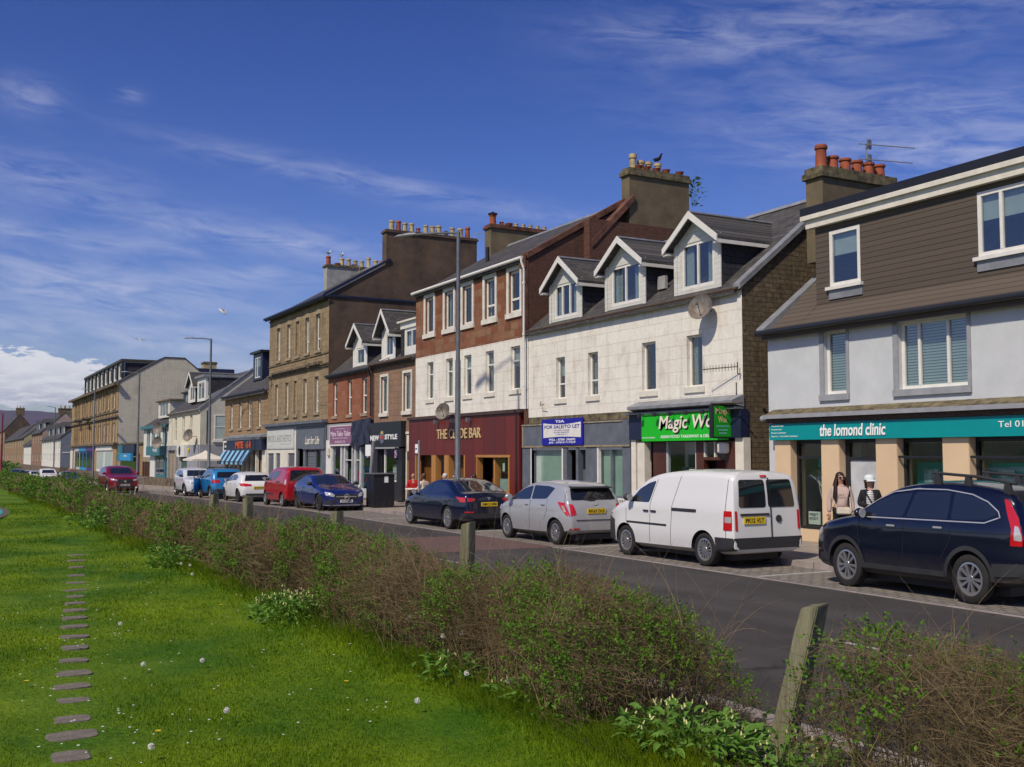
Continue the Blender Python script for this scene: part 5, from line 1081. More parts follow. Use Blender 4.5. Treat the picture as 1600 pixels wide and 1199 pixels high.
def low_shop():
 B = thing('low_shop', 'single storey shop with bright blue sign between the teal house and the golden tenement', 'building', (-116, 18.6, .12))
 MB().box(-124.9, 18.3, .12, -109.4, 26, 3.3).build('wall', 'w_ochre', B)
 MB().box(-124.8, 18.2, -2.8, -109.5, 20, .119).build('plinth', 'stonedk', B)
 MB().box(-125.0, 18.1, 3.302, -109.3, 26.1, 3.45).build('flat_roof', 'moss', B)
 F = MB().box(-124.8, 18.0, 2.4, -114.2, 18.298, 3.25).build('dark_fascia', 'navy', B); MB().box(-124.8, 17.9, 2.4, -121.5, 17.998, 3.2).build('teal_fascia', 'tealt', F)
 S = MB().box(-121.9, 17.7, 1.55, -114.4, 17.95, 2.35).build('blue_sign', 'azure', B); MB().box(-124.8, 17.8, 1.5, -122.0, 18.1, 2.3).build('teal_panel', 'tealt', S)
 text('OPEN', -119, -117, 1.95, 2.15, 17.69, 'pure', S, depth=.01)
 MB().box(-124.6, 18.2, .12, -114.4, 18.295, 1.5).build('shop_glass', 'carglass_dark', B); MB().box(-114.2, 18.2, .12, -112.5, 18.29, 2.3).build('maroon_door', 'maroon', B)
low_shop()

# ================= golden tenement with cream gable
def golden():
 x0, x1 = -171.5, -125.6; ze, yr, zr = 10.3, 24.5, 13.4
 B = thing('golden_tenement', 'long golden stone tenement with plain cream gable and a row of white mansard dormers', 'building', (-148, V, .12))
 ups = [-167.2, -163.6, -158.3, -154.5, -150.0, -145.6, -141.5, -137.4, -134.2, -129.5]
 up = [(a, a + 1.5, 7.5, 9.6) for a in ups]; lo = [(a, a + 1.5, 3.7, 5.85) for a in ups]
 wall_panel(MB(), x0, x1, 3.25, ze - .05, up + lo, dep=.25).build('wall', 'w_tan2', B)
 for w in up + lo: window(B, *w, V + .12, fw=.2, transom=.5, inner=None, sill=V - .1)
 s = MB()
 for a in ups: s.box(a - .45, V - .06, 3.5, a - .15, V, 10.0).box(a + 1.65, V - .06, 3.5, a + 1.95, V, 10.0)
 s.box(x0, V - .25, 6.45, x1 + .25, V - .061, 6.65).box(x0, V - .12, 7.05, x1, V - .061, 7.2).box(x0, V - .6, ze - .3, x1 + .6, V, ze - .02).box(x0, V - .5, 3.3, x1 + .5, V - .0, 3.55); s.build('stone_dressings', 'stonedk', B)
 for a in (-160, -147, -136): MB().box(a, V - .35, 9.9, a + 5.5, V - .061, 9.98).build('bay_head', 'stonedk', B)
 gb = MB().prism([(V + .004, .12), (30, .12), (30, 9.5), (27.6, 11.2), (25.2, zr), (22.9, zr), (V + .004, ze)], 'x', x1 - .4, x1 - .012).prism([(V + .004, .12), (30, .12), (30, 9.5), (25.2, zr), (22.9, zr), (V + .004, ze)], 'x', x0 + .012, x0 + .4); gb.build('gable_wall', 'g_cream', B)
 rf = MB().prism([(V - .3, ze - .05), (22.9, zr + .05), (25.2, zr + .05), (30, 9.5), (30, 9.3), (25.2, zr - .1), (22.9, zr - .1), (V - .3, ze - .2)], 'x', x0, x1 + .05).build('roof', 'slate', B)
 MB().box(x0 + .5, 29.6, .12, x1 - .5, 29.9, 9.4).box(x0 + .5, 21, .12, x1 - .5, 21.2, ze).build('rear_wall', 'g_cream', B)
 MB().box(x0 + .1, V - .08, -3.5, x1 - .02, V + 6, .119).build('plinth', 'stonedk', B)
 # mansard dormer strip
 n = 9; a0, a1 = -166.5, -131.5
 ops = [(a0 + (i + .22) * (a1 - a0) / n, a0 + (i + .72) * (a1 - a0) / n, 11.45, 12.9) for i in range(n)]
 f = wall_panel(MB(), a0, a1, 11.1, 13.2, ops, y=19.3, dep=.1).prism([(19.31, 10.9), (23.2, 13.2), (19.31, 13.2)], 'x', a1 - .1, a1).build('mansard_dormer', 'white', B)
 MB().box(a0 - .3, 19.0, 13.202, a1 + .3, 24.5, 13.5).build('flat_roof', 'slate', f)
 for w in ops: MB().box(w[0], 19.36, w[2], w[1], 19.38, w[3]).build('dormer_window', 'glass', f)
 MB().prism([(19.5, 11.2), (23.0, 13.1), (19.5, 13.1)], 'x', a1 + .002, a1 + .05).build('slate_cheek', 'slatehung', f)
 p = MB()
 for i in range(n + 1): x = a0 + i * (a1 - a0) / n; p.box(x - .25, 19.1, 11.1, x + .25, 19.298, 13.2)
 p.build('dormer_posts', 'black', f)
 chimney(B, -127.5, -126.2, 27.5, 29, 10.5, 12.9, 'pot_y', [], 'moss'); MB().box(-133, 26, 11, -125.8, 31, 12.3).build('rear_extension', 'navy', B)
 for a in (-151.5, -160.5): MB().box(a, V - 1.0, 6.7, a + 2.2, V - .06, 6.95).build('dark_canopy', 'trim', B);
 # shops
 x = x0
 for w, m in ((3.2, 'cream'), (1.4, 'timberd'), (1.2, 'cream'), (1.6, 'timberd'), (4.5, 'lgrey'), (7.5, 'azure'), (8.0, 'violet'), (2.2, 'w_tan2'), (13.5, 'white'), (2.6, 'w_tan2')):
  MB().box(x, V - .1, .12, x + w, V + .2, 3.25).build('shopfront', m, B)
  if m in ('azure', 'violet', 'white', 'lgrey'):
   MB().box(x, V - .25, 2.7, x + w, V - .101, 3.2).build('shop_fascia', m, B); MB().box(x + .4, V - .13, .5, x + w * .45, V - .101, 2.5).box(x + w * .55, V - .13, .5, x + w - .4, V - .101, 2.5).build('shop_window', 'carglass_dark' if m != 'white' else 'frosted', B)
  x += w
 MB().box(x1 - .02, V - .02, .12, x1 + .0, V - .0, 10).build('corner_strip', 'w_tan2', B)
golden()

MB_ = None
# ================= houses farther down the street
def far_house(name, label, x0, x1, ze, zr, wall, gable, wins=3, dorm=0, chim=None, yf=V, stone=None, gw=False):
 B = thing(name, label, 'house', ((x0 + x1) / 2, yf, .1)); yr = yf + 4; n = wins; w = (x1 - x0)
 rows = [(1.0, 2.4), (ze - 2.0, ze - .5)] if ze > 4.5 else [(1.0, 2.4)]
 ops = [(x0 + (i + .33) * w / n, x0 + (i + .67) * w / n, a, c) for i in range(n) for a, c in rows]
 wall_panel(MB(), x0, x1, .1, ze, ops, y=yf).build('wall', wall, B)
 for o_ in ops: window(B, *o_, yf + .1, fw=.15, transom=.5, inner=None)
 MB().prism([(yf + .004, .1), (yf + 8, .1), (yf + 8, ze), (yr, zr - .1), (yf + .004, ze)], 'x', x1 - .3, x1 - .012).prism([(yf + .004, .1), (yf + 8, .1), (yf + 8, ze), (yr, zr - .1), (yf + .004, ze)], 'x', x0 + .012, x0 + .3).build('gable_wall', gable, B)
 MB().prism([(yf - .3, ze - .1), (yr, zr), (yf + 8.3, ze - .1), (yf + 8.3, ze - .25), (yr, zr - .15), (yf - .3, ze - .25)], 'x', x0 - .05, x1 + .05).build('roof', 'slate', B)
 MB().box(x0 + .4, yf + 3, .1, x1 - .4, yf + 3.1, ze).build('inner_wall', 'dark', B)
 for i in range(dorm):
  a = x0 + (i + .25) * w / dorm; c = a + .5 * w / dorm; yd = yf + .7; zb = ze + .5; zt = min(zr + .2, ze + 2.0)
  d = MB().box(a, yd, zb - .4, c, yr, zt).build('dormer', 'white', B); MB().prism([(a - .2, zt + .002), (c + .2, zt + .002), ((a + c) / 2, zt + .7)], 'y', yd - .25, yr + .5).build('dormer_roof', 'slate', d); MB().box(a + .3, yd - .04, zb, c - .3, yd - .01, zt - .2).build('dormer_window', 'glass', d); MB().prism([(yd + .1, zb - .3), (yr, zt - .1), (yd + .1, zt - .1)], 'x', c + .002, c + .04).build('cheek', 'slatehung', d)
 MB().box(x0 + .05, yf - .03, -5, x1 - .02, yf + 6, .099).build('plinth', 'stonedk', B)
 if chim: chimney(B, x1 - .9, x1 - .1, yr - 1.2, yr + 1.2, zr - .6, zr + chim, 'st_brown', [(yr - .8, .5, .16, 'pot_y'), (yr, .5, .16, 'pot_r'), (yr + .8, .5, .16, 'pot_y')], 'moss')
 if gw:
  g = MB().box(x1, yf + 1.6, 3.2, x1 + .06, yf + 3.2, 5.3).build('gable_window', 'white', B); MB().box(x1 + .062, yf + 1.75, 3.35, x1 + .08, yf + 2.35, 5.15).box(x1 + .062, yf + 2.45, 3.35, x1 + .08, yf + 3.05, 5.15).build('pane', 'carglass_dark', g); MB().box(x1, yf + .3, 2.5, x1 + .04, yf + 2.2, 2.65).build('white_board', 'white', B)
 return B
far_house('grey_gabled_house', 'slate blue rendered house with white gabled dormers just past the golden tenement', -221, -187, 5.0, 8.4, 'w_teal', 'bluegrey', 7, 4, None, gw=True)
far_house('pink_house', 'pale pink rendered house with dark roof down the street', -246, -221.5, 6.6, 10.5, 'w_brownpink', 'pinkr', 4, 2, .5)
far_house('white_terrace_house', 'low white terraced house down the street beyond the pink house', -268, -246.5, 4.4, 7.6, 'w_teal', 'yellowr', 4, 0, None)
far_house('stone_house', 'small brown stone house with pale slates at the far end', -292, -268.5, 6.2, 9.4, 'w_ochre', 'yellowr', 3, 0, None)
far_house('yellow_gabled_house', 'primrose gabled house at the far end beside the red lamp post', -345, -292.5, 6.2, 10.0, 'w_ochre', 'yellowr', 5, 0, None)
far_house('dark_chimney_house', 'dark distant house with a broad brown chimney stack above the roofs', -400, -346, 9.5, 14.5, 'w_tan', 'g_brown', 5, 0, 1.4)
far_house('far_white_house', 'distant low white house at the left end of the terrace', -440, -401, 5.5, 9.0, 'w_teal', 'g_pale', 5, 3, None)
# ------------------------------------------------------------------ vehicles (local: front towards -x, ground at z=0)
def catmull(pts, n=14):
 out = []; P_ = [pts[0]] + list(pts) + [pts[-1]]
 for i in range(1, len(P_) - 2):
  p0, p1, p2, p3 = [np.array(q, float) for q in P_[i - 1:i + 3]]
  for k in range(n):
   t = k / n; out.append(.5 * ((2 * p1) + (-p0 + p2) * t + (2 * p0 - 5 * p1 + 4 * p2 - p3) * t * t + (-p0 + 3 * p1 - 3 * p2 + p3) * t ** 3))
 out.append(np.array(pts[-1], float)); return np.array(out)
def mono(arr):
 x = np.maximum.accumulate(arr[:, 0] + np.arange(len(arr)) * 1e-6); return x, arr[:, 1]
class Body:
 def __init__(s, c):
  s.c = c; tx, tz = mono(catmull(c['top'])); bx, bz = mono(catmull(c['bot']))
  xf, xr = c['top'][0][0], c['top'][-1][0]; n = 84; vs = []; s.nr = None
  zt_ = lambda x: float(np.interp(x, tx, tz)); zb_ = lambda x: float(np.interp(x, bx, bz)); s.zt = zt_
  for i in range(n + 1):
   t = i / n; x = xf + (xr - xf) * (.5 * t + .5 * (1 - math.cos(math.pi * t)) / 2)
   e = min(1, min(i, n - i) / 3.0)
   zt, zb = zt_(x), zb_(x); H = zt - zb; rt = min(c.get('rt', .13), .34 * H); zs = zt - rt
   ring = [(0, zb), (s.hw(x, zb) * .8, zb)]; zl = zb + min(.09, H * .15)
   for k in range(11): z = zl + (zs - zl) * k / 10; ring.append((s.hw(x, z), z))
   w0 = s.hw(x, zs); ry = min(c.get('ry', .17), w0 * .5)
   for k in range(1, 5): a = math.pi / 2 * k / 4; ring.append((w0 - ry * (1 - math.cos(a)), zs + rt * math.sin(a)))
   wt = w0 - ry; cr = c.get('crown', .035) * min(1, H / .8)
   for f in (.75, .5, .25, 0): ring.append((wt * f, zt + cr * (1 - f * f)))
   full = [(-y, z) for y, z in ring] + [(y, z) for y, z in ring[-2:0:-1]]; s.nr = len(full)
   vs += [(x, y, z) for y, z in full]
  m = s.nr; fs = [(i * m + k, i * m + (k + 1) % m, (i + 1) * m + (k + 1) % m, (i + 1) * m + k) for i in range(n) for k in range(m)]
  fs += [tuple(range(m))[::-1], tuple(range(n * m, (n + 1) * m))]
  s.mb = MB().add(vs, fs); bm = bmesh.new(); me = bpy.data.meshes.new('t'); me.from_pydata(s.mb.v, [], s.mb.f); bm.from_mesh(me)
  bmesh.ops.triangulate(bm, faces=[f for f in bm.faces if len(f.verts) > 4]); bmesh.ops.recalc_face_normals(bm, faces=bm.faces)
  s.bvh = BVHTree.FromBMesh(bm); s.bm = bm; bpy.data.meshes.remove(me)
 def hw(s, x, z):
  c = s.c; w = c['w']; zb = c['belt']
  if z < .45: w -= (.45 - z) ** 2 * .45
  f = max(0, z - zb); w -= f * c['tum'];
  w += c.get('hip', .012) * math.exp(-((z - .62) / .16) ** 2)
  for x0, x1, a, p in (c['pf'], c['pr']):
   q = (x - x0) / (x1 - x0)
   if q > 0: w *= 1 - a * min(1, q) ** p
  return w
 def hit(s, a, b, side):
  o, d = {'n': ((a, -3, b), (0, 1, 0)), 'f': ((a, 3, b), (0, -1, 0)), 'front': ((-7, a, b), (1, 0, 0)), 'rear': ((7, a, b), (-1, 0, 0)), 'top': ((a, b, 4), (0, 0, -1))}[side]
  h = s.bvh.ray_cast(Vector(o), Vector(d)); return (h[0], h[1]) if h[0] is not None else None
def poly_grid(poly, g):
 bm = bmesh.new(); vs = [bm.verts.new((p[0], p[1], 0)) for p in poly]; bm.faces.new(vs)
 for ax in (0, 1):
  lo, hi = min(p[ax] for p in poly), max(p[ax] for p in poly); k = int((hi - lo) / g)
  for i in range(1, k + 1):
   co = [0, 0, 0]; no = [0, 0, 0]; co[ax] = lo + (hi - lo) * i / (k + 1); no[ax] = 1
   bmesh.ops.bisect_plane(bm, geom=bm.verts[:] + bm.edges[:] + bm.faces[:], plane_co=co, plane_no=no, dist=1e-5)
 bmesh.ops.triangulate(bm, faces=[f for f in bm.faces if len(f.verts) > 4]); return bm
def rnd_poly(p, r, n=4):
 out = []; m = len(p)
 for i in range(m):
  a, b, c = [Vector(q) for q in (p[i - 1], p[i], p[(i + 1) % m])]; u, v = a - b, c - b
  q = min(r, u.length * .45, v.length * .45); s, e = b + u.normalized() * q, b + v.normalized() * q
  for k in range(n + 1): t = k / n; w = s * (1 - t) ** 2 + b * 2 * t * (1 - t) + e * t * t; out.append((w.x, w.y))
 return out
def patch(B, poly, side, mat, name, par, off=.005, g=.07, r=0, smooth=50, mirror=False, mb=None):
 if r: poly = rnd_poly(poly, r)
 bm = poly_grid(poly, g); dv = {'n': Vector((0, -1, 0)), 'f': Vector((0, 1, 0)), 'front': Vector((-1, 0, 0)), 'rear': Vector((1, 0, 0)), 'top': Vector((0, 0, 1))}[side]
 bad = []; base = {}
 for v in bm.verts:
  h = B.hit(v.co.x, v.co.y, side)
  if h is None: bad.append(v); continue
  nn = h[1] if h[1].dot(dv) > 0 else -h[1]; base[v] = h[0] - nn * .012; v.co = h[0] + nn * off
 if bad: bmesh.ops.delete(bm, geom=bad, context='VERTS')
 bm.verts.index_update(); out = mb or MB(); n = len(out.v)
 vs = list(bm.verts); idx = {v: i for i, v in enumerate(vs)}; fs = [tuple(idx[v] for v in f.verts) for f in bm.faces]; pts = [v.co.copy() for v in vs]
 for e in bm.edges:
  if len(e.link_faces) == 1:
   a, b = e.verts; k = len(pts); pts += [base[a].copy(), base[b].copy()]; fs.append((idx[a], idx[b], k + 1, k))
 out.add(pts, fs); bm.free()
 return out if mb is not None else out.build(name, mat, par, smooth=smooth)
def strip(B, pts, w, side, mat, name, par, off=.004, closed=False, mb=None):
 out = mb or MB(); q = [Vector(p) for p in pts]; dens = []
 if closed: q.append(q[0])
 for a, b in zip(q, q[1:]):
  k = max(1, int((b - a).length / .05)); dens += [a + (b - a) * i / k for i in range(k)]
 dens.append(q[-1]); L, Rr = [], []
 for i, p in enumerate(dens):
  t = (dens[min(i + 1, len(dens) - 1)] - dens[max(i - 1, 0)]).normalized(); nn = Vector((-t.y, t.x)) * w / 2
  for lst, pp in ((L, p + nn), (Rr, p - nn)):
   h = B.hit(pp.x, pp.y, side); lst.append(None if h is None else h[0] + (h[1]) * off * (1 if True else 1))
 for i in range(len(dens) - 1):
  v = [L[i], L[i + 1], Rr[i + 1], Rr[i]]
  if all(x is not None for x in v): out.add(v, [(0, 1, 2, 3)])
 return out if mb is not None else out.build(name, mat, par, fix=False)
def make_wheel(par, x, y, r, w, sy, kind, rim_mat='alloy'):
 """tyre mesh with a rim child; sy=-1 for the -y side"""
 rr = r * (.66 if kind != 'big' else .74); hw_ = w / 2
 prof = [(rr, -hw_ * .8), (rr + .02, -hw_ * .98), (r - .035, -hw_), (r - .008, -hw_ * .82), (r, -hw_ * .5), (r, hw_ * .5), (r - .008, hw_ * .82), (r - .035, hw_), (rr + .02, hw_ * .98), (rr, hw_ * .8)]
 t = MB().lathe((x, y, r), prof, 36, 'y', True).build('wheel', 'tyre', par, smooth=40)
 yo = y + sy * hw_ * .78; b = MB()
 b.lathe((x, y, r), [(rr + .003, -hw_ * .8), (rr + .012, sy * hw_ * .86), (rr - .02, sy * hw_ * .90), (rr - .035, sy * hw_ * .6), (rr - .04, -sy * hw_ * .5)] if sy > 0 else [(rr + .003, hw_ * .8), (rr + .012, -hw_ * .86), (rr - .02, -hw_ * .90), (rr - .035, -hw_ * .6), (rr - .04, hw_ * .5)], 30, 'y', True)
 ns = {'ten': 10, 'thin': 14, 'five': 5, 'seven': 7, 'big': 10, 'mesh': 10}[kind]; wid = {'ten': .019, 'thin': .016, 'five': .05, 'seven': .032, 'big': .030, 'mesh': .022}[kind]
 for k in range(ns):
  a = 2 * math.pi * k / ns + (.055 if kind == 'ten' and k % 2 else -.055 if kind == 'ten' else 0)
  c, s = math.cos(a), math.sin(a); a2 = 2 * math.pi * k / ns; c2, s2 = math.cos(a2), math.sin(a2)
  def P_(rad, off, yy):
   cc, ss = (c2, s2) if rad < rr * .5 else (c, s)
   return (x + cc * rad - ss * off, yy, r + ss * rad + cc * off)
  r0, r1 = .045, rr - .018; w0, w1 = wid * .75, wid * (1.25 if kind in ('ten', 'big') else 1)
  y0, y1 = yo - sy * .0, yo + sy * .008
  b.add([P_(r0, -w0, y0), P_(r1, -w1, y1), P_(r1, w1, y1), P_(r0, w0, y0), P_(r0, -w0, y0 - sy * .03), P_(r1, -w1, y1 - sy * .045), P_(r1, w1, y1 - sy * .045), P_(r0, w0, y0 - sy * .03)],
              [(0, 1, 2, 3), (7, 6, 5, 4), (0, 4, 5, 1), (1, 5, 6, 2), (2, 6, 7, 3), (3, 7, 4, 0)])
 b.cyl((x, yo - sy * .04, r), (x, yo + sy * .01, r), .062, .055, 16)
 b.build('rim', rim_mat, t, smooth=35)
 MB().cyl((x, yo - sy * .075, r), (x, yo - sy * .07, r), rr - .04, n=24).build('brake_disc', 'trim', t)
 return t
def finish_body(B, c, root, mat, arch=.055):
 wr = c['wr']; o = B.mb.build('body', mat, root)
 cb = MB()
 for x in c['ax']:
  for s in (-1, 1): cb.cyl((x, s * (c['w'] + .3), wr), (x, s * (c['w'] - .30), wr), wr + arch, n=40)
  for s in (-1, 1): cb.box(x - wr - arch, s * (c['w'] + .3), -.1, x + wr + arch, s * (c['w'] - .30), wr * .9) if False else None
 me = bpy.data.meshes.new('cut'); me.from_pydata(cb.v, [], cb.f); co = bpy.data.objects.new('cut', me); COL.objects.link(co)
 md = o.modifiers.new('b', 'BOOLEAN'); md.operation = 'DIFFERENCE'; md.solver = 'EXACT'; md.object = co
 par = o.parent; o.parent = None
 dg = bpy.context.evaluated_depsgraph_get(); dg.update(); m2 = bpy.data.meshes.new_from_object(o.evaluated_get(dg)); o.modifiers.clear(); old = o.data; o.data = m2; bpy.data.meshes.remove(old)
 bpy.data.objects.remove(co); bpy.data.meshes.remove(me); o.parent = par
 o.data.name = 'body'
 if MT['trim'].name not in [m.name for m in o.data.materials if m]: o.data.materials.append(MT['trim'])
 k = len(o.data.materials) - 1
 for p in o.data.polygons:
  cc = p.center; ins = False
  for x in c['ax']:
   d = math.hypot(cc.x - x, cc.z - wr)
   if d < wr + arch + .012 and abs(cc.y) < c['w'] - .003 and (abs(p.normal.y) > .9 and abs(abs(cc.y) - (c['w'] - .3)) < .02 or abs(d - (wr + arch)) < .035 and p.normal.x * (x - cc.x) + p.normal.z * (wr - cc.z) > .0 and abs(p.normal.y) < .3): ins = True
  p.material_index = k if ins else 0
 sharpen(o.data, 34); return o
def car(c, name, label, x, y, facing, paintmat, scale=1.0, yaw=0, group='cars parked along the kerb', zs=1., xs=1.):
 z = gz(x) + .008
 root = thing(name, label, c.get('cat', 'car'), (0, 0, 0), group); local(root)
 root.location = (x, y, z); root.rotation_euler = (0, 0, yaw + (0 if facing < 0 else math.pi)); root.scale = (scale * xs, scale, scale * zs)
 B = Body(c); finish_body(B, c, root, paintmat)
 w = c['w']; wr = c['wr']
 for ax_ in c['ax']:
  for s in (-1, 1): make_wheel(root, ax_, s * (w - .115), wr, .20, s, c.get('rim', 'ten'), c.get('rimmat', 'alloy'))
 for s in ('n', 'f'):
  for g_ in c['side']:
   f = patch(B, g_, s, 'carglass_dark' if c.get('darkglass') else MT['cg'], 'side_window', root, off=.004, g=.1, r=c.get('gr', .05))
  if c.get('chromeline'): strip(B, c['chromeline'], .017, s, 'chrome', 'chrome_strip', root, off=.008)
  sm = MB()
  for ln in c.get('seams', ()): strip(B, ln, .012, s, 'dark', 'seam', root, off=.0022, mb=sm)
  if sm.v: sm.build('door_seam', 'dark', root, fix=False)
  for hx, hz in c.get('handles', ()):
   h = B.hit(hx, hz, s)[0]; d = -1 if s == 'n' else 1
   MB().box(hx - .09, h.y + d * .002, hz - .016, hx + .09, h.y + d * .032, hz + .016).build('door_handle', c.get('hm', paintmat), root, bevel=.008)
  if c.get('clad'):
   for pg in c['clad']: patch(B, pg, s, 'trim', 'side_cladding', root, off=.014, g=.08)
  for i_, (nm, mt_, pg) in enumerate(c.get('sidep', ())): patch(B, pg, s, mt_, nm, root, off=.006 + .004 * i_, g=.05, r=.02)
  # arch lips
  if c.get('lip'):
   for ax_ in c['ax']:
    pts = [(ax_ + (wr + .085) * math.cos(a), wr + (wr + .085) * math.sin(a)) for a in [math.pi * (-.10 + 1.2 * k / 24) for k in range(25)]]
    strip(B, pts, .065, s, 'trim', 'arch_trim', root, off=.014)
  # mirror
  mx, mz = c['mirror']; sg = -1 if s == 'n' else 1; h = B.hit(mx, mz - .02, s)[0]
  m = MB().ball((mx, sg * (abs(h.y) + .12), mz + .04), .10, (.75, 1.15, .78), 12, 8).tube([(mx, h.y, mz - .02), (mx, sg * (abs(h.y) + .08), mz)], .03, 6).build('wing_mirror', c.get('mm', paintmat), root, smooth=60)
  MB().lathe((mx + .062, sg * (abs(h.y) + .125), mz + .04), [(.001, 0), (.072, 0), (.072, .018), (.001, .018)], 14, 'x').build('mirror_glass', 'chrome', m)
 for i_, (nm, mt_, sd_, pg, rr_) in enumerate(c.get('ends', ())):
  f = patch(B, pg, sd_, MT['cg'] if mt_ == 'CG' else mt_, nm, root, off=.006 + .0015 * i_, g=.08, r=rr_)
 for k, (txt, sd_, zc, hh, yc) in enumerate(c.get('plates', ())):
  pm = 'plate_y' if sd_ == 'rear' else 'plate_w'; h = B.hit(yc, zc, sd_)[0]; d = 1 if sd_ == 'rear' else -1; xx = h.x + d * .012
  h2 = B.hit(yc, zc + hh / 2, sd_)[0]; h3 = B.hit(yc, zc - hh / 2, sd_)[0]; xx = (max if d > 0 else min)(h.x, h2.x, h3.x) + d * .012
  p = MB().box(xx - .008, yc - .26, zc - hh / 2, xx + .008, yc + .26, zc + hh / 2).build('number_plate', pm, root)
  if sd_ == 'rear': text(txt, yc - .225, yc + .225, zc - hh * .32, zc + hh * .32, xx + .0085, 'ink', p, side='x', depth=.002, bold=.02)
  else:
   t = text(txt, yc - .225, yc + .225, zc - hh * .32, zc + hh * .32, -.0085, 'ink', p, side='x', depth=.002, bold=.02)
   for v in t.data.vertices: v.co.y = 2 * yc - v.co.y; v.co.x = xx - .0085 - (v.co.x + .0085)
   t.data.flip_normals()
 MB().box(c['ax'][0] - .5, -w * .62, .13, c['ax'][1] + .5, w * .62, .26).cyl((c['ax'][0], -w + .2, wr), (c['ax'][0], w - .2, wr), .05).cyl((c['ax'][1], -w + .2, wr), (c['ax'][1], w - .2, wr), .05).build('chassis', 'trim', root)
 return root, B
MT['cg'] = plain('car_window', (.012, .016, .02), .04, spec=.9, var=.0, coat=1)
PF = lambda xf, x0, a=.24, p=2.4: (x0, xf, a, p)
suv_top = [(-2.15, .5), (-2.13, .80), (-1.98, .95), (-1.4, 1.06), (-1.02, 1.12), (-.45, 1.46), (-.1, 1.57), (.4, 1.61), (1.1, 1.59), (1.6, 1.50), (1.86, 1.28), (2.02, 1.02), (2.10, .8), (2.14, .5)]
def plate_poly(y0, y1, z0, z1): return [(y0, z0), (y1, z0), (y1, z1), (y0, z1)]
# ---- dark blue estate SUV, nearest
crv = dict(top=[(-2.22, .52), (-2.20, .80), (-2.08, .96), (-1.85, 1.04), (-1.45, 1.11), (-1.12, 1.18), (-.78, 1.38), (-.35, 1.58), (0, 1.66), (.5, 1.70), (1.15, 1.69), (1.75, 1.62), (2.0, 1.52), (2.14, 1.28), (2.24, 1.02), (2.29, .75), (2.31, .5)],
 bot=[(-2.22, .34), (-2.0, .26), (-1.0, .24), (1.0, .24), (1.9, .28), (2.31, .42)], w=.90, belt=1.05, tum=.36, hip=.015, rt=.13, ry=.20, pf=PF(-2.22, -1.35, .26), pr=PF(2.31, 1.35, .20, 2.2), ax=(-1.31, 1.31), wr=.352, rim='ten',
 side=[[(-1.02, 1.16), (-.02, 1.17), (.10, 1.545), (-.30, 1.50), (-.62, 1.38)], [(.05, 1.17), (.90, 1.175), (.88, 1.57), (.17, 1.555)], [(.96, 1.175), (1.62, 1.20), (1.80, 1.28), (1.62, 1.42), (1.35, 1.51), (.95, 1.565)]],
 chromeline=[(-1.12, 1.135), (1.6, 1.155), (1.84, 1.24), (1.80, 1.32), (1.6, 1.45), (1.3, 1.545), (.8, 1.60), (.2, 1.60), (-.3, 1.54), (-.66, 1.40), (-1.12, 1.145)],
 seams=[[(-.98, 1.12), (-1.0, .9), (-.93, .38)], [(.02, 1.15), (.0, .38)], [(.95, 1.15), (.98, .9), (.80, .62)], [(-1.0, .98), (2.1, 1.02)]], handles=[(-.24, 1.03), (.74, 1.05)], hm='chrome', mirror=(-.86, 1.16), mm='paint_crv',
 clad=[[(-.93, .27), (.88, .27), (.88, .42), (-.93, .42)], [(1.74, .42), (2.22, .45), (2.22, .62), (1.74, .60)], [(-2.05, .32), (-1.74, .30), (-1.74, .5), (-2.05, .5)]], lip=True,
 sidep=[('rear_light', 'red_lens', [(1.86, 1.50), (1.94, 1.48), (2.12, 1.24), (2.20, 1.0), (2.20, .86), (2.02, .86), (2.04, 1.08), (1.93, 1.32)]), ('reversing_light', 'white_lens', [(2.08, 1.14), (2.14, 1.12), (2.19, 1.0), (2.19, .93), (2.08, .94)])],
 ends=[('windscreen', 'CG', 'front', [(-.66, 1.22), (.66, 1.22), (.52, 1.58), (-.52, 1.58)], .05), ('rear_window', 'CG', 'rear', [(-.6, 1.1), (.6, 1.1), (.48, 1.45), (-.48, 1.45)], .05), ('headlight', 'white_lens', 'front', [(.40, .74), (.80, .80), (.80, .92), (.45, .88)], .03), ('headlight', 'white_lens', 'front', [(-.40, .74), (-.80, .80), (-.80, .92), (-.45, .88)], .03), ('grille', 'trim', 'front', [(-.38, .62), (.38, .62), (.38, .84), (-.38, .84)], .04),
          ('bumper', 'trim', 'rear', [(-.8, .44), (.8, .44), (.8, .62), (-.8, .62)], .03)], cat='car')
MT['paint_crv'] = paint('midnight_blue_paint', (.0025, .004, .014), .1, .25)
r, B = car(crv, 'suv', 'dark navy estate car with chrome window line and black roof bars, nearest the right edge', -11.43, 13.88, -1, 'paint_crv', .94, zs=1.07, xs=.945)
b = MB()
for s in (-1, 1):
 b.tube([(.42, s * .60, 1.845), (1.3, s * .60, 1.80), (2.0, s * .60, 1.71)], .022, 8)
 for x, z in ((.52, 1.83), (1.12, 1.80), (1.85, 1.72)): b.prism([(x - .08, z - .16), (x + .08, z - .16), (x + .04, z), (x - .04, z)], 'y', s * .57, s * .63)
b.build('roof_bars', 'trim', r)
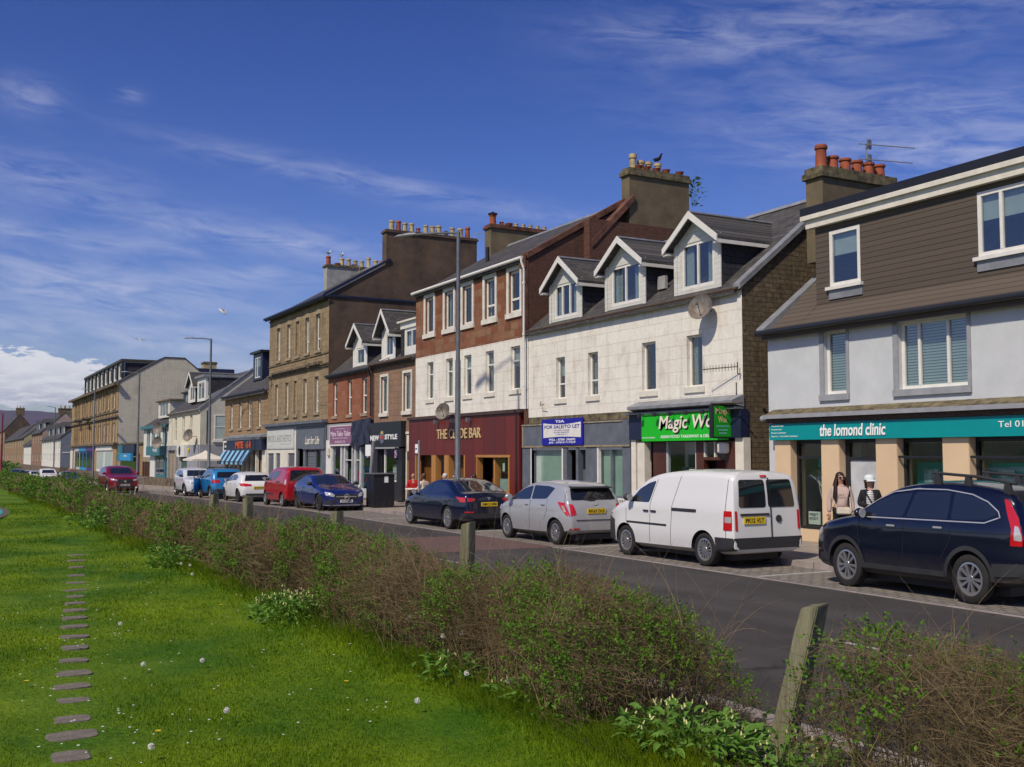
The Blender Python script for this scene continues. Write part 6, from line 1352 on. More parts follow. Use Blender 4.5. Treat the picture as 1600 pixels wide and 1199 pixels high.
# ---- white van
van = dict(top=[(-2.16, .48), (-2.14, .78), (-2.02, .94), (-1.72, 1.06), (-1.42, 1.15), (-1.22, 1.25), (-.80, 1.54), (-.48, 1.69), (0, 1.775), (.7, 1.81), (1.6, 1.80), (1.95, 1.77), (2.06, 1.70), (2.13, 1.3), (2.16, .9), (2.18, .48)],
 bot=[(-2.16, .30), (-1.9, .22), (0, .22), (1.9, .26), (2.18, .36)], w=.88, belt=1.10, tum=.20, hip=.012, rt=.13, ry=.17, pf=PF(-2.16, -1.3, .28), pr=PF(2.18, 1.8, .07, 2), ax=(-1.29, 1.33), wr=.318, rim='thin',
 side=[[(-1.12, 1.15), (-.42, 1.15), (-.27, 1.60), (-.50, 1.55), (-.80, 1.42)]],
 seams=[[(-1.25, 1.0), (-1.24, .75), (-1.0, .55), (-.93, .32)], [(-.38, 1.13), (-.40, .34)], [(-.22, 1.63), (-.38, 1.13)], [(.56, 1.80), (.35, 1.1), (.30, .33)], [(1.95, 1.70), (1.99, .5)]], handles=[(-.52, .98), (-.26, .98)], hm='trim', mirror=(-1.02, 1.20), mm='trim', gr=.06,
 sidep=[('side_strip', 'trim', [(-1.22, .70), (.18, .695), (.18, .735), (-1.22, .74)]), ('door_rail', 'trim', [(.34, 1.015), (1.12, 1.015), (1.12, 1.075), (.34, 1.075)]), ('rear_light', 'red_lens', [(1.93, .72), (2.13, .72), (2.12, 1.08), (1.94, 1.08)]), ('light_band', 'white_lens', [(1.97, .86), (2.12, .86), (2.12, .97), (1.97, .97)]), ('bumper_corner', 'trim', [(1.73, .32), (2.16, .36), (2.16, .58), (1.70, .58)]), ('front_bumper_corner', 'trim', [(-2.08, .32), (-1.70, .32), (-1.72, .74), (-2.06, .80)])],
 ends=[('windscreen', 'CG', 'front', [(-.64, 1.28), (.64, 1.28), (.55, 1.68), (-.55, 1.68)], .05), ('rear_window', 'carglass_dark', 'rear', [(-.69, 1.14), (-.03, 1.14), (-.03, 1.66), (-.64, 1.66)], .06), ('rear_window', 'carglass_dark', 'rear', [(.03, 1.14), (.69, 1.14), (.64, 1.66), (.03, 1.66)], .06),
          ('bumper', 'trim', 'rear', [(-.83, .37), (.83, .37), (.83, .58), (-.83, .58)], .02), ('rear_light', 'red_lens', 'rear', [(-.80, .72), (-.745, .72), (-.745, 1.08), (-.79, 1.08)], .01), ('rear_light', 'red_lens', 'rear', [(.80, .72), (.745, .72), (.745, 1.08), (.79, 1.08)], .01), ('brake_light', 'red_lens', 'rear', [(-.10, 1.70), (.05, 1.70), (.05, 1.74), (-.10, 1.74)], .01),
          ('door_handle_bar', 'trim', 'rear', [(-.66, .985), (.04, .985), (.04, 1.03), (-.66, 1.03)], .01), ('round_badge', 'trim', 'rear', [(.27 + .07 * math.cos(a * .5), .92 + .07 * math.sin(a * .5)) for a in range(12)], 0), ('door_seam', 'dark', 'rear', [(.075, .56), (.087, .56), (.087, 1.69), (.075, 1.69)], 0), ('headlight', 'white_lens', 'front', [(.45, .8), (.78, .86), (.74, .98), (.5, .95)], .03), ('headlight', 'white_lens', 'front', [(-.45, .8), (-.78, .86), (-.74, .98), (-.5, .95)], .03)],
 plates=[('PK12 VLT', 'rear', .90, .13, -.33)], cat='van')
MT['paint_white'] = paint('white_van_paint', (.68, .68, .67), 0, .35, .7)
r, B = car(van, 'van', 'white panel van between the silver hatchback and the navy estate', -17.5, 13.88, -1, 'paint_white', 1.0)
text('CADDY', -.66, -.38, .60, .64, 2.165, 'metal', r, side='x', depth=.003)
# ---- silver hatchback
yar = dict(top=[(-2.0, .48), (-1.98, .70), (-1.86, .83), (-1.5, .95), (-1.18, 1.03), (-.95, 1.13), (-.45, 1.38), (-.1, 1.475), (.4, 1.51), (1.0, 1.485), (1.42, 1.42), (1.58, 1.26), (1.72, 1.02), (1.80, .82), (1.84, .48)],
 bot=[(-2.0, .28), (-1.8, .20), (0, .19), (1.5, .24), (1.84, .36)], w=.845, belt=.98, tum=.38, hip=.02, rt=.12, ry=.20, pf=PF(-2.0, -1.1, .30), pr=PF(1.84, 1.1, .18, 2.2), ax=(-1.235, 1.235), wr=.305, rim='ten',
 side=[[(-1.0, 1.02), (.02, 1.06), (-.02, 1.40), (-.38, 1.33), (-.72, 1.18)], [(.08, 1.065), (.80, 1.09), (1.06, 1.36), (.75, 1.40), (.04, 1.41)]],
 seams=[[(-1.06, 1.0), (-1.02, .8), (-.88, .32)], [(.05, 1.05), (.02, .31)], [(.86, 1.09), (.88, .8), (.76, .6)], [(1.52, 1.30), (1.62, .95)]], handles=[(-.12, .93), (.70, .95)], hm='chrome', mirror=(-.9, 1.05), mm='paint_silver',
 sidep=[('rear_light', 'red_lens', [(1.34, 1.04), (1.60, 1.02), (1.74, .70), (1.66, .72)]), ('rear_light_clear', 'white_lens', [(1.50, .95), (1.60, .94), (1.67, .80), (1.60, .80)])],
 ends=[('windscreen', 'CG', 'front', [(-.64, 1.12), (.64, 1.12), (.5, 1.42), (-.5, 1.42)], .05), ('rear_window', 'carglass_dark', 'rear', [(-.64, 1.08), (.64, 1.08), (.56, 1.37), (-.56, 1.37)], .05), ('rear_light', 'red_lens', 'rear', [(-.78, 1.0), (-.62, .98), (-.56, .74), (-.74, .70)], .02), ('rear_light', 'red_lens', 'rear', [(.78, 1.0), (.62, .98), (.56, .74), (.74, .70)], .02),
          ('reflector', 'red_lens', 'rear', [(-.72, .38), (-.5, .38), (-.5, .42), (-.72, .42)], .01), ('reflector', 'red_lens', 'rear', [(.72, .38), (.5, .38), (.5, .42), (.72, .42)], .01), ('badge', 'chrome', 'rear', [(.08 * math.cos(a * .5), 1.0 + .05 * math.sin(a * .5)) for a in range(12)], 0), ('boot_seam', 'trim', 'rear', [(-.58, .60), (.58, .60), (.58, .615), (-.58, .615)], 0), ('wiper', 'trim', 'rear', [(-.3, 1.085), (.03, 1.04), (.04, 1.06), (-.3, 1.105)], 0), ('headlight', 'white_lens', 'front', [(.42, .68), (.76, .74), (.74, .86), (.5, .80)], .03), ('headlight', 'white_lens', 'front', [(-.42, .68), (-.76, .74), (-.74, .86), (-.5, .80)], .03)],
 plates=[('RK63 DLE', 'rear', .82, .12, .0)], cat='car')
MT['paint_silver'] = paint('silver_paint', (.40, .41, .43), .25, .3)
r, B = car(yar, 'hatchback', 'silver hatchback parked between the dark blue saloon and the white van', -22.95, 13.83, -1, 'paint_silver', .98)
MB().prism([(1.38, 1.42), (1.64, 1.385), (1.64, 1.36), (1.38, 1.37)], 'y', -.56, .56).build('rear_spoiler', 'trim', r)
# ---- dark blue electric saloon
tes = dict(top=[(-2.22, .45), (-2.20, .62), (-2.05, .74), (-1.6, .86), (-1.08, .96), (-.72, 1.08), (-.2, 1.32), (.15, 1.41), (.6, 1.44), (1.05, 1.39), (1.55, 1.21), (1.92, 1.07), (2.22, 1.05), (2.30, .98), (2.34, .7), (2.36, .42)],
 bot=[(-2.22, .26), (-1.9, .19), (0, .17), (1.9, .22), (2.36, .34)], w=.915, belt=.93, tum=.50, hip=.02, rt=.12, ry=.22, pf=PF(-2.22, -1.2, .30), pr=PF(2.36, 1.4, .24, 2.2), ax=(-1.40, 1.40), wr=.335, rim='big',
 side=[[(-.95, .97), (.10, 1.0), (.10, 1.335), (-.20, 1.25), (-.62, 1.10)], [(.16, 1.0), (.92, 1.03), (1.42, 1.12), (1.0, 1.27), (.60, 1.34), (.16, 1.345)]], seams=[[(-.95, .92), (-.98, .8), (-.88, .32)], [(.13, .98), (.1, .3)], [(1.0, 1.0), (1.02, .8), (.9, .58)]], handles=[], mirror=(-.78, .98), mm='trim',
 sidep=[('rear_light', 'red_lens', [(1.90, .96), (2.22, .92), (2.27, .80), (2.10, .80)])],
 ends=[('windscreen', 'CG', 'front', [(-.68, 1.05), (.68, 1.05), (.52, 1.34), (-.52, 1.34)], .05), ('rear_window', 'CG', 'rear', [(-.62, 1.10), (.62, 1.10), (.44, 1.37), (-.44, 1.37)], .08), ('rear_light', 'red_lens', 'rear', [(-.82, .94), (-.45, .91), (-.45, .84), (-.80, .80)], .02), ('rear_light', 'red_lens', 'rear', [(.82, .94), (.45, .91), (.45, .84), (.80, .80)], .02), ('diffuser', 'trim', 'rear', [(-.8, .34), (.8, .34), (.8, .48), (-.8, .48)], .03), ('reflector', 'red_lens', 'rear', [(-.75, .50), (-.5, .50), (-.5, .54), (-.75, .54)], .01), ('badge', 'chrome', 'rear', [(-.05, .93), (.05, .93), (.05, .92), (.012, .915), (.006, .86), (-.006, .86), (-.012, .915), (-.05, .92)], 0), ('headlight', 'white_lens', 'front', [(.42, .62), (.8, .66), (.78, .74), (.5, .70)], .02), ('headlight', 'white_lens', 'front', [(-.42, .62), (-.8, .66), (-.78, .74), (-.5, .70)], .02)],
 plates=[('NM12 NFM', 'rear', .74, .12, .0)], cat='car')
MT['paint_navy'] = paint('deep_blue_paint', (.004, .007, .030), .2, .22)
r, B = car(tes, 'saloon', 'dark blue saloon with silver wheels and sloping glass rear, parked outside the bar', -29.15, 13.9, -1, 'paint_navy', .99)
# ---- blue coupe facing the camera side
mer = dict(top=[(-2.24, .42), (-2.22, .68), (-2.05, .80), (-1.55, .90), (-.88, 1.0), (-.58, 1.10), (-.05, 1.33), (.4, 1.40), (.9, 1.37), (1.5, 1.17), (1.9, 1.03), (2.22, .98), (2.36, .85), (2.40, .42)],
 bot=[(-2.24, .20), (-1.9, .16), (0, .17), (1.9, .2), (2.40, .32)], w=.90, belt=.92, tum=.50, hip=.025, rt=.12, ry=.22, pf=PF(-2.24, -1.2, .26), pr=PF(2.40, 1.3, .24, 2.2), ax=(-1.42, 1.42), wr=.335, rim='five', rimmat='trim',
 side=[[(-.72, 1.0), (.45, 1.02), (1.2, 1.10), (.85, 1.25), (.4, 1.30), (0, 1.25), (-.4, 1.12)]], seams=[[(-.8, .95), (-.85, .7), (-.75, .32)], [(.55, 1.0), (.6, .6), (.5, .32)]], handles=[(.4, .86)], mirror=(-.6, 1.02), mm='trim',
 ends=[('windscreen', 'CG', 'front', [(-.70, 1.06), (.70, 1.06), (.54, 1.34), (-.54, 1.34)], .05), ('rear_window', 'CG', 'rear', [(-.6, 1.08), (.6, 1.08), (.45, 1.33), (-.45, 1.33)], .06), ('headlight', 'white_lens', 'front', [(-.80, .76), (-.78, .62), (-.50, .56), (-.46, .64), (-.60, .72)], .03), ('headlight', 'white_lens', 'front', [(.80, .76), (.78, .62), (.50, .56), (.46, .64), (.60, .72)], .03), ('grille', 'trim', 'front', [(-.42, .46), (.42, .46), (.50, .66), (-.50, .66)], .05),
          ('grille_bar', 'chrome', 'front', [(-.42, .56), (.42, .56), (.42, .585), (-.42, .585)], 0), ('air_intake', 'trim', 'front', [(-.78, .28), (-.45, .28), (-.5, .44), (-.76, .44)], .04), ('air_intake', 'trim', 'front', [(.78, .28), (.45, .28), (.5, .44), (.76, .44)], .04), ('lower_lip', 'chrome', 'front', [(-.8, .23), (.8, .23), (.8, .25), (-.8, .25)], 0), ('rear_light', 'red_lens', 'rear', [(-.78, .88), (-.4, .86), (-.4, .76), (-.76, .74)], .02), ('rear_light', 'red_lens', 'rear', [(.78, .88), (.4, .86), (.4, .76), (.76, .74)], .02)],
 plates=[('WU19 BSX', 'front', .40, .11, .0)], cat='car')
MT['paint_blue'] = paint('royal_blue_paint', (.010, .020, .15), .3, .25)
r, B = car(mer, 'coupe', 'royal blue coupe facing the camera with a star on its grille, beside the black cabinet', -40.75, 13.85, 1, 'paint_blue', .97)
st = MB().lathe((-2.30, 0, .57), [(.095, 0), (.112, 0), (.112, .015), (.095, .015)], 20, 'x', True)
for k in range(3): a = math.pi / 2 + k * 2 * math.pi / 3; st.cyl((-2.292, 0, .57), (-2.292, .1 * math.cos(a), .57 + .1 * math.sin(a)), .016, .005, 6)
st.build('star_emblem', 'chrome', r)
# ---- red small MPV
ber = dict(top=[(-1.95, .5), (-1.93, .80), (-1.72, .96), (-1.42, 1.07), (-1.18, 1.20), (-.68, 1.54), (-.3, 1.68), (.4, 1.72), (1.2, 1.71), (1.62, 1.64), (1.72, 1.35), (1.78, .9), (1.80, .46)],
 bot=[(-1.95, .28), (-1.7, .2), (0, .2), (1.5, .25), (1.80, .36)], w=.85, belt=1.08, tum=.24, hip=.012, rt=.12, ry=.18, pf=PF(-1.95, -1.1, .28), pr=PF(1.80, 1.35, .08, 2), ax=(-1.23, 1.23), wr=.31, rim='seven',
 side=[[(-.98, 1.13), (-.30, 1.13), (-.18, 1.53), (-.5, 1.49), (-.78, 1.33)], [(-.15, 1.14), (.12, 1.14), (.62, 1.36), (.72, 1.56), (-.05, 1.56)]], seams=[[(-1.05, 1.05), (-.95, .35)], [(-.24, 1.1), (-.25, .33)], [(.75, 1.6), (.80, .8), (.7, .6)]], handles=[(-.36, 1.0)], hm='trim', mirror=(-.95, 1.16), mm='trim',
 sidep=[('side_strip', 'trim', [(-.9, .5), (.1, .5), (.1, .57), (-.9, .57)]), ('door_rail', 'trim', [(.45, 1.06), (.95, 1.06), (.95, 1.11), (.45, 1.11)]), ('rear_light', 'white_lens', [(1.60, .98), (1.74, .98), (1.72, 1.2), (1.60, 1.2)])],
 ends=[('windscreen', 'CG', 'front', [(-.62, 1.24), (.62, 1.24), (.52, 1.58), (-.52, 1.58)], .05), ('rear_window', 'carglass_dark', 'rear', [(-.66, 1.14), (.66, 1.14), (.6, 1.6), (-.6, 1.6)], .06), ('plate_recess', 'trim', 'rear', [(-.5, .84), (.5, .84), (.5, .98), (-.5, .98)], .03), ('rear_light', 'red_lens', 'rear', [(-.79, .98), (-.7, .98), (-.7, 1.2), (-.76, 1.2)], .01), ('rear_light', 'red_lens', 'rear', [(.79, .98), (.7, .98), (.7, 1.2), (.76, 1.2)], .01)], cat='car')
MT['paint_red'] = paint('bright_red_paint', (.42, .006, .015), .1, .3)
car(ber, 'small_mpv', 'tall bright red family car seen from behind, parked behind the blue coupe', -45.5, 13.85, -1, 'paint_red', 1.04, zs=.94)
# ---- white hatchback
acl = dict(top=[(-2.1, .42), (-2.08, .66), (-1.9, .78), (-1.35, .94), (-.98, 1.02), (-.35, 1.34), (.05, 1.43), (.6, 1.44), (1.2, 1.38), (1.58, 1.26), (1.76, 1.02), (1.92, .88), (2.0, .72), (2.04, .4)],
 bot=[(-2.1, .24), (-1.8, .18), (0, .18), (1.6, .22), (2.04, .34)], w=.88, belt=.96, tum=.44, hip=.02, rt=.12, ry=.2, pf=PF(-2.1, -1.2, .28), pr=PF(2.04, 1.2, .2, 2.2), ax=(-1.34, 1.34), wr=.325, rim='five', rimmat='trim',
 side=[[(-.85, 1.0), (.06, 1.03), (.04, 1.34), (-.3, 1.26), (-.62, 1.12)], [(.12, 1.035), (.95, 1.08), (1.08, 1.22), (.7, 1.34), (.1, 1.35)]], seams=[[(-.92, .95), (-.85, .32)], [(.08, 1.0), (.05, .3)], [(.95, 1.05), (.85, .6)]], handles=[(-.08, .9), (.75, .93)], mirror=(-.75, 1.02), mm='trim',
 ends=[('windscreen', 'CG', 'front', [(-.66, 1.08), (.66, 1.08), (.52, 1.36), (-.52, 1.36)], .05), ('rear_window', 'carglass_dark', 'rear', [(-.64, 1.04), (.64, 1.04), (.54, 1.32), (-.54, 1.32)], .05), ('rear_light', 'red_lens', 'rear', [(-.80, .94), (-.34, .88), (-.34, .80), (-.78, .78)], .03), ('rear_light', 'red_lens', 'rear', [(.80, .94), (.34, .88), (.34, .80), (.78, .78)], .03), ('diffuser', 'trim', 'rear', [(-.7, .34), (.7, .34), (.62, .44), (-.62, .44)], .03)], sidep=[('rear_light', 'red_lens', [(1.55, .94), (1.86, .91), (1.92, .80), (1.74, .80)])], plates=[('SA18 KXE', 'rear', .72, .12, .0)], cat='car')
car(acl, 'hatchback', 'white hatchback with long red rear lights, parked behind the tall red car', -53.0, 13.85, -1, 'paint_white', 1.0)
# ---- blue crossover with open door
c3 = dict(top=[(-2.0, .5), (-1.98, .80), (-1.82, .96), (-1.42, 1.05), (-1.05, 1.13), (-.5, 1.48), (-.1, 1.59), (.6, 1.62), (1.2, 1.59), (1.55, 1.52), (1.76, 1.26), (1.88, 1.02), (1.96, .8), (2.0, .5)],
 bot=[(-2.0, .3), (-1.8, .22), (0, .22), (1.6, .26), (2.0, .38)], w=.87, belt=1.05, tum=.3, hip=.02, rt=.13, ry=.19, pf=PF(-2.0, -1.1, .28), pr=PF(2.0, 1.3, .18, 2.2), ax=(-1.28, 1.28), wr=.335, rim='five', lip=True,
 side=[[(-.92, 1.12), (.0, 1.14), (.0, 1.50), (-.36, 1.43), (-.68, 1.28)], [(.06, 1.14), (.9, 1.15), (1.35, 1.3), (1.1, 1.50), (.06, 1.52)]], seams=[[(-1.0, 1.05), (-.92, .35)], [(.03, 1.1), (.0, .33)]], handles=[(.8, 1.02)], mirror=(-.85, 1.15), mm='trim', clad=[[(-.85, .25), (.85, .25), (.85, .38), (-.85, .38)]],
 ends=[('windscreen', 'CG', 'front', [(-.62, 1.18), (.62, 1.18), (.52, 1.5), (-.52, 1.5)], .05), ('rear_window', 'carglass_dark', 'rear', [(-.62, 1.16), (.62, 1.16), (.54, 1.46), (-.54, 1.46)], .05), ('rear_light', 'red_lens', 'rear', [(-.80, 1.05), (-.46, 1.05), (-.46, .88), (-.78, .88)], .06), ('rear_light', 'red_lens', 'rear', [(.80, 1.05), (.46, 1.05), (.46, .88), (.78, .88)], .06), ('bumper', 'trim', 'rear', [(-.8, .38), (.8, .38), (.8, .56), (-.8, .56)], .04)], sidep=[('rear_light', 'red_lens', [(1.62, 1.05), (1.86, 1.03), (1.92, .88), (1.66, .88)])], cat='car')
MT['paint_sky'] = paint('bright_blue_paint', (.02, .20, .46), .15, .3)
r, B = car(c3, 'crossover', 'bright blue crossover with its front door standing open, behind the white hatchback', -58.9, 13.85, -1, 'paint_sky', 1.0)
d = MB().prism([(0, .32), (1.0, .32), (1.02, .7), (.98, 1.12), (.0, 1.08)], 'y', -.06, 0).build('open_door', 'paint_sky', r, bevel=.02)
d.location = (-.95, -.88, .0); d.rotation_euler = (0, 0, R(-30))
MB().tube([(.05, -.03, 1.1), (.38, -.03, 1.42), (.96, -.03, 1.48), (.98, -.03, 1.1)], .025, 6).build('window_frame', 'trim', d)
b = MB()
for s in (-1, 1): b.tube([(-.4, s * .62, 1.56), (-.3, s * .62, 1.67), (1.2, s * .62, 1.66), (1.3, s * .62, 1.56)], .022, 6)
for x in (0, .8): b.tube([(x, -.66, 1.70), (x, .66, 1.70)], .02, 6)
b.build('roof_bars', 'trim', r)
# ---- silver and red SUVs facing the camera
def front_ends(z=0.): return [('windscreen', 'CG', 'front', [(-.66, 1.16), (.66, 1.16), (.54, 1.5), (-.54, 1.5)], .05), ('rear_window', 'CG', 'rear', [(-.6, 1.1), (.6, 1.1), (.48, 1.42), (-.48, 1.42)], .05), ('headlight', 'white_lens', 'front', [(-.80, .90), (-.78, .80), (-.46, .74), (-.44, .82)], .03), ('headlight', 'white_lens', 'front', [(.80, .90), (.78, .80), (.46, .74), (.44, .82)], .03),
 ('grille', 'trim', 'front', [(-.38, .56), (.38, .56), (.46, .84), (-.46, .84)], .05), ('lower_intake', 'trim', 'front', [(-.66, .34), (.66, .34), (.55, .48), (-.55, .48)], .04), ('badge', 'chrome', 'front', [(.07 * math.cos(a * .5), .72 + .06 * math.sin(a * .5)) for a in range(12)], 0), ('rear_light', 'red_lens', 'rear', [(-.8, 1.0), (-.5, .98), (-.5, .86), (-.78, .86)], .03), ('rear_light', 'red_lens', 'rear', [(.8, 1.0), (.5, .98), (.5, .86), (.78, .86)], .03)]
suv = dict(top=suv_top, bot=[(-2.15, .3), (-1.9, .22), (0, .22), (1.8, .26), (2.14, .38)], w=.90, belt=1.05, tum=.34, hip=.02, rt=.13, ry=.2, pf=PF(-2.15, -1.2, .24), pr=PF(2.14, 1.3, .2, 2.2), ax=(-1.32, 1.31), wr=.345, rim='five', lip=True,
 side=[[(-.95, 1.13), (.0, 1.15), (.0, 1.48), (-.36, 1.40), (-.68, 1.27)], [(.06, 1.15), (.9, 1.17), (1.45, 1.28), (1.1, 1.48), (.06, 1.5)]], seams=[[(-1.0, 1.05), (-.92, .35)], [(.03, 1.1), (.0, .33)], [(.95, 1.1), (.85, .6)]], handles=[(-.15, 1.0), (.75, 1.02)], mirror=(-.85, 1.15), mm='trim', clad=[[(-.85, .25), (.85, .25), (.85, .38), (-.85, .38)]], ends=front_ends(), plates=[('SH70 OZN', 'front', .50, .11, 0)], cat='car')
MT['paint_pale'] = paint('pale_silver_paint', (.66, .68, .70), .1, .3); MT['paint_wine'] = paint('wine_red_paint', (.24, .006, .010), .3, .28); MT['paint_dgrey'] = paint('dark_grey_paint', (.03, .035, .05), .4, .3)
MT['paint_gblue'] = paint('grey_blue_paint', (.09, .13, .22), .4, .3)
def sub(c, **k): d = dict(c); d.update(k); return d
car(suv, 'suv', 'pale silver SUV facing the camera under the white parasol', -65.6, 13.9, 1, 'paint_pale', 1.02)
r, B = car(sub(suv, mm='paint_wine', plates=[('SK66 XBD', 'front', .50, .11, 0)]), 'suv', 'wine red SUV driving towards the camera on the road', -77.5, 11.2, 1, 'paint_wine', 1.12, group='cars on the road', yaw=R(3))
MT['lamp_on'] = plain('lit_lamp', (.8, .8, .75), .2); m = MT['lamp_on'].node_tree.nodes['Principled BSDF']; m.inputs['Emission Color'].default_value = (1, .95, .85, 1); m.inputs['Emission Strength'].default_value = 2.5
for s in (-1, 1): MB().ball((-2.04, s * .60, .80), .06, (.4, 1.3, .7), 10, 6).build('lit_headlamp', 'lamp_on', r)
far = sub(suv, lip=False, clad=None, plates=[])
car(far, 'suv', 'white SUV facing the camera far down the street', -134, 11.6, 1, 'paint_white', 1.08, group='cars on the road')
hb = sub(acl, ends=front_ends(), plates=[], sidep=())
hb['ends'] = [(a, b, c_, [(p[0], p[1] - .1) for p in d_], e) for a, b, c_, d_, e in front_ends()]
car(hb, 'hatchback', 'small white hatchback facing the camera, left of the distant white SUV', -160, 12.3, 1, 'paint_white', 1.0, group='cars on the road')
car(hb, 'hatchback', 'pale blue-grey hatchback partly behind the small distant white hatchback', -170, 12.1, 1, 'paint_pale', 1.05, group='cars on the road')
car(hb, 'hatchback', 'grey-blue hatchback behind the green bush near the wine red SUV', -115, 11.9, 1, 'paint_gblue', 1.0, group='cars on the road')
car(hb, 'estate_car', 'dark estate car whose roof shows over the hedge at the far left', -133, 8.3, 1, 'paint_dgrey', 1.15, group='cars on the road')
# ------------------------------------------------------------------ street furniture
MT['postmetal'] = plain('lamp_post_grey', (.17, .185, .20), .5, .5, var=.12, scale=5); MT['postred'] = plain('lamp_post_red', (.22, .02, .05), .5, .2, var=.1)
def lamp_post(label, x, y, h, mat='postmetal', armdir=(-1, -.35), arm=3.1, foot=.12, group='tall street lamps along the street'):
 L = thing('street_lamp', label, 'street lamp', (x, y, gz(x) + foot), group); z0 = gz(x) + foot; top = h
 p = MB().tube([(x, y, z0), (x, y, z0 + 1.5), (x, y, z0 + 1.55), (x, y, top * .55), (x, y, top * .552), (x, y, top)], [.115, .115, .095, .090, .070, .062], 14).cyl((x, y, z0 - .0), (x, y, z0 + .04), .17, n=14)
 p.build('pole', mat, L, smooth=40)
 d = Vector((armdir[0], armdir[1], 0)).normalized(); e = Vector((x, y, top - .05))
 a = MB().tube([e, e + d * arm * .25 + Vector((0, 0, .12)), e + d * arm * .7 + Vector((0, 0, .25))], .035, 8).build('arm', mat, L, smooth=40)
 q = e + d * arm * .66 + Vector((0, 0, .25)); s = d.cross(Vector((0, 0, 1))); u = d * arm * .34 + Vector((0, 0, .03))
 b = MB(); v = []
 for k, (t, w, hh) in enumerate(((0, .05, .05), (.25, .13, .07), (.8, .15, .06), (1, .07, .03))):
  c = q + u * t; v += [c - s * w, c + s * w, c + s * w * .7 + Vector((0, 0, hh)), c - s * w * .7 + Vector((0, 0, hh))]
 b.add(v, [(i * 4 + k, (i + 1) * 4 + k, (i + 1) * 4 + (k + 1) % 4, i * 4 + (k + 1) % 4) for i in range(3) for k in range(4)] + [(3, 2, 1, 0), (12, 13, 14, 15)]); b.build('lantern', 'lead', L, smooth=40)
 return L
lamp_post('tall grey street lamp standing in front of the bar, nearest of the lamps', -31.1, 14.95, 9.5)
lamp_post('tall grey street lamp beside the white parasol and pale silver SUV', -66.7, 14.95, 9.4)
lamp_post('grey street lamp in front of the cream gable of the golden tenement', -93.0, 14.95, 9.05)
lamp_post('grey street lamp in front of the golden tenement shopfronts', -121.2, 14.95, 9.1)
lamp_post('distant grey street lamp in front of the slate blue gabled house', -163.8, 14.95, 8.95)
lamp_post('dark red street lamp at the left edge of the picture', -105, 5.25, 5.85, 'postred', arm=1.7, group=None, foot=.07)
MT['lampbox'] = MT['metal']
for nm, x, y, h, lean, lab in (('bus_stop', -34.3, 14.98, 2.66, 0, 'thin grey stop pole with a small white sign in front of the bar'), ('stop_pole', -40.35, 15.4, 2.7, .0, 'thick leaning grey pole with a small white plate behind the black cabinet')):
 t = thing('sign_pole', lab, 'sign pole', (x, y, .12))
 k = .6 if nm == 'stop_pole' else 0
 MB().tube([(x, y, .12), (x + k, y, h)], .04 if nm == 'bus_stop' else .075, 10).build('pole', 'lead', t, smooth=40)
 s = MB().box(x - .28, y - .03, 2.2 if k == 0 else 2.1, x - .05 if k == 0 else x + .3, y + .0, 2.52 if k == 0 else 2.55).build('sign_plate', 'pure', t)
 if k == 0: MB().box(x - .25, y - .034, 2.33, x - .1, y - .0305, 2.38).build('sign_mark', 'blue', t)
# black cabinet by the kerb
t = thing('telecom_cabinet', 'tall black street cabinet between the royal blue coupe and the dark blue saloon', 'cabinet', (-38.5, 14.9, .12))
o = MB().box(-38.95, 14.78, .12, -38.10, 15.62, 1.40).build('cabinet_body', 'black', t, bevel=.02); MB().box(-39.0, 14.74, 1.401, -38.05, 15.66, 1.44).build('cabinet_top', 'metal', t)
MB().box(-38.099, 15.2, 1.08, -38.095, 15.36, 1.32).build('sticker', 'pure', t); MB().box(-38.53, 14.775, .2, -38.51, 14.779, 1.36).build('door_gap', 'dark', t); MB().box(-38.9, 14.77, 1.2, -38.65, 14.779, 1.34).build('vent', 'dark', t)
# small white bollard
t = thing('bollard', 'slim white bollard at the kerb beside the black cabinet', 'bollard', (-39.75, 14.8, .12))
MB().lathe((-39.75, 14.8, .12), [(.06, 0), (.05, .05), (.045, .75), (.055, .78), (.03, .84)], 10).build('bollard_post', 'white', t, smooth=40)
# parasol over the cafe yard
t = thing('parasol', 'large cream parasol standing in front of the grey shop beside the lamp', 'parasol', (-75.1, 16.6, -.3))
cx, cy = -75.1, 16.6; zt_, zb_ = 2.48, 1.86; hw_ = 1.62; b = MB(); n = 8; ring = [(-1, -1), (0, -1), (1, -1), (1, 0), (1, 1), (0, 1), (-1, 1), (-1, 0)]; vs = []; m = 7
for i in range(m + 1):
 u = i / m; z = zt_ - (zt_ - zb_) * (u ** .72)
 for (a, c) in ring: k = 1.0 if a and c else .97; vs.append((cx + a * hw_ * u * k + (a == 0 and c == 0), cy + c * hw_ * .75 * u * k, z - (.0 if not (a and c) else .0)))
b.add(vs, [(i * n + k, i * n + (k + 1) % n, (i + 1) * n + (k + 1) % n, (i + 1) * n + k) for i in range(m) for k in range(n)])
for k in range(n): p, q = vs[m * n + k], vs[m * n + (k + 1) % n]; b.add([p, q, (q[0], q[1], q[2] - .12), (p[0], p[1], p[2] - .12)], [(0, 1, 2, 3)])
b.build1('canopy', 'cream', t, smooth=50, fix=False); MB().tube([(cx, cy, -.35), (cx, cy, zt_)], .035, 8).lathe((cx, cy, -.3), [(.4, 0), (.4, .05), (.06, .12)], 12).build('pole', 'white', t, smooth=40)
MB().tube([(cx, cy, 1.8), (cx + 1.0, cy - .7, 2.0)], .015, 5).tube([(cx, cy, 1.8), (cx - 1.0, cy - .7, 2.0)], .015, 5).build('rib', 'white', t)
